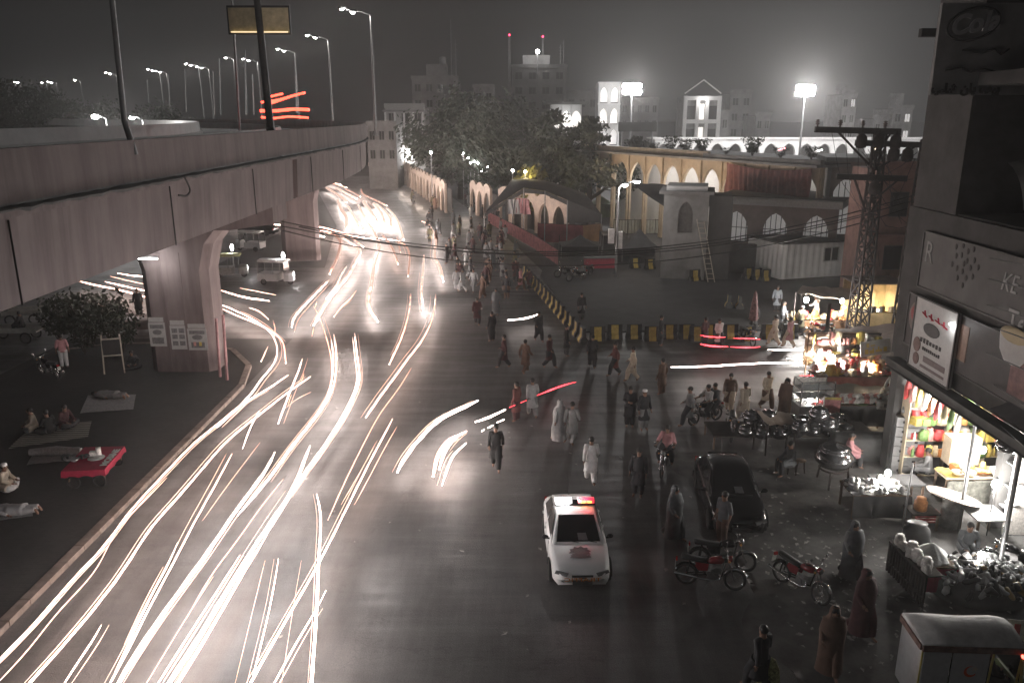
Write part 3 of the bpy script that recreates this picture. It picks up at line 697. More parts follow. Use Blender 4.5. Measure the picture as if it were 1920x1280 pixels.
# ---- gatehouse
g = at(1288, 525); gate = empty('gatehouse', (g.x, g.y+1.6, 0), R(-14), 'grey gatehouse tower with an arched niche and overhanging flat roof', 'building')
arch_wall(3.3, .08, 6.5, 1, .55, 5.0, 5.9, .3, sill=3.6).build('wall', grey_pl, gate, (-1.65, -1.6, 0))
arch_wall(3.3, .08, 3.2, 1, .45, 1.9, 2.5, .05).build('niche_frame', grey_pl, gate, (-1.65, -1.66, 0))
MB().box(-1.65, 1.65, -1.28, 1.8, .08, 6.5).build('core', mat('dim_plaster', (.12,.115,.11), .85, var=.3), gate)
MB().box(-2.0, 2.0, -2.1, 2.1, 6.52, 6.75).build('roof_slab', grey_pl, gate)
MB().box(-1.5, 1.5, -1.7, 1.7, 6.76, 7.1).build('roof_kerb', white_w, gate)
MB().box(1.7, 3.4, -1.2, 1.6, .08, 6.4).build('side_bay', dark_pl, gate)
# boundary wall behind the container and right of the gatehouse
A, B = (15.5, 63.8), (21.5, 62.6); loc, rz, L = wall_frame(A, B)
MB().box(0, L, 0, .3, .08, 2.4).build('boundary_wall', dark_pl, None, loc, rz, 'low dark stained wall between gatehouse and container', 'wall')
# ladder
ld = at(1335, 528); 
m = MB()
for s_ in (-.25, .25): m.beam((s_, 0, 0), (s_-.9, 1.0, 4.6), .06, .08)
for i in range(12):
    k = (i+.7)/12.5; m.beam((-.25-.9*k, 1.0*k, 4.6*k), (.25-.9*k, 1.0*k, 4.6*k), .04)
m.build('ladder', mat('pale_wood', (.4,.36,.3), .8), None, (ld.x-.2, ld.y-.6, .08), 0, 'pale wooden ladder leaning on the gatehouse', 'ladder')
# ---- white container cabin
ca = at(1462, 522, .3); cb = at(1602, 513, .3); loc, rz, L = wall_frame((ca.x, ca.y), (cb.x, cb.y))
cont = empty('container_cabin', (loc[0], loc[1], .1), rz, 'white corrugated container cabin with one sliding window', 'container')
mw = mat('container_white', (.78, .775, .76), .6, var=.15, scale=.8)
m = MB(); n = int(L/.14)
pts = []
for i in range(n+1):
    x = L*i/n; y = 0 if (i//2) % 2 == 0 else -.05; pts.append((x, y))
vs = [(x, y, .15) for x, y in pts] + [(x, y, 2.75) for x, y in pts]; k = len(pts)
m.add(vs, [(i, i+1, k+i+1, k+i) for i in range(k-1)])
nn = 30; ps = [((0 if (i//2) % 2 == 0 else -.05), 4.5*i/nn) for i in range(nn+1)]
vs = [(x, y, .15) for x, y in ps] + [(x, y, 2.75) for x, y in ps]; k = len(ps)
m.add(vs, [(i, i+1, k+i+1, k+i) for i in range(k-1)])
m.build('corrugated_wall', mw, cont)
MB().box(0.06, L-.01, .06, 4.5, .1, 2.74).build('body', mw, cont)
MB().box(-.1, L+.1, -.12, 4.6, 2.76, 2.86).build('roof', mat('container_roof', (.12,.12,.12), .8, var=.4, scale=1), cont)
wx = (1552-1462)/140*L
m = MB(); 
for a in (wx-.65, wx, wx+.65): m.box(a-.04, a+.04, -.12, -.06, 1.35, 2.35)
for z in (1.3, 2.35): m.box(wx-.69, wx+.69, -.12, -.06, z, z+.07)
wf = m.build('window', mat('window_frame_pale', (.5,.5,.48), .5), cont); MB().box(wx-.61, wx+.61, -.085, -.065, 1.38, 2.34).build('pane', glass_d, wf)
for x in (.4, L-.5): MB().box(x-.15, x+.15, 0.2, .5, -.02, .1).build('foot_block', dark_pl, cont)
lamp(cont, (L*.45, -4.5, 5.5), 55, (1,.98,.96), .6) if False else None
# ---- white arched wall of the courtyard, floodlit
A, B = (24.0, 139), (84, 139); loc, rz, L = wall_frame(A, B)
cw = empty('courtyard_wall', loc, rz, 'long whitewashed arcaded courtyard wall glowing under the floodlights', 'wall')
arch_wall(L, .05, 8.2, 20, 1.12, 6.2, 7.55, .6, foil=False).build('arcade', white_w, cw)
MB().box(-.5, L+.5, -.3, .9, 8.21, 8.6).build('cornice', white_w, cw)
MB().box(0, L, 5.4, 5.8, .05, 8.2).build('inner_wall', mat('inner_grey_wall', (.32,.31,.3), .8, var=.2), cw)
MB().box(-.5, L+.5, .91, 6, 8.25, 8.45).build('roof', white_w, cw)
for i in range(3): lamp(cw, (10+18*i, -11, 11), 1500, (1,.98,.97), 1.0)
for i, (px, py, cc) in enumerate([(1466, 280, (1,.25,.3)), (1535, 283, (1,.95,.9)), (1648, 278, (1,.6,.35)), (1743, 285, (1,.97,.95))]):
    p = atY(px, py, 120); t_ = empty('yard_lamp', p, 0, ['small red', 'small white', 'small orange', 'small white'][i] + ' lamp burning ' + ['before the courtyard wall arches', 'before the courtyard wall near the crossarm', 'seen through the pylon wires', 'beside the dark signboard building'][i], 'lamp', 'small lamps before the courtyard wall')
    MB().beam((-.5,0,-.1), (.5,0,.15), .16, .12).build('bulb', em('yard%d' % i, cc, 14), t_); MB().cyl((0,.1,0), (0,.1,-p.z), .06).build('pole', dsteel, t_)
# ---- generic background block
def block(x0, x1, ytop, Y, label, m_=None, rows=3, cols=3, lit=0, dep=9, extra=None, winm=None, ww=.5, wh=.45, zb=0, hrow=3.1, parap=True, seed=0):
    random.seed(seed*17+5)
    a = atY(x0, ytop, Y); b_ = atY(x1, ytop, Y); Wd = b_.x-a.x; H = (a.z+b_.z)/2
    t_ = empty('town_house', (a.x, Y, 0), 0, label, 'building', 'hazy town buildings')
    m_ = m_ or grey_pl
    MB().box(0, Wd, 0, dep, 0, H).build('walls', m_, t_)
    if parap: MB().box(-.15, Wd+.15, -.15, .2, H+.002, H+.8).build('parapet', m_, t_)
    MB().box(.3, Wd-.3, .3, dep-.2, H+.003, H+.1).build('roof', roof_m, t_)
    for r in range(rows):
        z = H - .9 - hrow*r
        if z - 1.6 < 1: break
        for q in range(cols):
            cx = Wd*(q+.5)/cols; hw = Wd/cols*ww*.5; hh = hrow*wh
            fr = MB(); 
            fr.box(cx-hw-.1, cx+hw+.1, -.08, .02, z-hh-.1, z-hh); fr.box(cx-hw-.1, cx+hw+.1, -.08, .02, z, z+.1)
            fr.box(cx-hw-.1, cx-hw, -.08, .02, z-hh, z); fr.box(cx+hw, cx+hw+.1, -.08, .02, z-hh, z); fr.box(cx-.04, cx+.04, -.06, .02, z-hh, z)
            f_ = fr.build('window', m_, t_)
            MB().box(cx-hw, cx+hw, -.02, -.01, z-hh, z).build('pane', (lit_dim if random.random() < lit else glass_d), f_)
    if extra: extra(t_, Wd, H, dep)
    return t_
def tank(t_, x, y, H, r=.7, h=1.4):
    m = MB(); m.lathe([(r, 0), (r, h), (r*.8, h+.2), (r*.25, h+.35)], (x, y, H+.9), 12)
    for a in (0, 2.1, 4.2): m.cyl((x+r*.8*math.cos(a), y+r*.8*math.sin(a), H), (x+r*.8*math.cos(a), y+r*.8*math.sin(a), H+.92), .06, n=6)
    m.build('water_tank', steel, t_)
def stairbox(t_, x0, x1, H, h=2.6): MB().box(x0, x1, 2, 5, H+.1, H+h).build('stair_house', grey_pl, t_)
def mast(t_, x, H, h, m_=None):
    m = MB(); m.cyl((x,3,H), (x,3,H+h), .12, .05, 6)
    for q in range(4): m.beam((x-.4,3,H+h*(.5+.13*q)), (x+.4,3,H+h*(.5+.13*q)), .05)
    m.build('antenna_mast', m_ or steel, t_)
block(772, 858, 150, 175, 'dim hazy block with terrace and tank left of the mobile mast', cols=4, rows=4, seed=1, extra=lambda t_,W_,H,d: (stairbox(t_, W_*.3, W_*.75, H, 3.2), tank(t_, W_*.65, 4, H+2.2), mast(t_, W_*.85, H, 12), mast(t_, W_*.95, H, 8)))
block(888, 926, 166, 160, 'narrow grey house just left of the highest dark building', cols=2, rows=3, seed=2)
block(960, 1062, 128, 185, 'highest dark building crowned by a white lamp on its roof', m_=dark_pl, cols=4, rows=5, seed=3, extra=lambda t_,W_,H,d: (stairbox(t_, W_*.2, W_*.7, H, 2.8), mast(t_, W_*.9, H, 5), mast(t_, W_*.96, H, 6)))
tp = atY(1008, 97, 184); t_ = empty('roof_lamp', tp, 0, 'white lamp on the roof of the highest dark building', 'lamp'); MB().ball((0,0,0), .42, 10, 6).build('bulb', E_L, t_); MB().cyl((0,.3,0), (0,.3,-4.5), .1).build('pole', steel, t_); lamp(t_, (0,-.8,0), 900, (1,1,1), .3)
for i, (px, py) in enumerate([(955, 66), (1018, 69)]):
    p = atY(px, py, 190); t_ = empty('radio_mast', (p.x, 190, 0), 0, ['left', 'right'][i] + ' tall radio mast tipped by a small red warning light', 'radio mast', 'radio masts')
    m = MB()
    for a, b_ in ((-.5,-.5),(.5,-.5),(0,.5)): m.beam((a, b_, 0), (a*.3, b_*.3, p.z-.3), .09)
    for q in range(16): z = p.z*(q/16); k = 1-.7*q/16; m.beam((-.5*k,-.5*k,z), (.5*k,-.5*k,z+p.z/16), .05)
    m.build('lattice', steel, t_); MB().ball((0,0,p.z), .22, 8, 6).build('warning_light', em('red_warning', (1,.02,.08), 9), t_)
def balustrade(t_, W_, H, d):
    for q in range(5): MB().cbox((W_*(q+.1)/4.2, -1.2, H-2.2), (.3, .3, 3.0)).build('column', white_w, t_)
    MB().box(-.3, W_+.3, -1.5, .1, H-.6, H-.3).build('balcony_slab', grey_pl, t_)
block(722, 795, 203, 150, 'pale columned house above the dazzling far street lamp', m_=mat('pale_house', (.3,.29,.28), .8, var=.2), cols=3, rows=3, seed=4, extra=balustrade)
block(688, 742, 236, 140, 'lower hazy house beside the end of the flyover', cols=3, rows=2, seed=5)
block(1062, 1122, 178, 165, 'plain dark building behind the tree with the lit pavilion', m_=dark_pl, cols=3, rows=3, seed=6)
block(1370, 1411, 176, 175, 'faint square block right of the gabled white building', cols=2, rows=3, seed=7)
block(1352, 1368, 215, 150, 'small hazy hut touching the gabled white building', cols=1, rows=2, seed=8)
block(1418, 1446, 218, 165, 'faint low block left of the right floodlight mast', cols=2, rows=2, seed=9)
block(1580, 1608, 178, 170, 'faint tall house right of the right floodlight mast', cols=2, rows=3, lit=.3, seed=10, extra=lambda t_,W_,H,d: stairbox(t_, 0.4, W_*.6, H, 2))
block(1640, 1668, 224, 160, 'faint low house before the signboard building, left one', cols=2, rows=2, seed=11)
block(1676, 1712, 205, 160, 'hazy house with a lit porch nearest the dark signboard building', cols=2, rows=2, lit=.5, seed=12, extra=lambda t_,W_,H,d: stairbox(t_, W_*.3, W_*.7, H, 3))
block(1165, 1235, 190, 180, 'faint striped wall behind the left floodlight glare', cols=5, rows=2, seed=13)
# gabled white frame building
a = atY(1286, 180, 150); b_ = atY(1350, 180, 150); Wd = b_.x-a.x; H = a.z; t_ = empty('gabled_building', (a.x, 150, 0), 0, 'white framed two storey building with open gable and four dark windows', 'building')
for x in (0, Wd*.36, Wd*.64, Wd): MB().cbox((x, 0, H/2), (.6, .6, H)).build('column', white_w, t_)
for z in (H-.4, H-4.4, H-8.4): MB().box(-.3, Wd+.3, -.33, .33, z-.35, z+.35).build('floor_beam', white_w, t_)
MB().box(0, Wd, .6, 8, 0, H-.1).build('walls', grey_pl, t_)
for z in (H-3.3, H-7.3):
    for x in (Wd*.18, Wd*.82): MB().box(x-Wd*.13, x+Wd*.13, .5, .58, z-.7, z+1.6).build('window', glass_d, t_)
    MB().box(Wd*.42, Wd*.58, .5, .58, z-.8, z+1.9).build('lit_stair_window', lit_win, t_)
m = MB(); m.beam((-.2,0,H+.4), (Wd/2,0,H+2.7), .2); m.beam((Wd+.2,0,H+.4), (Wd/2,0,H+2.7), .2); m.build('gable_frame', white_w, t_)
lamp(t_, (Wd/2, -1.5, H-1), 200, (1,.98,.96), .2)
# bright arched tower block
a = atY(1123, 155, 140); b_ = atY(1164, 155, 140); Wd = b_.x-a.x; H = a.z; t_ = empty('arched_tower', (a.x, 140, 0), 0, 'white tower block with rows of arches lit beside the left floodlight', 'building')
for r in range(4):
    z1 = H-3.4*r; arch_wall(Wd, z1-3.3, z1, 2, Wd*.17, z1-1.9, z1-.8, .3, m=None).build('arch_storey', white_w, t_)
    MB().box(-.15, Wd+.15, -.2, 0, z1-.12, z1+.1).build('ledge', white_w, t_)
    MB().box(Wd*.1, Wd*.9, .32, .36, z1-3.1, z1-.4).build('lit_window', lit_dim if r != 1 else lit_win, t_)
MB().box(0, Wd, .4, 5, 0, H).build('core', grey_pl, t_); MB().box(0, Wd, 0, .3, 0, H-13.65).build('base_wall', white_w, t_)
lamp(t_, (Wd/2, -3, H-2), 260, (1,1,1), .3)
# lit roof pavilion behind the trees
a = atY(1034, 200, 125); b_ = atY(1090, 200, 125); Wd = b_.x-a.x; H = a.z+.3; t_ = empty('roof_pavilion', (a.x, 125, 0), 0, 'brightly lit white pavilion under a wide dark roof behind the trees', 'building')
MB().box(-1, Wd+1, -1, 5, H, H+.4).build('roof', dark_pl, t_); arch_wall(Wd, 0, H-.02, 3, .8, H-2.2, H-1, .3, sill=H-4).build('wall', white_w, t_)
for x in (.17, .5, .83): MB().box(Wd*x-.85, Wd*x+.85, .35, .38, H-4.1, H-.8).build('lit_window', lit_win, t_)
MB().box(0, Wd, .45, 4, 0, H-.02).build('core', white_w, t_); lamp(t_, (Wd/2, -2.0, H-1.5), 160, (1,1,1), .2)
# dark billboard box
a = atY(1160, 229, 118); b_ = atY(1231, 247, 118); t_ = empty('billboard', (a.x, 118, 0), 0, 'low dark billboard between the tall tree and the courtyard wall', 'billboard')
MB().box(0, b_.x-a.x, 0, .4, b_.z, a.z).build('panel', dark_pl, t_)
m = MB(); 
for x in (.5, b_.x-a.x-.5): m.cyl((x,.5,0), (x,.5,b_.z), .12)
m.build('leg', steel, t_)
# ---- boundary arcades along the plaza (beige multifoil arches)
def plaza_arcade(A, B, h, n, label, lit=True, energy=60):
    loc, rz, L = wall_frame(A, B); t_ = empty('arched_wall', loc, rz, label, 'wall', 'beige arched walls along the plaza')
    bay = L/n; arch_wall(L, .08, h, n, bay*.36, h*.48, h*.82, .3).build('arcade', beige, t_)
    m = MB()
    for i in range(n):
        x = bay*(i+.5); m.prism([(x-bay*.42, h), (x-bay*.3, h+.25), (x, h+.42), (x+bay*.3, h+.25), (x+bay*.42, h)], .02, .28, 'XZ')
    m.build('scalloped_top', beige, t_)
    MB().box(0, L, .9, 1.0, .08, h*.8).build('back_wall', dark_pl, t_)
    if lit:
        for i in range(max(1, int(L/7))): lamp(t_, (L*(i+.5)/max(1, int(L/7)), -1.8, 1.4), energy, (1,.8,.66), .3)
    return t_
plaza_arcade((-21, 154), (-8.6, 104), 3.8, 15, 'longest and farthest beige scalloped arched wall along the crowd', energy=170)
plaza_arcade((-5.4, 104), (-2.6, 96), 3.9, 3, 'short beige arched wall piece of three bays in the middle', energy=130)
plaza_arcade((-1.6, 94), (5.4, 80), 4.0, 5, 'nearest beige arched wall under the dark marquee', energy=85)
# ================================================================== RIGHT SIDE BUILDING
FX = 13.2
sb = empty('signboard_building', (FX, 6, 0), 0, 'dark tall corner building covered in signboards above the lit shops', 'building')
rb = brick_mat('dark_red_brick', (.13, .055, .05), (.10, .045, .04), (.07,.06,.055), 6)
wallg = mat('grimy_wall', (.045, .044, .043), .85, var=.45, scale=1.1, bump=.25)
wallg2 = mat('grimy_wall_light', (.065, .064, .062), .85, var=.35, scale=1.3, bump=.25)
def sbp(name, x0, x1, y0, y1, z0, z1, m_): return MB().box(x0-FX, x1-FX, y0-6, y1-6, z0, z1).build(name, m_, sb)
sbp('upper_floor', FX, 30, 2, 26.9, 4.3, 9.3, wallg)
sbp('ground_floor_rear', 17.2, 30, 2, 26.9, 0, 4.29, wallg2)
sbp('corner_pier', FX+.1, 17.19, 26.4, 26.89, 0, 4.29, wallg)
for y in (22.4, 17.2, 13): sbp('shop_divider', 14.7, 17.19, y-.15, y+.15, .0, 4.29, wallg2)
sbp('corner_tower', 13.25, 30, 24.2, 26.8, 9.31, 22, wallg)
sbp('brick_front', 13.42, 30, 2, 18.6, 9.31, 22, rb)
sbp('terrace_floor', 13.32, 15.9, 18.61, 24.19, 9.301, 9.36, roof_m)
sbp('terrace_wall', 15.9, 30, 18.61, 24.19, 9.31, 22, black_m)
sbp('upper_slab', 13.2, 15.9, 18.6, 24.2, 13.0, 13.35, wallg)
sbp('edge_fin', 12.55, 13.24, 26.3, 26.5, 14.5, 14.75, black_m)
# slab over the shops, awning roofs
sbp('shop_slab', 12.75, FX, 2, 26.3, 4.05, 4.28, wallg2)
m = MB(); m.M = Matrix.Translation((-FX, -6, 0))
m.prism([(12.7, 4.0), (12.8, 4.04), (FX+.2, 4.04), (FX+.2, 3.9)], 14, 26.2, 'XZ')
m.build('awning_lip', wallg, sb)
# signs on the facade: helper placed on the plane x = FX
def on_face(px, py): p = atX(px, py, FX-.05); return p.y, p.z
def facade_sign(y0, y1, z0, z1, m_, label, th=.09, name='sign_board', off=0.0, cat='sign'):
    t_ = empty(name, (FX-.02-off, (y0+y1)/2, (z0+z1)/2), 0, label, cat)
    h, w_ = (z1-z0)/2, (y1-y0)/2
    MB().box(-th, 0, -w_, w_, -h, h).build('panel', m_, t_)
    m = MB()
    for z in (-h, h): m.beam((-th-.01,-w_,z), (-th-.01,w_,z), .05)
    for y in (-w_, w_): m.beam((-th-.01,y,-h), (-th-.01,y,h), .05)
    m.build('frame', dsteel, t_)
    return t_
def text_on(t_, s_, size, loc, m_, rot=(R(90), 0, R(-90)), ext=.008, name='lettering', sx=1.0, shear=0, bold=0):
    cu = bpy.data.curves.new(name, 'FONT'); cu.body = s_; cu.size = size; cu.extrude = ext; cu.align_x = 'CENTER'; cu.align_y = 'CENTER'; cu.shear = shear; cu.offset = bold; cu.resolution_u = 3
    o = bpy.data.objects.new(name, cu); S.collection.objects.link(o)
    dg = bpy.context.evaluated_depsgraph_get(); dg.update(); me = bpy.data.meshes.new_from_object(o.evaluated_get(dg))
    bpy.data.objects.remove(o); n_ = bpy.data.objects.new(name, me); S.collection.objects.link(n_); me.materials.clear(); me.materials.append(m_)
    n_.parent = t_; n_.location = loc; n_.rotation_euler = rot; n_.scale = (sx, 1, 1); return n_
sgA = mat('grey_faded_vinyl', (.065, .065, .064), .6, var=.35, scale=1.5); sgB = mat('dark_faded_vinyl', (.045,.043,.043), .6, var=.4, scale=1.2)
wtxt = mat('pale_lettering', (.27,.27,.265), .6, var=.1); rtxt = mat('red_lettering', (.5,.04,.07), .6, var=.1); dtxt = mat('black_lettering', (.01,.01,.01), .6, var=0); mtxt = mat('muted_lettering', (.2,.2,.195), .6, var=.1)
s1 = facade_sign(19.9, 25.5, 6.9, 8.65, sgA, 'grey faded signboard with a cluster of black ovals, upper one', off=.0)
text_on(s1, 'R', .95, (-.1, 2.35, .25), mtxt, sx=.9); text_on(s1, 'KE', .7, (-.1, -1.9, .15), wtxt, sx=.9, shear=.2)
m = MB(); random.seed(9)
for q in range(18):
    a = q*2.4; r_ = .16*math.sqrt(q); m.ball((-.1, .35 + r_*math.cos(a)*1.1, .28 + r_*math.sin(a)), .075, 8, 6, (.1, 1.0, 1.2))
m.build('oval_pattern', dtxt, s1)['kind'] = 'stuff'
s2 = facade_sign(17.4, 25.9, 4.9, 6.6, sgB, 'dark faded signboard with a round red emblem, below the oval one')
rd = MB(); rd.ball((-.1, 3.6, .15), .52, 20, 10, (.05, 1, 1)); rd.build('emblem_rim', mat('pale_rim', (.16,.12,.11), .6), s2)
rd = MB(); rd.ball((-.115, 3.6, .25), .40, 20, 10, (.05, 1, .75)); rd.build('emblem_disc', mat('emblem_red', (.28,.035,.04), .6), s2)
MB().box(-.105, -.092, .6, 1.9, -.45, .6).build('picture_patch', mat('dull_orange_patch', (.2,.13,.10), .7, var=.3, scale=3), s2)
MB().box(-.105, -.092, -3.2, -1.5, -.6, .6).build('picture_patch', mat('dull_pink_patch', (.17,.095,.09), .7, var=.7, scale=2.4), s2)
y0, z0 = on_face(1858, 690); y1, z1 = on_face(1858, 440)
s3 = facade_sign(11.0, 19.2, 4.5, 8.5, mat('pale_grey_vinyl', (.10,.10,.097), .55, var=.3, scale=.8), 'large pale tea signboard with a cup at the frame edge')
yy, zz = on_face(1905, 602); text_on(s3, 'Tezd', .75, (-.1, yy-15.1-.5, zz-6.5), wtxt, bold=.01)
cup = MB(); yc, zc = on_face(1908, 650); cup.lathe([(.001, -.5), (.35, -.45), (.6, -.2), (.7, .25), (.72, .3)], (-.12, yc-15.1, zc-6.5), 24, True, Matrix.Diagonal((.06, 1, 1))); cup.build('cup_picture', mat('cup_white', (.33,.32,.31), .5, var=.1), s3)
cup = MB(); cup.ball((-.165, yc-15.1, zc-6.5+.3), .62, 24, 8, (.03, 1, .35)); cup.build('tea_picture', mat('tea_yellow', (.3,.24,.13), .5, var=.1), s3)
m = MB()
for (a, b_) in (((-.11,3.2,-1.6), (-.11,3.2,1.4)), ((-.11,3.2,1.4), (-.11,1.7,1.5)), ((-.11,3.2,-1.6), (-.11,-3.6,-1.75)), ((-.11,1.9,.3), (-.11,1.9,1.5))): m.beam(a, b_, .04)
m.build('border_line', wtxt, s3)
# white poster (restaurant)
ya, za = on_face(1703, 580); yb, zb = on_face(1745, 688)
s4 = facade_sign(22.7, 25.2, 4.45, 6.75, mat('white_poster', (.42,.42,.41), .6, var=.12), 'white restaurant poster with red Urdu script left of the black shutter', off=.12)
s4.location.z -= .1
m = MB()
for (y0_, z0_, y1_, z1_) in ((.75,.72,.45,.62),(.62,.80,.55,.66),(.35,.70,.05,.60),(.22,.78,.15,.58),(-.05,.66,-.35,.60),(-.2,.76,-.28,.60),(-.42,.62,-.78,.55),(-.55,.72,-.60,.55)): m.beam((-.1,y0_,z0_), (-.1,y1_,z1_), .06, .02)
m.build('red_brush_script', rtxt, s4)
m = MB(); m.ball((-.1, .1, .28), .5, 18, 8, (.04, 1, .42)); m.build('emblem', mat('poster_dark', (.05,.05,.05), .6), s4)
m = MB(); random.seed(12)
for i in range(7):      # worn dark strokes of a headline too blurred to read
    y = .62-.19*i; h_ = random.uniform(.09,.16); m.box(-.105,-.092, y-.06, y+.06, -.14-h_*.5, -.14+h_*.6)
for i in range(9):
    y = .45-.12*i; m.box(-.105,-.092, y-.04, y+.04, -.43, -.36+random.uniform(0,.04))
m.build('worn_print', dtxt, s4)
m = MB(); m.box(-.105, -.092, -.95, .35, -.78, -.6); m.box(-.105, -.092, -.95, .5, -.98, -.9); m.build('text_band', mat('poster_grey', (.15,.12,.12), .6, var=.3, scale=9), s4)
m = MB(); m.ball((-.1, .85, -.35), .24, 12, 8, (.05,1,1)); m.ball((-.1, .8, -.8), .2, 12, 8, (.05,1,1)); m.build('picture', mat('poster_food', (.12,.07,.06), .6, var=.5, scale=9), s4)
# black window beside the poster with white pigeon shaped lamp
sbp('window_opening', FX-.03, FX-.005, 20.9, 22.5, 5.0, 6.5, black_m)
p = atX(1785, 608, FX-.3); t_ = empty('wall_lamp', p, 0, 'small white lamp over the black opening beside the poster', 'lamp'); MB().ball((0,0,0), .09, 10, 6, (1,1,.6)).build('bulb', em('wall_lamp', (1,.98,.96), 9), t_); MB().beam((0,0,0), (.3,0,.02), .03).build('bracket', dsteel, t_); lamp(t_, (-.15,0,-.1), 7, (1,1,1), .05)
# drinks hoarding facing the camera on the corner tower, unlit
hb = empty('hoarding', (15.35, 24.05, 14.0), 0, 'unlit hoarding high on the corner tower with an oval Cola emblem', 'billboard')
tl_ = atY(1766, 6, 24.0); br_ = atY(1915, 178, 24.0)
MB().box(tl_.x-15.35, 6, -.1, .05, br_.z-14, tl_.z-14).build('panel', mat('hoarding_grey', (.16,.16,.16), .7, var=.25, scale=1.2), hb)
pc = atY(1826, 45, 23.9); cx, cz = pc.x-15.35, pc.z-14
text_on(hb, 'Cola', .72, (cx, -.13, cz), mat('raised_grey', (.24,.24,.24), .6, var=.1), rot=(R(90), R(-8), 0), ext=.03, shear=.35, bold=.02)
m = MB(); pts = [(cx + .72*math.cos(a)*1.0, -.13, cz + .42*math.sin(a) + .16*math.cos(a)*.72) for a in [q*2*math.pi/40 for q in range(41)]]
m.tube(pts, .035, 6, False); m.build('oval_ring', dtxt, hb)
m = MB(); m.tube([(cx-.2,-.13,cz-.70), (cx+.4,-.13,cz-.75), (cx+.7,-.13,cz-.65), (cx+.9,-.13,cz-.80), (cx+1.1,-.13,cz-.65)], .03, 6); m.tube([(cx-.6,-.13,cz-1.22), (cx-.2,-.13,cz-1.15), (cx+.1,-.13,cz-1.27), (cx+.5,-.13,cz-1.17), (cx+.8,-.13,cz-1.25)], .03, 6); m.build('faded_script', dtxt, hb)
text_on(hb, '\uFB57\uFE8E\uFEB7 \uFEE5\uFE8E\uFB58 \uFED2\uFBFF\uFE91', .34, (cx+.05, -.13, cz-1.72), dtxt, rot=(R(90),0,0), bold=.02)
# ragged canvas hood under the hoarding
m = MB(); hood = []
for j in range(7):
    a = R(20+14*j); hood.append([(14.2-15.35+.3*j*.2 + x*2.6, -.2-1.1*math.sin(a)*(1-abs(x-.5)*.6), -3.9+1.1*math.cos(a)-.5*abs(x-.5)) for x in [q/8 for q in range(9)]])
m.loft(hood, caps=False, closed=False); m.build('canvas_hood', mat('grey_canvas', (.3,.3,.29), .85, var=.3, scale=2, bump=.3), hb)
# brown block behind the pylons
a = at(1648, 640); bb = empty('brown_building', (22.2, 50, 0), 0, 'narrow red brown building standing behind the pylons', 'building')
brn = mat('red_brown_render', (.24, .14, .12), .85, var=.35, scale=1.2, bump=.2)
MB().box(0, 9, 0, 3.6, 0, 9.0).build('walls', brn, bb); MB().box(-.2, 9.2, -.2, .1, 9.01, 9.5).build('parapet', brn, bb)
for z in (6.2, 2.9):
    for x in (1.1, 3.4):
        f_ = MB().box(x-.05, x+1.05, -.06, .0, z-.05, z+1.45).build('window', dsteel, bb); MB().box(x, x+1, -.08, -.065, z, z+1.4).build('pane', glass_d, f_)
MB().box(-.02, 9.1, -.9, .0, 5.0, 5.15).build('ledge', brn, bb)
# ================================================================== TREES AND PLANTS
bark = mat('tree_bark', (.06,.05,.042), .9, var=.3, scale=6, bump=.4)
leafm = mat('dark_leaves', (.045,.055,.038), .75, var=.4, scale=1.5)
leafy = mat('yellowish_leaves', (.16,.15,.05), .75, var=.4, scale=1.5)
def make_tree(name, h, spread, seed, nclump=60, leaves=70, lm=None, crown0=.35, layered=False, lsz=.32):
    random.seed(seed); t_ = empty(name)
    tr = MB(); limbs = []
    tr.tube([(0,0,0), (.1,.05,h*.2), (-.05,.1,h*.45), (.05,0,h*.75)], [h*.032, h*.026, h*.018, h*.006], 8)
    for i in range(11):
        a = i*2.4+random.random(); z0 = h*random.uniform(.2, .6); L = spread*random.uniform(.5, .95)
        e = Vector((math.cos(a)*L, math.sin(a)*L, z0 + h*random.uniform(.08, .3))); mid = Vector((math.cos(a)*L*.5, math.sin(a)*L*.5, z0+h*.08))
        tr.tube([(0,0,z0), mid, e], [h*.012, h*.008, h*.003], 6); limbs.append(e); limbs.append(mid)
        for q in range(2):
            e2 = e*.8 + Vector((random.uniform(-1,1), random.uniform(-1,1), random.uniform(.2,1)))*spread*.25
            tr.tube([mid, (mid+e2)/2, e2], [h*.007, h*.004, h*.002], 5); limbs.append(e2)
    tr.build('trunk', bark, t_)
    cr = MB(); vs = []; fs = []
    for i in range(nclump):
        if random.random() < .6: c0 = random.choice(limbs) + Vector((random.gauss(0,.3), random.gauss(0,.3), random.gauss(0,.3)))*spread*.22
        else:
            a = random.uniform(0, 6.28); u = random.random()**.5; zz = random.uniform(crown0, 1.0); k = math.sin(math.pi*min(1, (zz-crown0)/(1-crown0)*.85+.12))
            c0 = Vector((math.cos(a)*u*spread*k, math.sin(a)*u*spread*k, h*zz))
        rc = spread*random.uniform(.12, .24); fl = .45 if layered else .8
        for q in range(leaves):
            d = Vector((random.gauss(0,1), random.gauss(0,1), random.gauss(0,1)*fl)); d = d*rc*.62
            p = c0 + d; s_ = lsz*random.uniform(.5, 1.2)
            n = Vector((random.gauss(0,1), random.gauss(0,1), random.gauss(0,1)+.4)).normalized(); x = n.orthogonal().normalized()*s_; y = n.cross(x)*.6
            k = len(vs); vs += [p-x, p-y*.8, p+x, p+y*.8]; fs.append((k, k+1, k+2, k+3))
    cr.add(vs, fs); cr.build('crown', lm or leafm, t_, fix=False)
    return t_
tA = make_tree('broadleaf_tree', 13.5, 7.5, 4, 90, 90)
tB = make_tree('broadleaf_tree', 12.0, 4.6, 8, 70, 90, layered=True, crown0=.28)
tC = make_tree('broadleaf_tree', 6.0, 2.6, 12, 36, 70, lm=leafy)
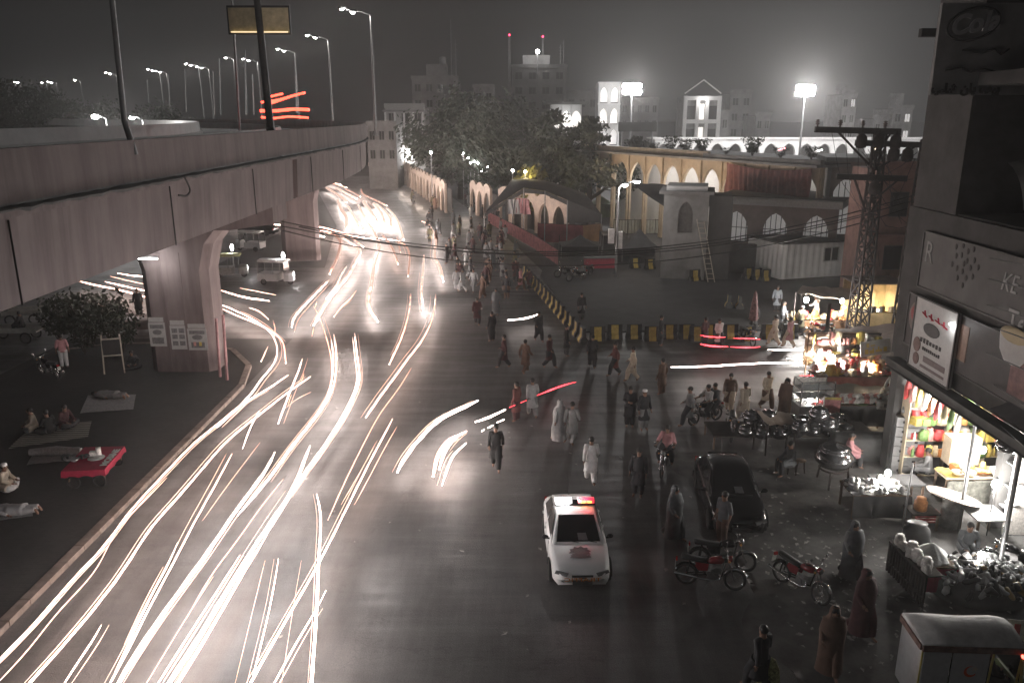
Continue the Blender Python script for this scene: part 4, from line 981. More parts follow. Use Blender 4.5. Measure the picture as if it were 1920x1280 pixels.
def put(proto, px, Y, zt, label, group, first, h0, cat='tree', rz=0):
    p = at(px, 640, 0); r_ = ray(px, 300); X = r_.x/r_.y*Y
    s_ = zt/h0
    o = proto if first else copy_tree(proto)
    o.location = (X, Y, 0); o.rotation_euler = (0,0,rz); o.scale = (s_, s_, s_); tag(o, label, cat, group); return o
G = 'trees in front of the mosque'
put(tA, 862, 122, 15.2, 'biggest hazy tree spreading above the small lamps', G, True, 13.5)
put(tA, 955, 108, 14.0, 'very dark tree standing between the hazy tree and the pavilion', G, False, 13.5, rz=2)
put(tB, 1040, 98, 12.6, 'layered tree before the lit pavilion, left of its twin', G, True, 12)
put(tB, 1108, 92, 11.8, 'layered tree with spreading boughs right of the lit pavilion', G, False, 12, rz=1.2)
put(tB, 1190, 96, 9.6, 'smaller layered tree in front of the dark billboard', G, False, 12, rz=3.2)
put(tA, 912, 116, 10.5, 'low dark tree hanging over the white festoon lamps', G, False, 13.5, rz=4)
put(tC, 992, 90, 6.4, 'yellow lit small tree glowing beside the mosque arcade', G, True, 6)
G = 'dark trees beyond the flyover'
for i, (px, Y, zt, lb) in enumerate([(20, 150, 18, 'tall dark tree mass at the left frame edge'), (95, 150, 16.5, 'dark tree right of the tallest mass at left'), (310, 140, 13.6, 'rounded dark tree between the bright lamp and flyover'), (208, 150, 14, 'dark tree between the two bright low lamps'), (130, 170, 15, 'dark tree behind the left bright lamp')]):
    put(tA, px, Y, zt, lb, G, False, 13.5, rz=i*1.3)
# warm uplight in the yellow tree and string of white lamps below the big tree
lp = empty('garden_lamp', (atY(985, 322, 88).x, 88, 0), 0, 'warm garden lamp shining up into the yellow tree', 'lamp')
hz_ = atY(985, 322, 88).z; MB().ball((0,0,hz_), .16, 10, 6).build('bulb', em('warm_garden', (1,.8,.35), 30), lp); MB().cyl((0,.2,0), (0,.2,hz_), .06).build('pole', steel, lp); lamp(lp, (0,-.5,hz_), 420, (1,.78,.35), .2)
wl = empty('garden_lamp', (atY(972, 320, 86).x-.6, 86, 0), 0, 'white garden lamp left of the warm one under the dark tree', 'lamp')
hz_ = atY(972, 320, 86).z; MB().ball((0,0,hz_), .14, 10, 6).build('bulb', E_L, wl); MB().cyl((0,.2,0), (0,.2,hz_), .05).build('pole', steel, wl)
for i, (px, py) in enumerate([(868, 288), (877, 296), (889, 302), (897, 306), (903, 320), (914, 313), (808, 286), (882, 306)]):
    p = atY(px, py, 112); t_ = empty('festoon_bulb', (p.x, 112, 0), 0, ORD[i].replace('leftmost', 'first') + ' white bulb of the cluster glowing under the big hazy tree', 'lamp', 'cluster of white bulbs under the big tree')
    MB().ball((0,0,p.z), .17, 8, 6).build('bulb', E_L, t_); MB().cyl((0,.3,0), (0,.3,p.z+.2), .05).build('pole', steel, t_)
    if i % 2 == 0: lamp(t_, (0,-.6,p.z), 180, (1,1,1), .2)
# shrubs on the mosque roof edge
def make_plant(name, h, s_, seed, n=260, lm=None, lsz=.11):
    random.seed(seed); t_ = empty(name); st = MB()
    for i in range(6):
        a = i*1.05; st.tube([(0,0,0), (math.cos(a)*s_*.3, math.sin(a)*s_*.3, h*.5), (math.cos(a)*s_*.7, math.sin(a)*s_*.7, h*.95)], [.03, .02, .01], 5)
    st.build('stem', bark, t_); cr = MB(); vs = []; fs = []
    for i in range(n):
        a = random.uniform(0, 6.28); r_ = s_*random.random()**.5; z = h*random.uniform(.25, 1.05); p = Vector((math.cos(a)*r_*(z/h+.2), math.sin(a)*r_*(z/h+.2), z))
        q = Vector((random.gauss(0,1), random.gauss(0,1), random.gauss(0,1))).normalized()*lsz*random.uniform(.6,1.4); y = q.orthogonal().normalized()*lsz*.45
        k = len(vs); vs += [p-q, p-y, p+q, p+y]; fs.append((k,k+1,k+2,k+3))
    cr.add(vs, fs); cr.build('foliage', lm or leafm, t_, fix=False); return t_
pl = make_plant('roof_shrub', 1.15, .8, 3); A_ = Vector((8.4, 95)); B_ = Vector((24.6, 65))
nms = ['leftmost low', 'spiky', 'tall thin', 'bushy', 'small round', 'widest dark', 'leaning', 'rightmost']
for i, k in enumerate([.28, .36, .43, .5, .6, .70, .8, .9]):
    q = A_ + (B_-A_)*k; o = pl if i == 0 else copy_tree(pl); sc = [.8, 1.1, 1.3, 1, .7, 1.2, .9, .8][i]
    o.location = (q.x+2.2, q.y+1.4, 8.5); o.scale = (sc, sc, sc*(1.2 if i % 2 else .9)); o.rotation_euler = (0,0,i*1.7); tag(o, nms[i] + ' shrub growing on the mosque roof before the courtyard wall', 'shrub', 'shrubs on the mosque roof')
# ================================================================== PEOPLE
skin_m = mat('skin_brown', (.22,.12,.08), .6, var=.1); hair_m = mat('black_hair', (.012,.011,.01), .6, var=.2); eye_m = mat('eye_dark', (.01,.01,.01), .3, var=0)
CL = {'white': (.62,.61,.60), 'cream': (.55,.46,.36), 'grey': (.2,.2,.2), 'dark': (.035,.035,.038), 'brown': (.12,.07,.05), 'pink': (.26,.19,.185), 'red': (.13,.03,.03),
      'pale': (.36,.36,.36), 'blue': (.30,.33,.37), 'olive': (.13,.12,.07), 'maroon': (.07,.028,.03), 'black': (.015,.015,.015), 'slate': (.10,.105,.11)}
def cloth(k): return mat(k + '_cloth', CL[k], .85, var=.25, scale=5, bump=.25)
def skin_mesh(verts, edges, radii, extra):
    me = bpy.data.meshes.new('b'); me.from_pydata(verts, edges, []); o = bpy.data.objects.new('b', me); S.collection.objects.link(o)
    md = o.modifiers.new('s', 'SKIN'); md.use_smooth_shade = True
    if not me.skin_vertices: 
        import bmesh
        bm = bmesh.new(); bm.from_mesh(me); bm.verts.layers.skin.verify(); bm.to_mesh(me); bm.free()
    for i, sv in enumerate(me.skin_vertices[0].data):
        sv.radius = radii[i] if isinstance(radii[i], tuple) else (radii[i], radii[i])
        sv.use_root = (i == 0)
    s2 = o.modifiers.new('u', 'SUBSURF'); s2.levels = 1; s2.render_levels = 1
    dg = bpy.context.evaluated_depsgraph_get(); dg.update(); ev = o.evaluated_get(dg); m2 = ev.to_mesh()
    mb = MB(); mb.add([v.co.copy() for v in m2.vertices], [tuple(p.vertices) for p in m2.polygons], True)
    ev.to_mesh_clear(); bpy.data.objects.remove(o); extra(mb); return mb
def pose(kind):
    """joint positions for a 1.70 m adult facing +Y"""
    P = dict(pel=(0,0,.92), wai=(0,0,1.08), che=(0,.0,1.30), nec=(0,-.01,1.46), hb=(0,.015,1.55), ht=(0,.0,1.68))
    for s_, q in ((-1,'l'), (1,'r')):
        P['sh'+q] = (s_*.17, -.01, 1.41); P['el'+q] = (s_*.25, -.04, 1.13); P['wr'+q] = (s_*.27, .05, .89); P['ha'+q] = (s_*.27, .09, .81)
        P['hi'+q] = (s_*.09, 0, .88); P['kn'+q] = (s_*.10, .02, .49); P['an'+q] = (s_*.11, -.02, .09); P['to'+q] = (s_*.13, .14, .03)
    if kind == 'walk':
        P['knl'] = (-.10,.20,.52); P['anl'] = (-.10,.26,.10); P['tol'] = (-.11,.42,.06); P['knr'] = (.10,-.02,.48); P['anr'] = (.10,-.30,.14); P['tor'] = (.11,-.18,.03)
        P['ell'] = (-.24,-.14,1.15); P['wrl'] = (-.25,-.14,.92); P['hal'] = (-.25,-.12,.84); P['elr'] = (.24,.02,1.15); P['wrr'] = (.24,.20,.98); P['har'] = (.23,.27,.95)
    if kind == 'folded':
        P['wrl'] = (-.08,.20,1.08); P['hal'] = (.0,.23,1.10); P['wrr'] = (.08,.22,1.14); P['har'] = (.0,.24,1.15)
    if kind == 'reach':
        P['elr'] = (.24,.16,1.20); P['wrr'] = (.20,.38,1.12); P['har'] = (.19,.47,1.12); P['ell'] = (-.24,.12,1.17); P['wrl'] = (-.18,.34,1.08); P['hal'] = (-.16,.43,1.08); P['che'] = (0,.05,1.29); P['nec'] = (0,.08,1.44); P['hb'] = (0,.12,1.53); P['ht'] = (0,.14,1.66)
    if kind in ('sit', 'ride', 'floor'):
        dz = {'sit': -.45, 'ride': -.08, 'floor': -.78}[kind]
        lean = {'sit': .10, 'ride': .12, 'floor': .12}[kind]
        for k in list(P):
            x, y, z = P[k]; P[k] = (x, y + max(0, z-.92)*lean*1.5, z + dz)
        for s_, q in ((-1,'l'), (1,'r')):
            if kind == 'sit':
                P['hi'+q] = (s_*.10, .02, .45); P['kn'+q] = (s_*.15, .44, .50); P['an'+q] = (s_*.16, .42, .09); P['to'+q] = (s_*.17, .58, .03)
                P['el'+q] = (s_*.25, .14, .74); P['wr'+q] = (s_*.16, .36, .62); P['ha'+q] = (s_*.13, .44, .60)
            elif kind == 'ride':
                P['hi'+q] = (s_*.11, .02, .82); P['kn'+q] = (s_*.24, .40, .66); P['an'+q] = (s_*.22, .18, .32); P['to'+q] = (s_*.24, .33, .27)
                P['el'+q] = (s_*.30, .26, 1.08); P['wr'+q] = (s_*.31, .50, 1.04); P['ha'+q] = (s_*.31, .58, 1.04)
            else:
                P['hi'+q] = (s_*.11, .02, .12); P['kn'+q] = (s_*.34, .28, .16); P['an'+q] = (s_*-.06, .36, .08); P['to'+q] = (s_*-.18, .34, .06)
                P['el'+q] = (s_*.27, .12, .42); P['wr'+q] = (s_*.18, .32, .28); P['ha'+q] = (s_*.14, .40, .26)
    return {k: Vector(v) for k, v in P.items()}
def make_person(kind, top, bottom, head='hair', long_=True, shawl=None, seed=0, kam=.56):
    random.seed(seed); P = pose(kind); seated = kind in ('sit', 'ride', 'floor')
    order = ['pel','wai','che','nec','hb','ht']; V = [P[k] for k in order]; E = [(i, i+1) for i in range(5)]
    Rr = [(.15,.11), (.13,.10), (.16,.11), (.055,.055), (.085,.095), (.07,.08)]
    for q in 'lr':
        n = len(V); V += [P['sh'+q], P['el'+q], P['wr'+q], P['ha'+q]]; E += [(2, n), (n, n+1), (n+1, n+2), (n+2, n+3)]; Rr += [.062, .045, .030, (.042,.02)]
        n = len(V); V += [P['hi'+q], P['kn'+q], P['an'+q], P['to'+q]]; E += [(0, n), (n, n+1), (n+1, n+2), (n+2, n+3)]; Rr += [.095, .065, .045, (.045,.03)]
    def extra(mb):
        hc = (P['hb']+P['ht'])/2; fd = Vector((0,1,0))
        mb.loft([[hc+Vector((x*.9, .075+y, z)) for x, y, z in ((-.012,0,.03),(.012,0,.03),(.020,.0,-.03),(-.020,.0,-.03))], [hc+Vector((x, .105+y, z)) for x, y, z in ((-.006,0,.01),(.006,0,.01),(.016,.012,-.028),(-.016,.012,-.028))]], True, False)
        for s_ in (-1, 1): mb.ball(hc+Vector((s_*.088, -.005, -.01)), .026, 6, 4, (.4, .8, 1.2))
        mb.beam(hc+Vector((-.024,.088,-.055)), hc+Vector((.024,.088,-.055)), .012, .010)
        for q, s_ in (('l',-1), ('r',1)):
            w, h = P['wr'+q], P['ha'+q]; d = (h-w).normalized(); side = d.orthogonal().normalized() if abs(d.z) > .9 else Vector((1,0,0)); side = Vector((0,1,0)) if abs(d.z) > .8 else side
            nrm = d.cross(side).normalized()
            for f in range(4):
                L = (.068, .078, .073, .055)[f]; b0 = h + side*(-.027+.018*f) + d*.01
                mb.tube([b0, b0+d*L*.5+nrm*.004*s_, b0+d*L*.85+nrm*.018*s_, b0+d*L+nrm*.03*s_], [.010,.009,.008,.006], 5)
            b0 = h + side*.034 - d*.03; mb.tube([b0, b0+side*.028+d*.03, b0+side*.03+d*.055], [.012,.010,.007], 5)
    root = empty('person')
    skin_mesh([tuple(v) for v in V], E, Rr, extra).build('body', skin_m, root, fix=False)
    hc = (P['hb']+P['ht'])/2
    e = MB()
    for s_ in (-1, 1): e.ball(hc+Vector((s_*.032, .083, .012)), .011, 6, 4)
    e.build('eyes', eye_m, root)
    # trousers
    tr = MB(); N = 12
    for q in 'lr':
        pts = [P['hi'+q]+Vector((0,0,.05)), P['hi'+q]*.5+P['kn'+q]*.5, P['kn'+q], P['kn'+q]*.45+P['an'+q]*.55, P['an'+q]+Vector((0,0,.03))]
        w = 1.15 if long_ else .95; tr.tube(pts, [.13*w, .118*w, .10*w, .088*w, .07*w], N)
    tr.ball(P['pel']+Vector((0,0,-.02)), .17, N, 6, (1.05, .82, .75)); tr.build('trousers', cloth(bottom), root)
    # tunic or shirt
    tp = MB(); rings = []
    lv = [(.0, .05, .055), (.03, .12, .09), (.07, .19, .115), (.16, .205, .13), (.32, .175, .125), (.45, .18, .13)]
    spine = [P['nec'], P['che'], P['wai'], P['pel']]; Ls = [0]
    for i in range(3): Ls.append(Ls[-1] + (spine[i+1]-spine[i]).length)
    def sp_at(d):
        for i in range(3):
            if d <= Ls[i+1]: return spine[i].lerp(spine[i+1], (d-Ls[i])/(Ls[i+1]-Ls[i]))
        return spine[3] + (spine[3]-spine[2]).normalized()*(d-Ls[3])
    if not seated: lv += ([(.56, .20, .145), (.72, .215, .16), (.90, .235, .18), (.55+kam*.78, .25, .195)] if long_ else [(.54,.185,.14), (.62,.19,.145)])
    else: lv += [(.55, .21, .17)]
    ph = random.uniform(0, 6)
    for d, a, b_ in lv:
        c0 = sp_at(d); fold = max(0, d-.45)*.10
        rings.append([c0 + Vector((math.cos(t)*a*(1+fold*math.sin(5*t+ph)), math.sin(t)*b_*(1+fold*math.sin(4*t+ph)), 0)) for t in [2*math.pi*j/16 for j in range(16)]])
    tp.loft(rings, True)
    for q in 'lr':
        s0 = P['sh'+q]; tp.tube([P['che'].lerp(s0, .55)+Vector((0,0,.05)), s0, s0.lerp(P['el'+q], .5), P['el'+q], P['el'+q].lerp(P['wr'+q], .5 if long_ else .1), P['wr'+q] if long_ else P['el'+q].lerp(P['wr'+q], .15)], [.07,.085,.075,.064,.06,.055], 10)
    if seated and long_ and kind != 'ride':
        for q in 'lr': tp.tube([P['hi'+q]+Vector((0,-.03,.05)), (P['hi'+q]+P['kn'+q])/2+Vector((0,0,.03)), P['kn'+q]+Vector((0,.0,.02))], [.15,.14,.125], 12)
    tp.build('kameez' if long_ else 'shirt', cloth(top), root)
    if head == 'hair':
        h = MB(); h.ball(hc+Vector((0,-.022,.028)), .105, 14, 8, (.92, 1.0, 1.0)); h.build('hair', hair_m, root)
    elif head == 'cap':
        h = MB(); h.lathe([(.098,-.01),(.102,.02),(.095,.06),(.07,.08),(.01,.085)], hc+Vector((0,-.01,.035)), 14); h.build('cap', cloth('white'), root)
        MB().ball(hc+Vector((0,-.03,.0)), .098, 12, 6, (.9,.95,.95)).build('hair', hair_m, root)
    if shawl:
        sh = MB(); rg = []
        base = P['pel'].z
        for t_, z, a, b_, yo in ((0, hc.z+.125, .02, .02, -.02), (0, hc.z+.11, .08, .09, -.02), (0, hc.z+.02, .115, .125, -.03), (0, hc.z-.10, .12, .12, -.03), (0, P['che'].z+.10, .24, .16, .0), (0, P['che'].z-.10, .28, .21, .02), (0, base+.05, .27, .22, .0), (0, base-.12, .26, .22, .0)) + (((0, .45, .27, .24, 0), (0, .12, .30, .27, 0)) if not seated else ()):
            cy = P['ht'].y if z > P['nec'].z else P['pel'].y*.3 + P['che'].y*.5
            rg.append([Vector((math.cos(q)*a*(1+.05*math.sin(6*q+ph)), cy+yo+math.sin(q)*b_*(1+.05*math.sin(5*q)), z)) for q in [2*math.pi*j/18 for j in range(18)]])
        # leave the face open: drop front faces around head height
        n = 18; vs = [p for r_ in rg for p in r_]; fs = []
        for i in range(len(rg)-1):
            for j in range(n):
                if i in (1, 2) and 2 <= j <= 6: continue
                fs.append((i*n+j, i*n+(j+1)%n, (i+1)*n+(j+1)%n, (i+1)*n+j))
        sh.add(vs, fs, True); sh.build('shawl', cloth(shawl), root, fix=False)
    return root
PROTO = {}
def person(kind, top, bottom, loc, rz, label, head='hair', long_=True, shawl=None, group=None, sc=1.0, z=None):
    key = (kind, top, bottom, head, long_, shawl)
    if key in PROTO: o = copy_tree(PROTO[key])
    else: o = PROTO[key] = make_person(kind, top, bottom, head, long_, shawl, len(PROTO))
    if isinstance(loc, tuple) and len(loc) == 2: loc = at(loc[0], loc[1], 0 if z is None else z)
    o.location = (loc[0], loc[1], (0 if z is None else z)); o.rotation_euler = (0, 0, R(rz)); o.scale = (sc, sc, sc)
    for k_ in ('group',):
        if k_ in o: del o[k_]
    return tag(o, label, 'person', group)
PV = .15
person('walk', 'white', 'white', (1107, 906), 0, 'person in long white kameez walking away behind the white traffic car')
person('folded', 'dark', 'dark', (1180, 800), 170, 'person in dark clothes standing left in the pair beyond the traffic car')
person('stand', 'dark', 'grey', (1206, 806), 200, 'person in black vest over grey kameez standing right in the pair', shawl=None, head='cap')
person('walk', 'cream', 'cream', (1393, 790), 20, 'person in cream shalwar kameez walking towards the lit stalls')
person('walk', 'brown', 'cream', (1366, 772), 160, 'person in brown kameez crossing left of the cream clad walker')
person('walk', 'cream', 'brown', (1436, 768), 200, 'person in pale cream top and brown trousers just right of the cream walker')
person('stand', 'maroon', 'maroon', (1470, 782), 150, 'person wrapped in a red brown shawl beside the glass food case', shawl='brown')
person('walk', 'pale', 'grey', (998, 782), 10, 'tall person in light grey kameez crossing beyond the red light streak')
person('walk', 'pale', 'pale', (1048, 828), 30, 'person in pale grey walking in front left of the group mid junction', shawl='pale')
person('walk', 'grey', 'grey', (1072, 832), -20, 'person in dull grey kameez walking right of the pale shawled one')
person('stand', 'red', 'maroon', (968, 790), 60, 'person in dark red kameez left of the tall light grey walker')
person('walk', 'black', 'black', (930, 880), 180, 'person all in black standing at the end of the short white streaks')
person('walk', 'red', 'dark', (1152, 705), 90, 'person in red kameez hurrying across mid junction near the barrier')
person('walk', 'cream', 'cream', (1185, 715), 80, 'person in cream kameez following the red clad one across the junction')
person('walk', 'slate', 'dark', (1262, 1010), 220, 'person in slate grey kameez bending forward beside the parked motorbikes', shawl='slate')
person('stand', 'slate', 'brown', (1352, 1022), 120, 'person in grey shirt and brown trousers beside the black car', long_=False)
person('stand', 'dark', 'dark', (1195, 930), 160, 'person in dark clothes standing in shadow behind the traffic car')
person('walk', 'maroon', 'maroon', (1612, 1190), 200, 'person draped in a large dark red shawl walking beside the goods tables', shawl='maroon', sc=1.04)
person('walk', 'grey', 'dark', (1592, 1085), 190, 'person in grey shawl walking behind the dark red shawl', shawl='slate')
person('walk', 'brown', 'brown', (1552, 1262), 170, 'person in a dull brown shawl at the bottom edge of the forecourt', shawl='brown')
# behind the yellow barriers
bar = [((1090, 600), 'stand', 'dark', 'grey', 'person in dark jacket standing at the bend of the striped barrier'),
 ((1238, 648), 'stand', 'black', 'dark', 'person in black at the left end of the yellow barrier row'),
 ((1320, 652), 'folded', 'maroon', 'dark', 'person in maroon standing between yellow barrier blocks'),
 ((1346, 655), 'walk', 'white', 'dark', 'person in white top by the middle of the yellow barriers'),
 ((1450, 648), 'walk', 'cream', 'cream', 'broad person in cream kameez left of the orange streak of stalls'),
 ((1478, 652), 'walk', 'pink', 'cream', 'person in pinkish kameez right of the broad cream one'),
 ((1455, 585), 'stand', 'blue', 'dark', 'person in pale blue shirt standing behind the far stall queue'),
 ((1466, 618), 'folded', 'blue', 'slate', 'person in pale blue kameez just in front of the other blue shirt'),
 ((1412, 622), 'stand', 'dark', 'dark', 'person in dark kameez beside the closed striped parasol'),
 ((1528, 606), 'reach', 'white', 'cream', 'stallholder in white under the far bright bulb'),
 ((1500, 628), 'stand', 'olive', 'dark', 'person in olive kameez at the left end of the far stall'),
 ((950, 560), 'stand', 'dark', 'brown', 'person in dark top standing near the striped barrier start'),
 ((868, 548), 'walk', 'pale', 'pale', 'left person of the two in pale kameez on the road edge'),
 ((888, 548), 'walk', 'pale', 'grey', 'right person of the two in pale kameez on the road edge'),
 ((976, 545), 'walk', 'pink', 'brown', 'person in dusty pink walking along the striped barrier')]
for (p, k, a, b_, lb) in bar: person(k, a, b_, p, random.choice([0, 40, 160, 200, 250]), lb)
# the crowd on the road edge: individuals
random.seed(21)
cols_ = ['dark', 'grey', 'slate', 'brown', 'maroon', 'pale', 'olive', 'black']; crowd = []
n = 0; tries = 0; by_col = {}
while n < 74 and tries < 3000:
    tries += 1
    py = random.uniform(352, 548); k = (py-352)/196
    px = random.uniform(745+110*k, 905+95*k)
    if py > 500 and px < 900 and random.random() < .5: continue
    p = at(px, py, 0)
    if any((p-q).length < 1.0 for q in crowd): continue
    crowd.append(p); a = random.choice(cols_); b_ = {'dark':'grey','grey':'dark','slate':'slate','brown':'brown','maroon':'dark','pale':'pale','olive':'dark','black':'dark'}[a]
    kind = {'dark':'walk','grey':'stand','slate':'walk','brown':'stand','maroon':'walk','pale':'walk','olive':'stand','black':'folded'}[a]
    o = person(kind, a, b_, (p.x, p.y, 0), random.uniform(0, 360), '', group='crowd walking along the arched wall', shawl='slate' if a == 'slate' else None, sc=random.uniform(.92, 1.08))
    by_col.setdefault(a, []).append((p.y, o))
    n += 1
NTH = ['nearest', 'second nearest', 'third nearest', 'fourth nearest', 'fifth nearest', 'sixth nearest', 'seventh nearest', 'eighth nearest', 'ninth nearest', 'tenth nearest', 'eleventh nearest', 'twelfth nearest', 'thirteenth nearest', 'fourteenth nearest', 'fifteenth nearest', 'sixteenth nearest']
for a, lst in by_col.items():
    lst.sort(key=lambda q: q[0])
    for i, (_, o) in enumerate(lst): o['label'] = f"{NTH[min(i, 15)]} {'black' if a == 'black' else 'grey shawled' if a == 'slate' else a} clad walker in the crowd by the arched wall"
# dark figures crossing the middle of the junction
for i, (p, a, lb) in enumerate([((895, 610), 'maroon', 'left end of the dark group, in maroon'), ((922, 640), 'dark', 'dark kameez, second from the left end'), ((945, 690), 'maroon', 'maroon kameez, nearest on the left side'), ((905, 560), 'brown', 'brown kameez, farthest on the left side'), ((930, 590), 'slate', 'grey shawl, beside the striped barrier start'),
    ((1010, 640), 'dark', 'dark kameez, right of the white curved streak'), ((1030, 690), 'maroon', 'maroon kameez, mid group'), ((1062, 668), 'black', 'black clothes, close to the barrier bend'), ((985, 700), 'brown', 'brown kameez, mid group near the camera'), ((1110, 690), 'dark', 'dark kameez, rightmost before the red clad walker'), ((1240, 740), 'brown', 'brown kameez, alone near the long white streak'), ((1290, 800), 'grey', 'grey kameez, left of the two riders')]):
    person(['walk','stand','walk'][i % 3], a, {'slate':'slate','grey':'dark','black':'dark'}.get(a, 'dark' if a != 'brown' else 'brown'), p, 40*i, 'person crossing the dark junction, ' + lb, shawl='slate' if a == 'slate' else None, group='figures crossing the dark junction')
# under the flyover
person('stand', 'dark', 'dark', (262, 592), 190, 'person in dark kameez standing on the pavement corner before headlight streaks', z=PV)
person('floor', 'dark', 'dark', (222, 592), 200, 'person sitting on the planter edge nearest the standing silhouette', z=PV+.35)
person('floor', 'brown', 'dark', (195, 594), 180, 'person sitting on the planter edge beside the bushes', z=PV+.35)
person('stand', 'pink', 'white', (122, 690), 30, 'person in dusty pink shirt and white trousers by the parked motorbike', z=PV, long_=False)
person('floor', 'cream', 'grey', (68, 806), 120, 'person in pale yellow top sitting left on the striped mat', z=PV+.05)
person('floor', 'black', 'black', (95, 812), 60, 'person in black sitting in the middle of the striped mat', z=PV+.05)
person('floor', 'maroon', 'dark', (122, 800), 250, 'person in maroon top sitting right on the striped mat', z=PV+.05)
person('floor', 'cream', 'white', (8, 918), 280, 'person in cream kameez sitting on a white cloth at the left edge', z=PV+.05, head='cap')
person('floor', 'dark', 'dark', (250, 690), 200, 'dark seated person in shadow left of the pier posters', z=PV)
person('floor', 'slate', 'dark', (222, 668), 150, 'dark seated person in shadow between the posters and the bushes', z=PV)
person('sit', 'dark', 'dark', (45, 625), 90, 'person in dark clothes riding the pale open cart at left', z=.35)
# sleepers
for i, (p, c_, rz, lb) in enumerate([((30, 962), 'pale', 95, 'person lying asleep under a pale patterned cloth at left edge'), ((205, 748), 'grey', 80, 'person lying asleep on the far grey mat in the shadow')]):
    w = at(*p, PV); o = make_person('stand', c_, c_, 'hair', True, None, 50+i); o.location = (w.x+.8, w.y, PV+.17); o.rotation_euler = (R(-90), 0, R(90+(rz-90))); tag(o, lb, 'person')
# at the stalls and shops
person('sit', 'slate', 'dark', (1482, 890), 100, 'person in grey kameez sitting hunched on a stool by the black pots')
person('sit', 'pink', 'dark', (1586, 872), 250, 'person in pale shirt sitting beside the end of the pot row')
person('reach', 'slate', 'black', (1774, 898), 275, 'person in grey numbered shirt leaning at the lit shop counter', long_=False)
person('sit', 'white', 'white', (1672, 752), 120, 'person in white with a cap sitting high behind the lit food stall', head='cap', z=.75)
person('sit', 'slate', 'dark', (1806, 1052), 170, 'person in light grey kameez sitting behind the heap of shoes')
person('sit', 'grey', 'dark', (1738, 905), 60, 'person in grey sitting low beside the thin iron pole')
person('walk', 'dark', 'dark', (1420, 1300), 30, 'person in dark clothes cut by the bottom edge beside the leafy cloth')
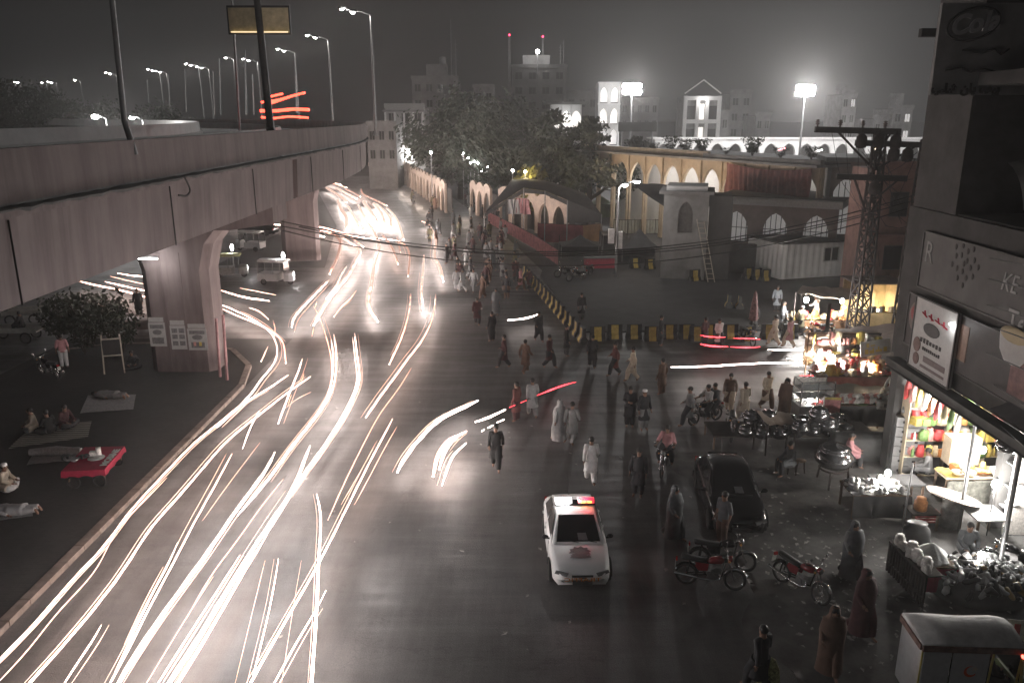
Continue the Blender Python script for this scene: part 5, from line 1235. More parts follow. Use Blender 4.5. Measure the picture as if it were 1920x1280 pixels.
# ================================================================== VEHICLES
rub = mat('tyre_rubber', (.02,.02,.02), .85, var=.2); chrome = mat('chrome', (.6,.6,.6), .22, 1.0, var=0); metal_d = mat('engine_metal', (.14,.14,.14), .45, .7, var=.3)
blackp = mat('black_paint', (.012,.012,.013), .18, var=0, spec=.6); redp = mat('red_paint', (.18,.01,.015), .25, var=0, spec=.6); seat_m = mat('black_seat', (.018,.018,.018), .5, var=.1)
wpaint = mat('white_car_paint', (.80,.79,.78), .35, var=.04, scale=2); car_glass = mat('car_glass', (.015,.016,.017), .12, var=0, spec=.7)
lens_m = mat('headlamp_lens', (.25,.25,.25), .15, .3, var=0)
def make_bike(paint, headcol=None):
    t_ = empty('motorbike')
    for y in (-.62, .64):
        w = empty('wheel'); w.parent = t_; w.location = (0, y, .30)
        MB().torus((0,0,0), .265, .04, 'X', 26, 8).build('tyre', rub, w)
        m = MB(); m.torus((0,0,0), .225, .013, 'X', 26, 6); m.cyl((-.05,0,0), (.05,0,0), .035, n=10)
        for i in range(18):
            a = i*math.pi/9; m.beam((.02*(-1)**i,0,0), (0, .22*math.cos(a), .22*math.sin(a)), .005)
        m.build('rim', chrome, w)
    m = MB()
    for s_ in (-.07, .07): m.tube([(s_,.64,.30), (s_,.50,.66), (s_,.42,.90)], [.02,.022,.02], 8)
    m.build('fork', chrome, t_)
    m = MB(); m.tube([(-.34,.30,1.02), (-.22,.38,1.0), (-.08,.42,.93), (.08,.42,.93), (.22,.38,1.0), (.34,.30,1.02)], .013, 7); hb_ = m.build('handlebar', chrome, t_)
    m = MB(); 
    for s_ in (-1, 1): m.cyl((s_*.25,.365,1.01), (s_*.36,.285,1.025), .02, n=8)
    m.build('grip', rub, hb_)
    for s_ in (-1, 1):
        m = MB(); m.cyl((s_*.24,.37,1.0), (s_*.30,.40,1.16), .006, n=5); m.ball((s_*.31,.40,1.19), .055, 10, 6, (1,.3,.75)); m.build('mirror', chrome, t_)
    m = MB(); m.loft([[Vector((math.cos(a)*w, y, z+math.sin(a)*h)) for a in [2*math.pi*j/14 for j in range(14)]] for y, z, w, h in ((-.08,.74,.05,.05), (-.02,.76,.10,.085), (.12,.79,.125,.11), (.26,.80,.12,.11), (.34,.79,.06,.06))], True); m.build('fuel_tank', paint, t_)
    m = MB(); m.loft([[Vector((x*w, y, z+zz)) for x, zz in ((-1,-.04),(-1,.015),(-.7,.045),(0,.055),(.7,.045),(1,.015),(1,-.04))] for y, z, w in ((-.10,.76,.10), (-.25,.75,.12), (-.5,.77,.125), (-.72,.80,.11), (-.78,.81,.08))], True); m.build('seat', seat_m, t_)
    m = MB(); m.tube([(0,.40,.85), (0,.10,.68), (0,-.3,.68), (0,-.75,.72)], .022, 7); m.tube([(0,.38,.80), (0,.30,.35), (0,-.05,.28), (0,-.18,.42), (0,-.12,.68)], .02, 7)
    for s_ in (-.08, .08): m.tube([(s_,-.12,.38), (s_,-.62,.30)], .018, 6); m.tube([(s_,-.62,.32), (s_*1.2,-.55,.70)], .022, 7)
    m.build('frame', blackp, t_)
    m = MB(); m.cbox((0,.06,.38), (.22,.30,.20)); m.cyl((-.14,.02,.36), (.14,.02,.36), .10, n=14); 
    for k in range(6): m.cbox((0,.20,.46+.025*k), (.15,.13,.012))
    m.build('engine', metal_d, t_)
    m = MB(); m.tube([(.09,.22,.46), (.13,.27,.34), (.13,.1,.26), (.13,-.2,.27), (.14,-.32,.29)], .018, 8); m.tube([(.14,-.32,.29), (.14,-.4,.30), (.15,-.95,.36)], [.02,.04,.038], 10); m.build('exhaust', chrome, t_)
    for y, a0, a1, mm in ((.64, .5, 2.6, chrome), (-.62, .35, 2.75, blackp)):
        m = MB(); rr = []
        for k in range(11):
            a = a0+(a1-a0)*k/10; c0 = Vector((0, y+.335*math.cos(a), .30+.335*math.sin(a))); n_ = Vector((0, math.cos(a), math.sin(a)))
            rr.append([c0+Vector((-.055,0,0))-n_*.03, c0+Vector((-.04,0,0)), c0+n_*.012, c0+Vector((.04,0,0)), c0+Vector((.055,0,0))-n_*.03])
        m.loft(rr, False, True, False); m.build('mudguard', mm, t_)
    m = MB(); m.lathe([(.02,-.08),(.08,-.04),(.09,.02),(.085,.04)], (0,.50,.87), 14, True, Matrix.Rotation(R(-90), 3, 'X')); hl = m.build('headlight_shell', paint if paint is not blackp else chrome, t_)
    m = MB(); m.lathe([(.08,.0),(.06,.02),(.01,.03)], (0,.54,.87), 14, True, Matrix.Rotation(R(-90), 3, 'X')); m.build('lens', lens_m, hl)
    MB().cbox((0,-.90,.70), (.12,.05,.08)).build('tail_light', mat('tail_lens', (.3,.01,.01), .25, var=0), t_)
    MB().cbox((0,-.93,.56), (.16,.01,.16)).build('number_plate', mat('plate_pale', (.5,.5,.45), .5), t_)
    for s_ in (-1, 1): m = MB(); m.loft([[Vector((s_*w, y, z)) for y, z in ((-.05,.70),(-.38,.70),(-.42,.60),(-.30,.48),(-.08,.50))] for w in (.10, .115)], True, False); m.build('side_panel', paint, t_)
    for s_ in (-1, 1): m = MB(); m.ball((s_*.16,.47,.84), .03, 8, 5); m.build('indicator', mat('amber_lens', (.5,.2,.02), .3, var=0), t_)
    MB().beam((.03,.02,.28), (.18,-.12,.02), .014).build('kick_stand', metal_d, t_)
    return t_
bikeR = make_bike(redp); bikeB = make_bike(blackp); used_b = set()
def bike(proto, px, py, rz, label, first=False, z=0, lean=7):
    o = proto if id(proto) not in used_b else copy_tree(proto); used_b.add(id(proto))
    p = at(px, py, z); o.location = p; o.rotation_euler = (0, R(-lean), R(rz)); return tag(o, label, 'motorbike', 'motorbikes')
bike(bikeR, 1330, 1100, -104, 'red motorbike parked nearest, front wheel towards lower right')
bike(bikeB, 1352, 1068, -100, 'black motorbike parked just behind the red one')
bike(bikeR, 1497, 1110, -148, 'motorbike with a red headlight cowl parked alone on the rubble')
b1 = bike(bikeB, 1246, 882, 160, 'black motorbike with a rider in a pinkish shirt behind the black car', lean=0)
p_ = b1.location; 
def rider(b_, top, bottom, lb, off=-.32, head='hair'):
    a = b_.rotation_euler.z; loc = Vector((b_.location.x - math.sin(a)*off, b_.location.y + math.cos(a)*off, 0)); person('ride', top, bottom, (loc.x, loc.y, 0), math.degrees(a), lb, long_=False, head=head)
rider(b1, 'pink', 'dark', 'rider in pinkish shirt astride the black motorbike behind the black car')
b2_ = bike(bikeB, 1322, 792, 120, 'motorbike carrying two riders left of the walking cream figure', lean=0)
rider(b2_, 'white', 'dark', 'front rider in white shirt on the motorbike with two riders', off=-.18)
rider(b2_, 'slate', 'dark', 'rear rider in dark shirt on the motorbike with two riders', off=-.55)
bike(bikeB, 1368, 818, 168, 'parked motorbike with round bright mudguard left of the black pots')
bike(bikeB, 1400, 645, 190, 'motorbike standing behind the yellow barrier row by the parasol')
bike(bikeR, 1532, 632, 95, 'motorbike with red tank parked at the far stall')
bike(bikeB, 95, 705, 60, 'dark motorbike parked on the pavement under the flyover', z=PV)
bike(bikeB, 1898, 1075, 55, 'motorbike with long chrome handlebar at the right frame edge')
# ---- cars
def make_car(paint, traffic=False):
    t_ = empty('car')
    st = [(-2.02,.60,.38,.72), (-1.96,.72,.26,.88), (-1.7,.79,.20,.95), (-1.2,.82,.18,.95), (-.4,.83,.18,.93), (.5,.83,.18,.91), (.95,.82,.18,.90), (1.35,.80,.18,.84), (1.7,.77,.19,.77), (1.93,.70,.22,.68), (2.04,.58,.32,.58), (2.07,.50,.36,.52)]
    m = MB(); rings = []
    for y, w, zb, zt in st:
        h = [(0,zt), (w*.5,zt-.005), (w*.80,zt-.02), (w*.93,zt-.06), (w*.985,zt-.16), (w,(zt+zb)/2), (w*.985,zb+.10), (w*.9,zb), (0,zb)]
        rings.append([Vector((x, y, z)) for x, z in h] + [Vector((-x, y, z)) for x, z in h[-2:0:-1]])
    m.loft(rings, True, True); m.build('body', paint, t_)
    m = MB(); rings = []
    for y, wt, zt in ((-1.72,.62,.93), (-1.45,.60,1.10), (-1.15,.57,1.34), (-.8,.57,1.42), (-.2,.57,1.445), (.10,.56,1.42), (.22,.56,1.38), (.60,.62,1.14), (1.0,.68,.90)):
        wb = .74; rings.append([Vector((x, y, z)) for x, z in ((0,zt), (wt*.6,zt-.004), (wt*.9,zt-.025), (wt,zt-.07*(zt-.88)), (wb if zt < 1 else wb-.0, .885), (-(wb), .885), (-wt,zt-.07*(zt-.88)), (-wt*.9,zt-.025), (-wt*.6,zt-.004))])
    m.loft(rings, True, True); m.build('roof', paint, t_)
    # glazing, slightly proud
    def pane(name, pts, par=t_): return MB().add(pts, [tuple(range(len(pts)))]).build(name, car_glass, par, fix=False)
    pane('windscreen', [(-.60,.965,.945), (.60,.965,.945), (.50,.245,1.385), (-.50,.245,1.385)])
    pane('rear_window', [(.52,-1.70,.96), (-.52,-1.70,.96), (-.46,-1.20,1.345), (.46,-1.20,1.345)])
    for s_ in (-1, 1):
        pane('side_window', [(s_*.752,.70,.955), (s_*.752,-.30,.955), (s_*.602,-.30,1.375), (s_*.60,.16,1.365)])
        pane('side_window', [(s_*.752,-.38,.955), (s_*.752,-1.30,.955), (s_*.604,-1.0,1.33), (s_*.602,-.38,1.375)])
        mi = MB(); mi.ball((s_*.90,.74,.98), .085, 10, 6, (1.1,.6,.75)); mi.beam((s_*.78,.76,.94), (s_*.88,.76,.96), .04); mi.build('wing_mirror', blackp, t_)
        dr_ = MB(); dr_.beam((s_*.838,.72,.25), (s_*.805,.72,.86), .012); dr_.beam((s_*.838,-.34,.25), (s_*.805,-.34,.86), .012); dr_.beam((s_*.838,-1.28,.35), (s_*.805,-1.28,.86), .012); dr_.build('door_seam', rub, t_)
        dh = MB(); dh.cbox((s_*.838,-.20,.76), (.03,.14,.03)); dh.cbox((s_*.838,-1.12,.76), (.03,.14,.03)); dh.build('door_handle', paint, t_)
        hl = MB(); hl.loft([[Vector((s_*x, y, z)) for x, y, z in q] for q in ([(.36,2.02,.62),(.68,1.93,.66),(.70,1.88,.56),(.40,2.04,.54)], [(.38,2.06,.62),(.70,1.97,.66),(.73,1.92,.56),(.42,2.08,.54)])], True, False); hl.build('headlight', lens_m, t_)
        tl = MB(); tl.cbox((s_*.66,-1.98,.72), (.16,.06,.22)); tl.build('tail_light', MATS['tail_lens'], t_)
        for y in (-1.28, 1.32):
            w = empty('wheel'); w.parent = t_; w.location = (s_*.75, y, .29)
            MB().lathe([(.18,-.09),(.28,-.09),(.295,-.06),(.295,.06),(.28,.09),(.18,.09)], (0,0,0), 22, True, Matrix.Rotation(R(90), 3, 'Y')).build('tyre', rub, w)
            MB().lathe([(.02,-.06),(.19,-.06),(.19,.06),(.15,.085),(.05,.07),(.02,.09)], (0,0,0), 14, True, Matrix.Rotation(R(90 if s_ > 0 else -90), 3, 'Y')).build('rim', metal_d, w)
            ar = MB(); 
            pts = [(s_*.832, y+.335*math.cos(a), .29+.335*math.sin(a)) for a in [math.pi*k/10 for k in range(11)]]
            ar.tube(pts, .022, 6, False); ar.build('wheel_arch', rub, t_)
    g = MB(); g.cbox((0,2.065,.55), (.56,.03,.05)); g.cbox((0,2.07,.50), (.2,.02,.02)); g.build('grille', rub, t_)
    g = MB(); g.cbox((0,2.075,.37), (.52,.03,.12)); g.build('number_plate', metal_d, t_)
    g = MB(); g.tube([(-.5,.99,.93), (.05,.90,.975)], .008, 5); g.tube([(-.0,.99,.93), (.5,.90,.975)], .008, 5); g.build('wiper', rub, t_)
    g = MB(); g.cyl((.1,-.9,1.43), (.1,-1.05,1.9), .006, n=5); g.build('aerial', rub, t_)
    g = MB(); g.add([(-.26,.93,.972),(.0,.93,.972),(.02,.74,1.088),(-.22,.74,1.088)], [(0,1,2,3)]); 
    g.build('dashboard_paper', mat('paper_grey', (.13,.13,.13), .7), t_, fix=False)
    return t_
car = make_car(wpaint); c0 = Vector((1.80, 20.75, 0)); car.location = c0; car.rotation_euler = (0, 0, R(180+1.5))
car.name = 'traffic_police_car'; tag(car, 'white traffic police car with red and white roof lights and grey hood emblem', 'police car')
lb_ = MB(); lb_.cbox((0,-.28,1.49), (1.15,.26,.06)); lbo = lb_.build('light_bar', blackp, car)
d = MB(); d.loft([[Vector((x, -.28+y, z)) for y, z in ((-.13,1.52),(-.10,1.61),(0,1.635),(.10,1.61),(.13,1.52))] for x in (.08, .30, .56)], True); d.build('white_dome', em('roof_white', (1,1,1), 2.4), lbo)
d = MB(); d.loft([[Vector((x, -.28+y, z)) for y, z in ((-.13,1.52),(-.10,1.61),(0,1.635),(.10,1.61),(.13,1.52))] for x in (-.10, -.30, -.56)], True); d.build('red_dome', em('roof_red', (1,.0,.04), 1.0), lbo)
for i, x in enumerate((.22, .36, .48)): MB().cbox((x, -.10, 1.56), (.12,.05,.055)).build('lamp_tube', em('roof_tube', (1,1,1), 14), lbo)
for x in (-.24, -.42): MB().cbox((x, -.13, 1.575), (.11,.05,.035)).build('lamp_tube', em('roof_yellow', (1,.55,.04), 4), lbo)
lamp(car, (.34, -.2, 1.80), 22, (1,1,1), .05); lamp(car, (-.36, -.12, 1.74), 9, (1,.0,.03), .05)
# hood emblem: pointed badge with a ribbon, lying on the hood
def hood(x, y): return Vector((x, y, .905-(max(0,y-.95))*.165+.004+ (-.012 if abs(x) > .3 else 0)))
bd_ = mat('badge_grey', (.09,.09,.092), .5, var=.1); bd2 = mat('badge_mid', (.13,.13,.13), .5, var=.2, scale=9)
def flat(pts, m_, name, dz=0.0):
    c1 = sum((Vector((p[0], p[1], 0)) for p in pts), Vector())/len(pts); n_ = len(pts)
    vs = [hood(c1.x, c1.y)+Vector((0,0,dz))] + [hood(*p)+Vector((0,0,dz)) for p in pts]
    return MB().add(vs, [(0, i+1, (i+1) % n_+1) for i in range(n_)]).build(name, m_, car, fix=False)
flat([(.31*(1 if k % 2 == 0 else .80)*math.cos(2*math.pi*k/20+.15)*1.0, 1.34 + .235*(1 if k % 2 == 0 else .76)*math.sin(2*math.pi*k/20+.15)) for k in range(20)], bd_, 'hood_emblem', .006)
flat([(.15*math.cos(2*math.pi*k/24), 1.33+.12*math.sin(2*math.pi*k/24)) for k in range(24)], bd2, 'emblem_shield', .010)
flat([(-.29,1.46),(-.24,1.50),(-.29,1.57),(-.12,1.60),(0,1.61),(.12,1.60),(.29,1.57),(.24,1.50),(.29,1.46),(.1,1.50),(-.1,1.50)], bd_, 'emblem_ribbon', .012)
text_on(car, 'TRAFFIC', .15, (0, 2.105, .47), mat('orange_letter', (.55,.2,.03), .5, var=0), rot=(R(90), 0, R(0)), ext=.004, name='front_lettering', sx=1.75)
car2 = make_car(blackp); p = at(1372, 930, .5); car2.location = (6.95, 23.6, 0); car2.rotation_euler = (0, 0, R(180-4)); car2.scale = (1.04, 1.05, 1.03)
car2.name = 'black_car'; tag(car2, 'black hatchback parked on the dark forecourt facing the camera', 'car')
# cars far up the road by the arcades
def far_car(px, py, rz, m_, label, lit=True):
    o = copy_tree(car2); p = at(px, py, 0); o.location = p; o.rotation_euler = (0,0,R(rz)); o.name = 'car'; o.scale = (1,1,1); tag(o, label, 'car')
    if m_:
        for ch in o.children:
            if ch.name.startswith(('body', 'roof')): ch.data = ch.data.copy(); ch.data.materials[0] = m_
    return o
far_car(822, 372, 150, wpaint, 'pale car parked in front of the farthest arched wall')
far_car(905, 395, 120, None, 'dark car parked before the dark marquee at the crowd')
far_car(485, 440, 80, None, 'dark car behind the lit rickshaw beneath the flyover')
# ---- motor rickshaw, bottom right
green_p = mat('rickshaw_green', (.20,.27,.12), .5, var=.25, scale=3); yel = mat('rickshaw_yellow', (.5,.42,.1), .5, var=.3, scale=4); canv = mat('rickshaw_canvas', (.6,.6,.59), .75, var=.3, scale=3, bump=.3); vinyl = mat('rickshaw_vinyl', (.55,.552,.555), .45, var=.1)
rickT = mat('brown_trim', (.18,.10,.08), .7, var=.5, scale=8)
rk = empty('motor_rickshaw', (9.25, 14.55, 0), R(-3), 'green and yellow motor rickshaw with grey canvas roof and crescent star side curtain', 'rickshaw')
L0, L1, HW = -.85, 1.05, .50
m = MB(); m.loft([[Vector((L0+.02, y, z)) for y, z in ((-HW,.35),(-HW,1.82),(HW,1.82),(HW,.35))], [Vector((L0, y, z)) for y, z in ((-HW,.35),(-HW,1.82),(HW,1.82),(HW,.35))]], True, False); m.build('rear_panel', vinyl, rk)
m = MB(); rg = []
for x in (L0-.03, -.3, .3, .9, 1.12): rg.append([Vector((x, y, z+.02*math.sin(x*7+y*5))) for y, z in ((-HW-.03,1.80),(-HW,1.90),(-HW*.6,1.98),(0,2.02),(HW*.6,1.98),(HW,1.90),(HW+.03,1.80))])
m.loft(rg, True); m.build('canvas_roof', canv, rk)
m = MB(); m.beam((L0-.03,-HW-.04,1.78), (1.15,-HW-.04,1.78), .05, .12); m.beam((L0-.03,HW+.04,1.78), (1.15,HW+.04,1.78), .05, .12); m.beam((L0-.04,-HW,1.78), (L0-.04,HW,1.78), .05, .12); m.build('roof_trim', rickT, rk)
MB().box(L0+.03, -.28, -HW-.01, -HW+.02, .78, 1.72).build('side_curtain', vinyl, rk)
cu_ = MB().box(-.26, .48, -HW-.02, -HW+.01, .36, 1.70).build('side_curtain', vinyl, rk); cu_['label'] = 'grey side curtain with orange crescent and pale star'
MB().beam((-.27,-HW-.03,.4), (-.27,-HW-.03,1.72), .02).build('curtain_seam', rub, rk)
m = MB(); n = 20; A0, A1 = R(75), R(330)
out_ = [(.14+.13*math.cos(A0+(A1-A0)*k/n), 1.26+.13*math.sin(A0+(A1-A0)*k/n)) for k in range(n+1)]
inn = [(.165+.10*math.cos(A0+.05+(A1-A0-.1)*k/n), 1.28+.10*math.sin(A0+.05+(A1-A0-.1)*k/n)) for k in range(n+1)]
vs = [Vector((a, -HW-.026, b_)) for a, b_ in out_] + [Vector((a, -HW-.026, b_)) for a, b_ in inn]
m.add(vs, [(k, k+1, n+2+k, n+1+k) for k in range(n)]); m.build('crescent', mat('crescent_orange', (.75,.13,.04), .5, var=0), cu_, fix=False)
m = MB(); vs = [Vector((.225, -HW-.028, 1.325))] + [Vector((.225+(.075 if k % 2 == 0 else .032)*math.sin(math.pi*k/5+.2), -HW-.028, 1.325+(.075 if k % 2 == 0 else .032)*math.cos(math.pi*k/5+.2))) for k in range(10)]
m.add(vs, [(0, k+1, (k+1) % 10+1) for k in range(10)]); m.build('star', mat('star_cream', (.7,.6,.5), .5, var=0), cu_, fix=False)
for a, b_ in (((L0,-HW-.02,.76), (-.30,-HW-.02,.76)),): MB().beam(a, b_, .05, .07).build('rail', mat('copper_rail', (.4,.22,.12), .5), rk)
MB().box(L0, -.30, -HW-.005, -HW+.03, .30, .72).build('lower_panel', green_p, rk)
m = MB(); m.beam((L0-.01,-HW-.015,.3), (L0-.01,-HW-.015,1.75), .03); m.beam((-.8+.06,-HW-.02,.34), (-.8+.06,-HW-.02,.70), .03); m.beam((-.34,-HW-.02,.34), (-.34,-HW-.02,.70), .03); m.beam((.50,-HW-.02,.34), (.55,-HW-.02,1.72), .03); m.beam((1.08,-HW-.02,.9), (1.12,-HW-.02,1.75), .03); m.build('yellow_piping', yel, rk)
MB().box(L0+.05, 1.6, -HW+.05, HW-.05, .26, .32).build('floor_pan', green_p, rk)
MB().cbox((-.45, 0, .62), (.5, 1.1, .18)).build('passenger_seat', mat('red_seat', (.38,.03,.05), .5, var=.1), rk)
MB().cbox((.68, -.1, .68), (.34, .9, .30)).build('driver_seat', MATS['red_seat'], rk)
m = MB(); m.loft([[Vector((x, y*w, z)) for y, z in ((-1,.3),(-1,.8),(-.6,.98),(.6,.98),(1,.8),(1,.3))] for x, w in ((1.15,.55),(1.5,.5),(1.8,.36),(1.9,.2))], True, False); m.build('nose', green_p, rk)
m = MB(); m.add([(1.18,-.5,1.0),(1.18,.5,1.0),(1.10,.52,1.72),(1.10,-.52,1.72)], [(0,1,2,3)]); m.build('windscreen', car_glass, rk, fix=False)
for s_ in (-1, 1): MB().beam((1.17,s_*.55,.9), (1.09,s_*.57,1.78), .04).build('pillar', yel, rk)
for x, y in ((-.45,-.56), (-.45,.56), (1.62,0)):
    w = empty('wheel'); w.parent = rk; w.location = (x, y, .24); MB().torus((0,0,0), .19, .05, 'Y', 20, 8).build('tyre', rub, w); MB().cyl((0,-.04,0), (0,.04,0), .14, n=12).build('rim', metal_d, w)
MB().ball((1.88, 0, .72), .09, 12, 8, (.6,1,1)).build('headlight', lens_m, rk)
lr = MB().ball((1.10, -.58, 1.70), .05, 8, 6).build('marker_lamp', em('marker_red', (1,.12,.08), 5), rk)
person('sit', 'black', 'black', tuple([rk.location.x+.62, rk.location.y-.1, 0]), -93, 'driver in black sitting in the motor rickshaw', z=.33, head='cap')
# ---- rickshaws under the flyover
def small_rickshaw(px, py, rz, roofm, bodym, label, glow=True):
    t_ = empty('motor_rickshaw', at(px, py, 0), R(rz), label, 'rickshaw', 'rickshaws waiting beneath the flyover')
    m = MB(); m.loft([[Vector((x, y, z)) for y, z in ((-.62,1.72),(-.5,1.85),(0,1.9),(.5,1.85),(.62,1.72))] for x in (-1.2, -.4, .5, .9)], True); m.build('canvas_roof', roofm, t_)
    m = MB(); m.loft([[Vector((x, y, z)) for y, z in ((-.6,.3),(-.62,.85),(.62,.85),(.6,.3))] for x in (-1.25, -.2, .3)], True, False); m.build('body', bodym, t_)
    m = MB(); m.loft([[Vector((x, y*w, z)) for y, z in ((-1,.3),(-1,.85),(-.5,1.0),(.5,1.0),(1,.85),(1,.3))] for x, w in ((.75,.5),(1.1,.42),(1.35,.2))], True, False); m.build('nose', bodym, t_)
    for x, y in ((-1.2,-.6),(-1.2,.6),(.0,-.6),(.0,.6),(.8,-.5),(.8,.5)): MB().beam((x,y,.8), (x,y,1.76), .035).build('post', dsteel, t_)
    m = MB(); m.add([(.82,-.46,1.0),(.82,.46,1.0),(.78,.46,1.7),(.78,-.46,1.7)], [(0,1,2,3)]); m.build('windscreen', car_glass, t_, fix=False)
    for x, y in ((-.8,-.58),(-.8,.58),(1.05,0)):
        w = empty('wheel'); w.parent = t_; w.location = (x, y, .24); MB().torus((0,0,0), .19, .05, 'Y', 16, 6).build('tyre', rub, w); MB().cyl((0,-.04,0), (0,.04,0), .14, n=10).build('rim', metal_d, w)
    MB().ball((1.32,0,.72), .09, 10, 6).build('headlight', em('rick_head', (1,1,1), 12) if glow else lens_m, t_)
    if glow: lamp(t_, (1.6,0,.8), 30, (1,1,1), .05)
    return t_
small_rickshaw(432, 520, 10, mat('olive_canvas', (.22,.22,.09), .8), mat('grey_panel', (.25,.25,.24), .6), 'brightly lit open rickshaw full of goods beside the pier')
small_rickshaw(520, 532, -8, canv, vinyl, 'grey canvas roofed rickshaw with headlight on right of the lit one')
small_rickshaw(470, 470, 170, canv, vinyl, 'unlit rickshaw standing behind the two lit ones', glow=False)
for i, (px, py, Y) in enumerate([(435, 466, 0), (531, 481, 0)]):
    p = at(px-2, py+50, 0); hh = (atY(px, py, p.y)).z; t_ = empty('pole_lamp', (atY(px, py, p.y).x, p.y, 0), 0, ['brilliant bare lamp standing behind the lit rickshaw', 'bare lamp standing above the grey canvas rickshaw'][i], 'lamp')
    MB().cyl((0,0,0), (0,0,hh), .03).build('pole', steel, t_); MB().ball((0,0,hh+.08), .16, 10, 6, (.8,.8,1.6)).build('bulb', em('bare_bulb', (1,1,1), 40), t_); lamp(t_, (0,-.3,hh+.1), 90, (1,1,.98), .1)
# pale open carts at far left
def open_cart(px, py, rz, L, label):
    t_ = empty('donkey_cart', at(px, py, 0), R(rz), label, 'cart', 'pale open carts at the left'); m = MB(); m.box(-L, L, -.6, .6, .62, .70); m.box(-L, L, -.62, -.58, .7, .9); m.box(-L, L, .58, .62, .7, .9); m.build('platform', mat('cart_pale', (.5,.5,.46), .6, var=.2), t_)
    for x in (-L*.6, L*.6):
        for y in (-.6, .6): MB().torus((x,y,.33), .28, .045, 'Y', 18, 6).build('wheel', rub, t_)
    return t_
open_cart(28, 640, 5, 1.5, 'pale flat cart cut by the left frame edge carrying a rider')
open_cart(50, 605, 12, 1.1, 'second pale flat cart behind the nearer one at left')
# ================================================================== PYLONS, WIRES
iron = mat('rusty_iron', (.028,.02,.019), .8, .2, var=.4, scale=8)
wire_m = mat('cable_black', (.01,.01,.01), .6, var=0)
def lattice(base, H, w0, w1, label, n=12):
    t_ = empty('lattice_pylon', base, R(8), label, 'pylon', 'lattice pylons by the stalls'); m = MB()
    cs = [(-1,-1),(1,-1),(1,1),(-1,1)]
    def c_(k, z): w = (w0+(w1-w0)*z/H)/2; return (cs[k][0]*w, cs[k][1]*w, z)
    for k in range(4): m.beam(c_(k, 0), c_(k, H), .09)
    for i in range(n):
        z0, z1 = H*i/n, H*(i+1)/n
        for k in range(4):
            a, b_ = k, (k+1) % 4; m.beam(c_(a, z0), c_(b_, z1), .05); m.beam(c_(b_, z0), c_(a, z1), .05); m.beam(c_(a, z1), c_(b_, z1), .05)
    m.build('lattice', iron, t_); return t_
bA = at(1604, 640); Ypa = bA.y
tA_ = atY(1640, 243, Ypa); pyA = lattice(Vector((bA.x, Ypa, 0)), tA_.z, .85, .42, 'front lattice pylon carrying the two wooden crossarms', 13)
bB = at(1688, 645); pyB = lattice(Vector((bB.x, bB.y, 0)), atY(1715, 262, bB.y).z, .8, .42, 'rear lattice pylon nearest the signboard building', 13)
def crossarm(x0, x1, y, label, hang=0, ins=4):
    a = atY(x0, y-2, Ypa-.4); b_ = atY(x1, y+2, Ypa-.4); t_ = empty('crossarm', a, 0, label, 'crossarm'); d = b_-a
    MB().beam((0,0,0), d, .20, .30).build('beam', mat('tarred_wood', (.03,.027,.025), .8, var=.3), t_)
    for i in range(ins):
        p = d*((i+.1)/(ins-.2) if ins > 1 else .5); m = MB(); m.lathe([(.05,.15),(.05,.25),(.13,.28),(.05,.33),(.15,.36),(.05,.42),(.12,.46),(.03,.52)], p, 10); m.build('insulator', mat('insulator_brown', (.06,.035,.03), .3, var=.1), t_)
    for i in range(hang):
        p = d*(.55+.2*i) + Vector((0,-.1,-.55)); m = MB(); m.lathe([(.05,.45),(.26,.25),(.30,-.1),(.24,-.3),(.05,-.34)], p, 12); m.beam(p+Vector((0,0,.4)), p+Vector((0,0,.6)), .05); m.build('hanging_insulator', iron, t_)
    m = MB(); m.beam(d*.25, Vector((tA_.x-a.x, .3, -1.9)), .09); m.beam(d*.9, Vector((tA_.x-a.x+.2, .3, -1.4)), .09); m.build('brace', iron, t_)
    return t_
crossarm(1528, 1688, 245, 'upper dark crossarm with four insulators on top and three hanging', 3)
crossarm(1568, 1700, 333, 'lower dark crossarm jutting left from the front pylon', 1, 1)
crossarm(1604, 1735, 270, 'short middle crossarm tangled with cables', 2, 2)
def wire(pts, r, label, group='overhead cables'):
    return tag(MB().tube(smooth_path(pts, .8), r, 5).build('cable', wire_m), label, 'cable', group)
for i, (l, mid, r_) in enumerate([((528,415),(860,464),(1715,366)), ((528,424),(870,470),(1715,376)), ((528,432),(900,492),(1700,392)), ((560,425),(860,470),(1640,400))]):
    A, B, C_ = atY(*l, 40), atY(*mid, 40.6), atY(*r_, 41.5)
    n = 14; pts = []
    for k in range(n+1):
        u = k/n; x = A.x+(C_.x-A.x)*u; um = (B.x-A.x)/(C_.x-A.x); base_ = A.z+(C_.z-A.z)*um; sag = (base_-B.z)/(4*um*(1-um)); pts.append((x, A.y+(C_.y-A.y)*u, A.z+(C_.z-A.z)*u-sag*4*u*(1-u)))
    wire(pts, .028, ['highest', 'second', 'lowest sagging', 'shortest'][i] + ' black cable crossing the whole road to the pylons', 'cables across the road')
names = ['one over the oval signboard', 'one over the emblem signboard', 'one dipping before the white poster', 'one crossing the tea signboard top', 'one under the tea signboard', 'lowest one by the awning', 'thin one at the awning edge']
for i, (y0, y1, xn) in enumerate([(400, 500, 11.5), (430, 545, 11.4), (470, 600, 11.3), (505, 640, 11.6), (545, 700, 11.2), (560, 770, 11.6), (590, 850, 11.8)]):
    a = atY(1706, y0, bB.y-.5); e = atX(1935, y1, xn); mid = (a+e)/2 - Vector((0,0,.6)); wire([a, mid, e], .016, 'black cable running down the signboard building, ' + names[i], 'cables along the signboard building')
random.seed(31)
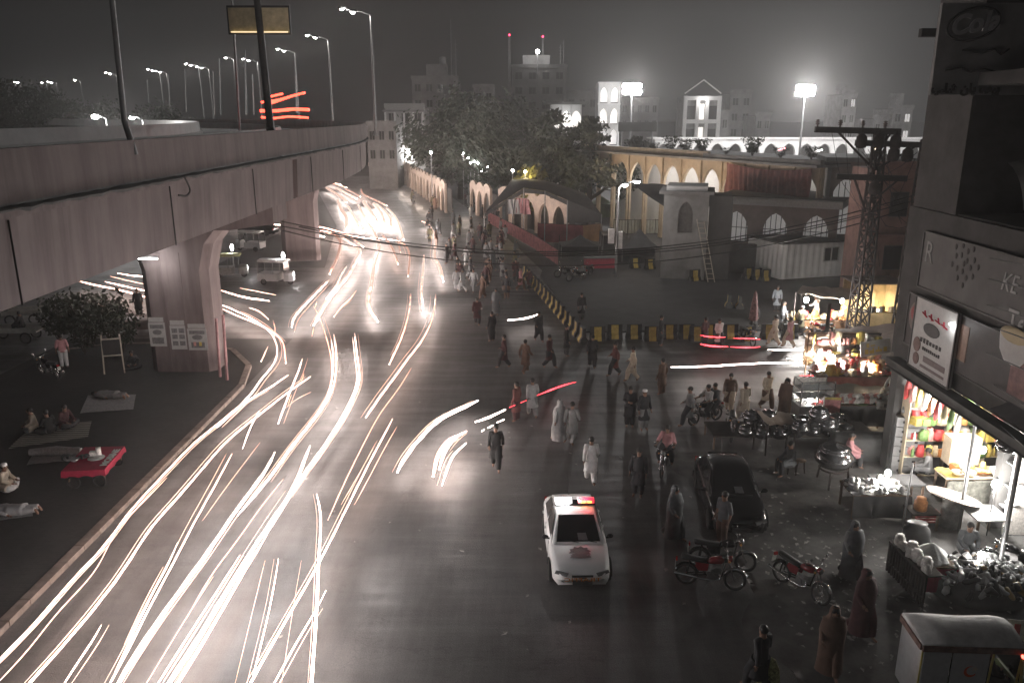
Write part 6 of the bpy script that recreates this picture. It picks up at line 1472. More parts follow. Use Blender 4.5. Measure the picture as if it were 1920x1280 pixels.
for i in range(9):
    a = atY(random.uniform(1610,1660), random.uniform(250,400), Ypa-.3); e = atY(random.uniform(1690,1730), random.uniform(260,430), bB.y-.3); mid = (a+e)/2 - Vector((0,0,random.uniform(.3,1.4)))
    wire([a, mid, e], .014, f"{ORD[i].replace('leftmost','first')} slack looping cable in the tangle between the two pylons", 'tangle between the pylons')
for i in range(5):
    a = atY(1560+25*i, 250, Ypa-.5); e = atY(1625+6*i, 400+25*i, Ypa-.5); wire([a, (a+e)/2 + Vector((-.3,0,-.5)), e], .012, f"{ORD[i].replace('leftmost','first')} thin drop wire from the upper crossarm down the pylon", 'drop wires on the front pylon')
t_ = empty('wooden_post', at(1545, 672), 0, 'dark leaning post between the far stall and the bulbs', 'post')
d = atY(1556, 568, t_.location.y-.2) - t_.location; MB().tube([(0,0,0), d], [.11,.10], 8).build('shaft', mat('tarred_wood'), t_)
# ================================================================== BARRIERS
yb = mat('barrier_yellow', (.42,.30,.07), .7, var=.35, scale=5); kb_ = mat('barrier_black', (.02,.02,.02), .7, var=.3)
def make_block(L=.85):
    t_ = empty('barrier_block'); m = MB(); m.prism([(-.25,0),(.25,0),(.22,.18),(.10,.35),(.08,.85),(-.08,.85),(-.10,.35),(-.22,.18)], -L/2, L/2, 'YZ'); m.build('body', kb_, t_)
    m = MB(); m.prism([(-.256,.02),(-.226,.185),(-.106,.355),(-.086,.80),(.086,.80),(.106,.355),(.226,.185),(.256,.02)], -L*.24, L*.24, 'YZ'); m.build('yellow_band', yb, t_); return t_
blk = make_block(); fb = [True]
def put_block(p, rz, label, g):
    o = blk if fb[0] else copy_tree(blk); fb[0] = False; o.location = p; o.rotation_euler = (0, 0, rz); return tag(o, label, 'barrier', g)
A, B = at(985, 518), at(1092, 640); n = 15
for i in range(n):
    p = A.lerp(B, i/(n-1)); put_block(p, math.atan2((B-A).y, (B-A).x), f"{NTH[n-1-i]} yellow and black block of the slanting barrier row", 'slanting barrier row')
nm2 = ['leftmost', 'second', 'third', 'fourth', 'fifth', 'sixth', 'seventh', 'eighth', 'ninth', 'tenth', 'eleventh', 'rightmost']
for i, x in enumerate([1120, 1152, 1188, 1222, 1254, 1286, 1306, 1328, 1368, 1400, 1440, 1480]):
    p = at(x, 634 + (4 if i % 3 == 0 else 0)); put_block(p, R(3), f"{nm2[i]} yellow block of the long barrier row facing the side street", 'barrier row along the side street')
for i, (x, y) in enumerate([(1366, 575), (1386, 577), (1190, 502), (1218, 504), (1262, 520), (1302, 526), (1402, 522), (1418, 524), (1434, 526)]):
    p = at(x, y, .08); put_block(p, R(80 if i < 2 else 20), ['left yellow block of the pair on the dark plaza', 'right yellow block of the pair on the dark plaza', 'yellow block before the red kiosk, left', 'yellow block before the red kiosk, right', 'yellow block at the gatehouse foot, left', 'yellow block at the ladder foot', 'first yellow block left of the white container', 'middle yellow block left of the white container', 'yellow block touching the white container end'][i], 'yellow blocks on the plaza')
def cloth_roof(name, corners, m_, label, sag=.3, n=10, par=None, cat='awning', poles=True, ripple=.05):
    a, b_, c_, d = [Vector(q) for q in corners]; o0 = a.copy(); t_ = par or empty(name, (a.x, a.y, 0), 0, label, cat); off = Vector((a.x, a.y, 0)); m = MB(); vs = []
    random.seed(int(a.x*10))
    for j in range(n+1):
        for i in range(n+1):
            u, v = i/n, j/n; p = (a*(1-u)+b_*u)*(1-v) + (d*(1-u)+c_*u)*v - off; p.z -= sag*math.sin(math.pi*u)*math.sin(math.pi*v)*1.0 + ripple*math.sin(u*17+v*5) + random.uniform(-.02,.02); vs.append(p)
    vs2 = vs + [p - Vector((0,0,.03)) for p in vs]; k0 = (n+1)**2; fs = []
    for j in range(n):
        for i in range(n): q = j*(n+1)+i; fs.append((q, q+1, q+n+2, q+n+1)); fs.append((k0+q, k0+q+n+1, k0+q+n+2, k0+q+1))
    m.add(vs2, fs, True); m.build('cloth_roof', m_, t_, fix=False)
    if poles:
        for q in (a, b_, c_, d): MB().cyl((q-off), (q.x-off.x, q.y-off.y, 0), .035, n=6).build('pole', iron, t_)
    return t_
# ================================================================== TENTS, FENCES ON THE PLAZA
dk_canvas = mat('dark_tent_canvas', (.05,.05,.05), .85, var=.3, scale=1, bump=.3); gr_canvas = mat('green_tarpaulin', (.09,.12,.06), .7, var=.3, scale=1, bump=.2); gy_canvas = mat('grey_tent_canvas', (.11,.11,.11), .8, var=.3, scale=1, bump=.2)
mq = empty('marquee', (0, 80, 0), 0, 'large dark canvas marquee draped over the nearest arched wall', 'tent')
def Lp(px, py, Y): p = atY(px, py, Y); return p - Vector((0, 80, 0))
bk_ = [Lp(958,338,86), Lp(985,334,86), Lp(1020,338,85), Lp(1060,350,84), Lp(1095,362,83)]; rdg = [Lp(955,344,84), Lp(985,338,83), Lp(1022,344,82), Lp(1064,356,80.5), Lp(1105,372,79)]; fr_ = [Lp(908,400,80), Lp(982,352,80), Lp(1022,358,79), Lp(1064,375,78), Lp(1128,402,77)]
m = MB(); m.loft([bk_, rdg, fr_], False, True, False); m.loft([[p-Vector((0,0,.05)) for p in fr_], [p-Vector((0,0,.35+.15*(i % 2))) for i, p in enumerate(fr_)]], False, False, False); m.build('roof', dk_canvas, mq)
m = MB(); m.loft([[Lp(1064,375,78), Lp(1128,402,77)], [Lp(1062,418,78), Lp(1130,418,77)]], False, False, False); m.build('side_curtain', dk_canvas, mq)
for x, y, y2, Y in ((908,400,432,80), (982,352,425,80), (1022,358,425,79), (1064,375,432,78), (1128,402,440,77)):
    a = Lp(x, y, Y); MB().cyl(a, (a.x, a.y, .08), .05, n=6).build('pole', steel, mq)
for i, (px, py, Y) in enumerate([(952, 374, 78), (968, 372, 78), (980, 374, 77)]):
    a = atY(px, py, Y); t_ = empty('hung_cloth', a, 0, ['pale grey cloth hanging leftmost under the marquee', 'bright pink cloth hanging in the middle under the marquee', 'narrow pink cloth hanging right under the marquee'][i], 'cloth')
    drape([1.5, 1.0, .6][i], 1.4, [4,3,2][i], .08).build('cloth', [mat('pale_cloth', (.4,.4,.42), .8), pink_cloth, pink_cloth][i], t_)
cloth_roof('dark_canopy', [atY(1248,388,67), atY(1345,386,65), atY(1340,352,68), atY(1180,342,78)], dk_canvas, 'sagging dark canopy between the gatehouse and the yellow arches', .5)
# red slatted fence and red fabric screen
def fence_red(A, B, h, label, m_, slats=True, name='cloth_fence'):
    A, B = Vector(A), Vector(B); loc, rz, L = wall_frame((A.x, A.y), (B.x, B.y)); t_ = empty(name, (loc[0], loc[1], .05), rz, label, 'fence')
    n = int(L/.32); m = MB()
    if slats:
        pts = []
        for i in range(n*2+1): pts.append((L*i/(n*2), .05 if i % 2 else -.05))
        k = len(pts); m.add([(x, y, .1) for x, y in pts]+[(x, y, h) for x, y in pts], [(i, i+1, k+i+1, k+i) for i in range(k-1)])
    else:
        m = MB(); dr_ = drape(L, h-.1, L*.6, .06, 0); dr_.v = [(x, y, z+h) for x, y, z in dr_.v]; m = dr_
    m.build('cloth', m_, t_)
    m = MB(); m.beam((0,0,h+.02), (L,0,h+.02), .05)
    for i in range(int(L/2.2)+1): x = min(L, i*2.2); m.beam((x,.06,0), (x,.06,h+.1), .06)
    m.build('frame', iron, t_); return t_
rose = mat('dusty_red_cloth', (.26,.10,.10), .85, var=.45, scale=2, bump=.2)
fence_red(at(916, 420), at(1004, 470), 1.35, 'dusty red slatted cloth fence slanting beside the crowd', rose)
fence_red(at(1004, 471), at(1046, 500), 1.35, 'last rose coloured stretch of slatted fence near the barriers', rose)
fence_red(at(1008, 456), at(1092, 460), 1.9, 'dark red cloth screen behind the slatted fence', mat('deep_red_cloth', (.20,.05,.055), .85, var=.35, scale=1), False)
fence_red(at(1092, 460), at(1128, 456), 1.9, 'short orange brown cloth screen at the end of the red one', mat('orange_brown_cloth', (.24,.13,.06), .85, var=.3, scale=1), False)
def tent(px0, px1, pyb, pyt, label, m_, depth=3.0, wall=.9):
    a, b_ = at(px0, pyb), at(px1, pyb); Wd = (b_-a).length; Y = a.y; ap = atY((px0+px1)/2, pyt, Y+depth/2); t_ = empty('tent', ((a.x+b_.x)/2, Y, 0), 0, label, 'tent', 'small tents on the plaza')
    h = max(wall, 1.0); w = Wd/2; P4 = [(-w,0,h), (w,0,h), (w,depth,h), (-w,depth,h)]; m = MB()
    for i in range(4):
        p, q = Vector(P4[i]), Vector(P4[(i+1) % 4]); tp_ = Vector((0, depth/2, ap.z)); rg = []
        for k in range(5): u = k/4; c1 = p.lerp(tp_, u); c2 = q.lerp(tp_, u); s_ = Vector((0,0,-.18*math.sin(math.pi*u))); rg.append([c1+s_, (c1+c2)/2+s_*1.3, c2+s_])
        m.loft(rg, False, True, False)
    m.build('roof', m_, t_); m = MB()
    m.box(-w, w, depth-.04, depth, .1, h); m.build('back_cloth', m_, t_)
    for p in P4: MB().cyl((p[0],p[1],.05), p, .035, n=6).build('pole', steel, t_)
    return t_
tent(1166, 1238, 492, 428, 'grey pointed tent left of the gatehouse', gy_canvas, wall=1.2)
tent(1052, 1128, 486, 440, 'low dark tent in front of the red screen', dk_canvas, wall=1.1)
tent(1130, 1176, 470, 436, 'small dark tent behind the plaza street lamp', dk_canvas, wall=1.4)
tent(1100, 1160, 415, 368, 'green tarpaulin tent beside the marquee', gr_canvas, wall=2.0)
tent(1170, 1236, 410, 372, 'wide green tarpaulin canopy before the yellow arches', gr_canvas, wall=2.3)
fence_red(at(1150, 440), at(1248, 440), 1.5, 'pale picket fence left of the gatehouse under the green canopy', mat('pale_picket', (.35,.35,.30), .8, var=.3, scale=1))
kq = empty('kiosk', at(1125, 505), R(4), 'low red painted kiosk box beside the plaza lamp foot', 'kiosk')
MB().box(-1.2, 1.2, 0, 1, 0, .9).build('body', mat('kiosk_red', (.28,.03,.05), .6, var=.3), kq); MB().box(-1.3, 1.3, -.1, 1.1, .91, 1.0).build('top', gy_canvas, kq)
for i, (x, y) in enumerate([(1060, 520), (1080, 526), (1098, 518)]): bike(bikeB, x, y, 100+20*i, ['left', 'middle', 'right'][i] + ' motorbike of three parked on the plaza before the low tent', z=.08)
# closed parasol
ps = empty('parasol', at(1410, 630, 0), 0, 'closed striped parasol standing behind the yellow barriers', 'parasol'); MB().cyl((0,0,0), (0,0,2.6), .03, n=6).build('pole', steel, ps)
m = MB(); m.lathe([(.05,.9),(.22,.95),(.26,1.2),(.2,1.8),(.08,2.5),(.02,2.65)], (0,0,0), 10, True, None); cm = m.build('canopy', mat('parasol_cloth', (.14,.06,.06), .8, var=.8, scale=9), ps)
# ================================================================== LIT STALLS
plank = mat('worn_plank', (.16,.11,.075), .8, var=.35, scale=5, bump=.2); tarp_b = mat('brown_tarpaulin', (.15,.105,.085), .8, var=.35, scale=1.2, bump=.3); tarp_g = mat('grey_green_tarpaulin', (.10,.105,.10), .7, var=.3, scale=1.2, bump=.3)
E_B = em('bare_white_bulb', (1,.97,.93), 90); E_BW = em('bare_warm_bulb', (1,.78,.5), 60)
def bulb(px, py, Y, label, e, warm=False, r=.09, drop=.5, post=False, lz=None):
    p = atY(px, py, Y) if lz is None else at(px, py, lz); t_ = empty('bare_bulb', p, 0, label, 'lamp', 'bare bulbs over the stalls')
    b_ = MB(); b_.ball((0,0,0), r, 12, 8, (1,1,1.25)); b_.build('bulb', E_BW if warm else E_B, t_); m = MB(); m.cyl((0,0,r), (0,0,r+.1), .03, n=8)
    if post: m.cyl((0,.03,0), (0,.03,-p.z), .018, n=6)
    else: m.cyl((0,0,r+.1), (0,0,r+drop), .008, n=5)
    m.build('socket', dsteel, t_); L = lamp(t_, (0,-.0,-r-.1), e*1.5, (1,.78,.52) if warm else (1,.95,.90), r); return t_
def table(x0, x1, y0, y1, h, label, m_=None, skirt=None, cat='table', name='stall_table', rz=0):
    cx, cy = (x0+x1)/2, (y0+y1)/2; w, d = (x1-x0)/2, (y1-y0)/2; t_ = empty(name, (cx, cy, 0), rz, label, cat)
    MB().box(-w, w, -d, d, h-.05, h).build('table_top', m_ or plank, t_)
    for a in (-1, 1):
        for b_ in (-1, 1): MB().cbox((a*(w-.06), b_*(d-.06), (h-.05)/2), (.06,.06,h-.06)).build('leg', plank, t_)
    if skirt:
        m = drape(2*w, h-.12, w*4, .03); m.v = [(x-w, y-d-.04, z+h-.02) for x, y, z in m.v]; m.build('skirt', skirt, t_)
    return t_
GC = {'red': (.45,.05,.05), 'yel': (.55,.42,.10), 'wht': (.65,.62,.58), 'org': (.5,.2,.06), 'grn': (.15,.25,.08), 'pnk': (.5,.22,.2), 'blk': (.03,.03,.03), 'gry': (.25,.25,.25), 'crm': (.55,.45,.3), 'slv': (.4,.4,.4)}
def gm(k): return mat('goods_'+k, GC[k], .55, var=.35, scale=12, metal=.7 if k == 'slv' else 0)
GOODS = {}; UNUSED = set()
def goods(kind, col):
    key = (kind, col)
    if key not in GOODS:
        m = MB()
        if kind == 'box': m.cbox((0,0,.1), (.30,.22,.2)); m.cbox((0,0,.205), (.31,.06,.008))
        if kind == 'crate':
            for z in (.03,.12,.21):
                for a in (-1,1): m.beam((-.25,a*.17,z), (.25,a*.17,z), .02,.06); m.beam((a*.25,-.17,z), (a*.25,.17,z), .02,.06)
            m.cbox((0,0,.01), (.5,.34,.02))
        if kind == 'bowl': m.lathe([(.06,0),(.15,.07),(.19,.14),(.17,.14),(.12,.06),(.02,.03)], (0,0,0), 16)
        if kind == 'jar': m.lathe([(.09,0),(.10,.02),(.10,.22),(.07,.26),(.075,.31),(.01,.32)], (0,0,0), 14)
        if kind == 'sack': m.lathe([(.16,0),(.24,.12),(.22,.34),(.14,.42),(.17,.47),(.02,.46)], (0,0,0), 12, True, None, .8)
        if kind == 'heap':
            random.seed(hash(col) % 97)
            for i in range(26): a = random.uniform(0,6.28); r_ = random.random()**.5*.22; m.ball((r_*math.cos(a), r_*math.sin(a), .05+.16*(1-r_/.22)*random.random()), .05, 7, 5)
        if kind == 'bag': m.loft([[Vector((x*w, y*.10, z)) for x, y in ((-1,-1),(1,-1),(1.1,0),(1,1),(-1,1),(-1.1,0))] for z, w in ((0,.12),(.10,.15),(.24,.14),(.30,.08),(.34,.10))], True)
        if kind == 'tray': m.lathe([(.26,0),(.28,.03),(.27,.03),(.25,.012),(.01,.012)], (0,0,0), 20)
        if kind == 'bottle': m.lathe([(.035,0),(.038,.02),(.038,.16),(.015,.22),(.015,.26),(.004,.265)], (0,0,0), 10)
        if kind == 'garment': m.loft([[Vector((x, y*.03+.04*math.sin(x*30), z)) for x, y in ((-w,-1),(0,-1),(w,-1),(w,1),(0,1),(-w,1))] for z, w in ((0,.20),(.25,.17),(.48,.22),(.55,.08))], True, True)
        o = m.build(kind, gm(col)); GOODS[key] = o; UNUSED.add(key)
    o = GOODS[key]
    if key in UNUSED: UNUSED.discard(key); return o
    c2 = o.copy(); S.collection.objects.link(c2); return c2
CN = {'red':'red','yel':'yellow','wht':'white','org':'orange','grn':'green','pnk':'pink','blk':'black','gry':'grey','crm':'cream','slv':'steel'}
def scatter(kinds, cols, x0, x1, y0, y1, z, nx, ny, place, group, seed, sc=1.0, jit=.3):
    random.seed(seed); cnt = {}; made = []
    for j in range(ny):
        for i in range(nx):
            k = random.choice(kinds); c_ = random.choice(cols); o = goods(k, c_); s_ = sc*random.uniform(.8,1.15)
            x = x0+(x1-x0)*(i+.5+random.uniform(-jit,jit))/nx; y = y0+(y1-y0)*(j+.5+random.uniform(-jit,jit))/ny
            o.location = (x, y, z(x, y) if callable(z) else z); o.rotation_euler = (0,0,random.uniform(0,3.1)); o.scale = (s_,s_,s_); made.append((x, o, k, c_))
    by = {}
    for q in made: by.setdefault((q[2], q[3]), []).append(q)
    for (k, c_), lst in by.items():
        lst.sort(key=lambda q: (q[0], q[1].location.y))
        for i, q in enumerate(lst):
            tag(q[1], (f"only {CN[c_]} {k} {place}" if len(lst) == 1 else f"{ORD[min(i,12)] + ('' if i == 0 else ' from left')} {CN[c_]} {k} {place}"), k, group)
            if 'category' in q[1] and k == 'heap': q[1]['category'] = 'produce'
# --- far stall under the pale canopy
P = at(1545, 628); Yf = P.y
q = [atY(1492, 548, Yf), atY(1600, 562, Yf), atY(1612, 540, Yf+3.5), atY(1505, 536, Yf+3.5)]
cloth_roof('far_stall_canopy', q, mat('pale_canopy', (.32,.25,.2), .8, var=.35, scale=1), 'pale sagging canopy over the far corner stall', .35)
tf = table(P.x-2.0, P.x+1.4, Yf+.2, Yf+1.2, .8, 'far stall table piled with orange and red goods', skirt=mat('orange_skirt', (.3,.16,.08), .8, var=.5, scale=4))
scatter(['heap','box','bowl','sack'], ['org','red','yel','wht','crm'], P.x-1.9, P.x+1.3, Yf+.25, Yf+1.15, .8, 9, 3, 'on the far stall table', 'goods on the far stall', 4)
bulb(1512, 562, Yf-.2, 'dazzling white bulb at the left corner of the far canopy', 650, r=.13); bulb(1579, 564, Yf+.4, 'cold white bulb in the middle of the far stall', 90, r=.12)
bulb(1583, 576, Yf+1.0, 'small warm bulb just below the cold one at the far stall', 60, True, r=.08)
# --- warm lit booth behind
bx0, bx1 = atY(1598, 600, Yf+1.5).x, atY(1682, 600, Yf+1.5).x
bt = empty('booth', (bx0, Yf+1.5, 0), 0, 'small open booth with glowing cream walls behind the pylon', 'kiosk'); Wb = bx1-bx0
MB().box(0, Wb, 1.8, 1.9, 0, 2.7).build('back_wall', mat('booth_cream', (.55,.42,.22), .7, var=.25, scale=2), bt); MB().box(Wb-.08, Wb, 0, 1.79, 0, 2.7).build('side_wall', MATS['booth_cream'], bt); MB().box(-.2, Wb+.2, -.4, 2.0, 2.72, 2.8).build('roof', tarp_b, bt); MB().box(0, Wb-.1, -.1, .4, 0, .95).build('counter', MATS['booth_cream'], bt)
m = MB(); m.prism([(.6,.0),(.6,1.8),(.9,2.2),(1.3,2.35),(1.7,2.2),(2.0,1.8),(2.0,0)], 1.72, 1.78, 'XZ'); m.build('arched_panel', mat('cream_light', (.6,.5,.3), .6), bt)
scatter(['jar','box','bottle','bag'], ['yel','wht','crm','gry'], bx0+.1, bx1-.3, Yf+1.45, Yf+1.85, .96, 8, 1, 'on the glowing booth counter', 'goods on the booth counter', 8)
bulb(1611, 588, Yf+1.9, 'warm bulb on the left inside the glowing booth', 110, True, r=.13); bulb(1645, 583, Yf+2.2, 'warm bulb on the right inside the glowing booth', 80, True, r=.11)
# --- big brown tarpaulin and the stall below
P2 = at(1620, 742); Y2 = P2.y
q = [atY(1560, 668, Y2+.8), atY(1692, 650, Y2+.2), atY(1700, 604, Y2+7), atY(1566, 617, Y2+7.2)]
cloth_roof('brown_tarpaulin', q, tarp_b, 'big brown tarpaulin roof between the booth and the tilted sign', .3)
ts = empty('tilted_sign', atY(1641, 651, Y2+.0), R(-6), 'tilted grey sign with yellow lettering under the brown tarpaulin', 'sign'); ts.rotation_euler = (R(12), R(-11), R(-6))
MB().box(-.62, .62, -.03, .03, -.36, .36).build('panel', mat('sign_grey', (.30,.31,.31), .6, var=.15), ts); m = MB()
for z in (-.36,.36): m.beam((-.63,-.035,z), (.63,-.035,z), .03)
for x in (-.62,.62): m.beam((x,-.035,-.37), (x,-.035,.37), .03)
m.build('frame', mat('pale_rim2', (.4,.4,.4), .5), ts); ytx = mat('yellow_letter', (.38,.28,.05), .6)
m = MB()
for (x0,x1,z0,z1) in ((-.45,-.30,-.26,-.02),(-.26,-.05,-.26,-.10),(-.12,-.06,-.26,.02),(.0,.28,-.22,-.10),(.10,.16,-.22,.04),(.34,.48,-.24,-.02),(-.38,-.26,.06,.26),(-.2,-.02,.10,.16)): m.box(x0,x1,-.045,-.035,z0,z1)
m.build('worn_yellow_script', ytx, ts)
bulb(1530, 676, Y2+1.2, 'warm bright bulb at the left of the stall row beside the leaning post', 240, True, r=.11); bulb(1560, 671, Y2+.6, 'dazzling white bulb with star rays over the sweet stall', 800, r=.13); bulb(1633, 686, Y2+.2, 'warm bulb under the tilted sign', 380, True, r=.10); bulb(1600, 672, Y2+2.5, 'white tube lamp deep below the brown tarpaulin', 60, r=.1)
table(P2.x-2.3, P2.x+1.2, Y2-.1, Y2+.9, .95, 'long sweet stall counter heaped with red and yellow goods', skirt=rose)
scatter(['heap','bag','box','bowl','sack'], ['yel','red','crm','wht','org','pnk'], P2.x-2.2, P2.x+1.1, Y2-.05, Y2+.85, .96, 13, 4, 'on the sweet stall counter', 'goods on the sweet stall', 12, 1.1)
for i in range(7):
    p = atY(1572+18*i, 678+5*math.sin(i*2), Y2-.25); m = MB(); m.add([(-.16,0,0),(.16,0,0),(0,0,-.34),(-.16,.01,0),(.16,.01,0),(0,.01,-.34)], [(0,1,2),(5,4,3),(0,3,4,1),(1,4,5,2),(2,5,3,0)]); o = m.build('pennant', gm('red'), None, p); o.rotation_euler = (0, R(20*math.sin(i*3)), R(15*i)); tag(o, f"{nm2[i]} red triangular pennant hanging over the sweet stall", 'pennant', 'red pennants over the sweet stall')
rkb = empty('display_rack', (P2.x-.6, Y2+1.5, 0), 0, 'tall back rack of the sweet stall hung with bright bags', 'rack')
for x in (-1.6,-.5,.6,1.7): MB().beam((x,0,0), (x,0,2.5), .05).build('upright', plank, rkb)
for z in (1.35,1.95,2.5): MB().beam((-1.65,0,z), (1.75,0,z), .05).build('rail', plank, rkb)
MB().box(-1.65,1.75,.25,.29,.9,2.5).build('back_cloth', mat('buff_cloth', (.45,.33,.25), .8, var=.4, scale=3), rkb)
for r_ in range(3): scatter(['bag','garment','box'], ['red','yel','wht','crm','pnk','org'], P2.x-2.15, P2.x+1.05, Y2+1.25, Y2+1.4, (1.0, 1.5, 2.05)[r_], 12, 1, f"on the {['lowest','middle','top'][r_]} rail of the sweet stall rack", 'bags on the sweet stall rack', 130+r_, 1.0, .2)
# --- glass case, panel, pale awning of the third stall
P3 = at(1530, 800); Y3 = P3.y
gc = empty('food_case', (P3.x-.1, Y3+.2, 0), R(4), 'square glass food case blazing with white light', 'display case')
MB().box(-.75, .65, -.35, .45, 0, .95).build('cabinet', mat('steel_sheet', (.4,.4,.4), .35, .8, var=.15), gc)
gl = bpy.data.materials.new('clear_glass'); gl.use_nodes = True; b_ = gl.node_tree.nodes['Principled BSDF']; b_.inputs['Roughness'].default_value = .05; b_.inputs['Alpha'].default_value = .18; b_.inputs['Base Color'].default_value = (.8,.85,.85,1)
m = MB(); m.quad((-.72,-.33,.96), (.62,-.33,.96), (.62,-.33,1.9), (-.72,-.33,1.9)); m.quad((-.72,-.33,.96), (-.72,.43,.96), (-.72,.43,1.9), (-.72,-.33,1.9)); m.build('glass', gl, gc, fix=False)
m = MB()
for x in (-.73,-.05,.63): m.beam((x,-.34,.95), (x,-.34,1.95), .04); m.beam((x,.44,.95), (x,.44,1.95), .04)
for z in (1.3,1.62,1.95): m.beam((-.73,-.34,z), (.63,-.34,z), .03); m.beam((-.73,.44,z), (.63,.44,z), .03); m.beam((-.73,-.34,z), (-.73,.44,z), .03)
m.build('frame', chrome, gc); MB().box(-.7,.6,.40,.42,.96,1.9).build('back_sheet', gm('wht'), gc)
for z in (1.3,1.62): MB().box(-.7,.6,-.3,.38,z,z+.01).build('shelf', gm('slv'), gc)
scatter(['bowl','heap','tray'], ['wht','slv','red','crm'], P3.x-.75, P3.x+.5, Y3, Y3+.5, .97, 5, 2, 'inside the glass food case', 'food in the glass case', 15, .7)
bulb(1519, 746, Y3+.15, 'blazing white bulb inside the glass food case', 150, r=.10, drop=.25)
q = [atY(1535, 738, Y3+.1), atY(1694, 752, Y3-.3), atY(1690, 728, Y3+2.2), atY(1545, 716, Y3+2.4)]
cloth_roof('long_awning', q, tarp_g, 'long low grey awning stretched over the meat stall', .22)
pn = empty('menu_panel', atY(1560, 765, Y3-.45), R(-8), 'pink and yellow framed menu panel standing beside the glass case', 'sign')
MB().box(-.30,.30,-.02,.02,-.52,.45).build('panel', mat('pink_panel', (.5,.2,.2), .6, var=.35, scale=7), pn); MB().box(-.31,.31,-.03,-.021,-.60,-.50).build('yellow_band', gm('yel'), pn); MB().box(-.31,.31,-.03,-.021,.36,.46).build('yellow_band', gm('yel'), pn); MB().beam((-.33,0,.5), (-.33,0,-1.2), .05).build('post', gm('wht'), pn); MB().beam((.31,0,.4), (.31,0,-1.2), .03).build('post', iron, pn)
X3 = atY(1612, 775, Y3).x
table(X3-1.0, X3+1.5, Y3-.2, Y3+.7, 1.0, 'meat stall counter with rows of pale pieces', skirt=mat('grey_sheet', (.10,.10,.10), .8, var=.2))
random.seed(5)
for i in range(13):
    o = goods('garment', 'pnk' if i % 3 == 0 else 'wht'); o.location = (X3-.9+.17*i, Y3-.12, 1.05); o.scale = (.8,1,.75); o.rotation_euler = (R(-25), 0, random.uniform(-.3,.3)); tag(o, f"{ORD[i]} {'' if i == 0 else 'from left '}pale piece hanging over the meat stall front", 'meat', 'pale pieces hung on the meat stall')
scatter(['bowl','heap','tray'], ['red','gry','blk','grn'], X3-.2, X3+1.4, Y3-.1, Y3+.6, 1.0, 6, 2, 'on the meat stall counter', 'bowls on the meat stall', 17)
bulb(1600, 742, Y3+.6, 'bulb hidden under the long grey awning', 75, True, r=.08, drop=.3)
wb = empty('white_box', atY(1665, 757, Y3-.2), R(-10), 'white painted box on the end of the meat stall', 'box'); MB().box(-.45,.45,-.2,.2,-.18,.16).build('body', gm('wht'), wb); MB().beam((-.3,.0,-.18), (-.3,0,-1.3), .06).build('leg', plank, wb); MB().beam((.3,.0,-.18), (.3,0,-1.3), .06).build('leg', plank, wb); MB().box(-.2,.2,-.215,-.205,-.08,.06).build('stain', gm('gry'), wb)
gs = at(1608, 858); rb_ = empty('grey_cloth_front', (gs.x, gs.y, 0), R(-3), 'dark grey cloth wrapped handcart below the meat stall', 'handcart'); m = MB(); m.loft([[Vector((x, y, z)) for x, y in ((-w,-d),(w,-d),(w,d),(-w,d))] for z, w, d in ((.05,.95,.4),(.5,1.0,.42),(.85,1.0,.45),(.95,.9,.3))], True); m.build('cloth_cover', mat('dark_grey_cloth', (.075,.075,.075), .85, var=.15), rb_)
rbk = goods('jar', 'red'); rbk.location = at(1662, 848); rbk.scale = (2.4,2.4,1.9); tag(rbk, 'red barrel between the cloth cart and the cabinets', 'barrel'); 
# --- black cooking pots (round, shiny) on a long bench
potm = mat('pot_black_steel', (.22,.22,.225), .14, .9, var=.2, scale=4)
def mkpot():
    t_ = empty('cooking_pot'); m = MB(); m.lathe([(.05,0),(.25,.04),(.36,.17),(.38,.27),(.30,.38),(.27,.41),(.30,.44),(.29,.45),(.25,.41)], (0,0,0), 22); m.build('pot', potm, t_); m = MB(); m.lathe([(.29,.455),(.22,.50),(.07,.53),(.05,.56),(.01,.57)], (0,0,0), 18); m.build('lid', potm, t_); return t_
pot0 = mkpot(); fp = True
bn = at(1480, 838); bench = table(bn.x-3.0, bn.x+3.2, bn.y-.25, bn.y+1.3, .55, 'long low bench holding the black cooking pots', m_=mat('dark_plank', (.05,.04,.035), .8))
pts = [(1398+31*i, 818+3*math.sin(i), .56) for i in range(7)] + [(1412+31*i, 800+3*math.sin(i*2), .56) for i in range(6)] + [(1408, 790, 1.05), (1440, 793, 1.05), (1530, 800, 1.05), (1552, 806, 1.05), (1535, 788, 1.45), (1565, 822, .56), (1500, 812, .95)]
for i, (x, y, z) in enumerate(pts):
    o = pot0 if fp else copy_tree(pot0); fp = False; o.location = at(x, y, z); s_ = .85+.2*((i*7) % 5)/5; o.scale = (s_,s_,s_); tag(o, (f"{ORD[i]}{'' if i == 0 else ' from left'} black lidded pot in the front row" if i < 7 else f"{ORD[i-7]}{'' if i == 7 else ' from left'} black lidded pot in the back row" if i < 13 else ['black pot stacked at the left end', 'black pot stacked second from the left end', 'black pot stacked before the glass case', 'black pot stacked right of the glass case', 'topmost black pot of the stack', 'black pot at the right end of the row', 'black pot stacked mid row'][i-13]) , 'pot', 'black pots on the long bench')
bp_ = copy_tree(pot0); bp_.location = at(1562, 876, .62); bp_.scale = (1.75,1.75,1.6); tag(bp_, 'biggest black cauldron on a tripod stand near the seated person', 'cauldron', None)
m = MB(); 
for a in (0,2.1,4.2): m.beam((.5*math.cos(a),.5*math.sin(a),.62), (.6*math.cos(a),.6*math.sin(a),0), .05)
m.torus((0,0,.60), .45, .03, 'Z'); tri = m.build('pot_stand', iron, None, (bp_.location.x, bp_.location.y, 0)); tag(tri, 'iron tripod stand beneath the biggest cauldron', 'stand')
cv = [at(1418, 770, 1.55), at(1480, 773, 1.5), at(1492, 795, 1.3), at(1440, 795, 1.3)]
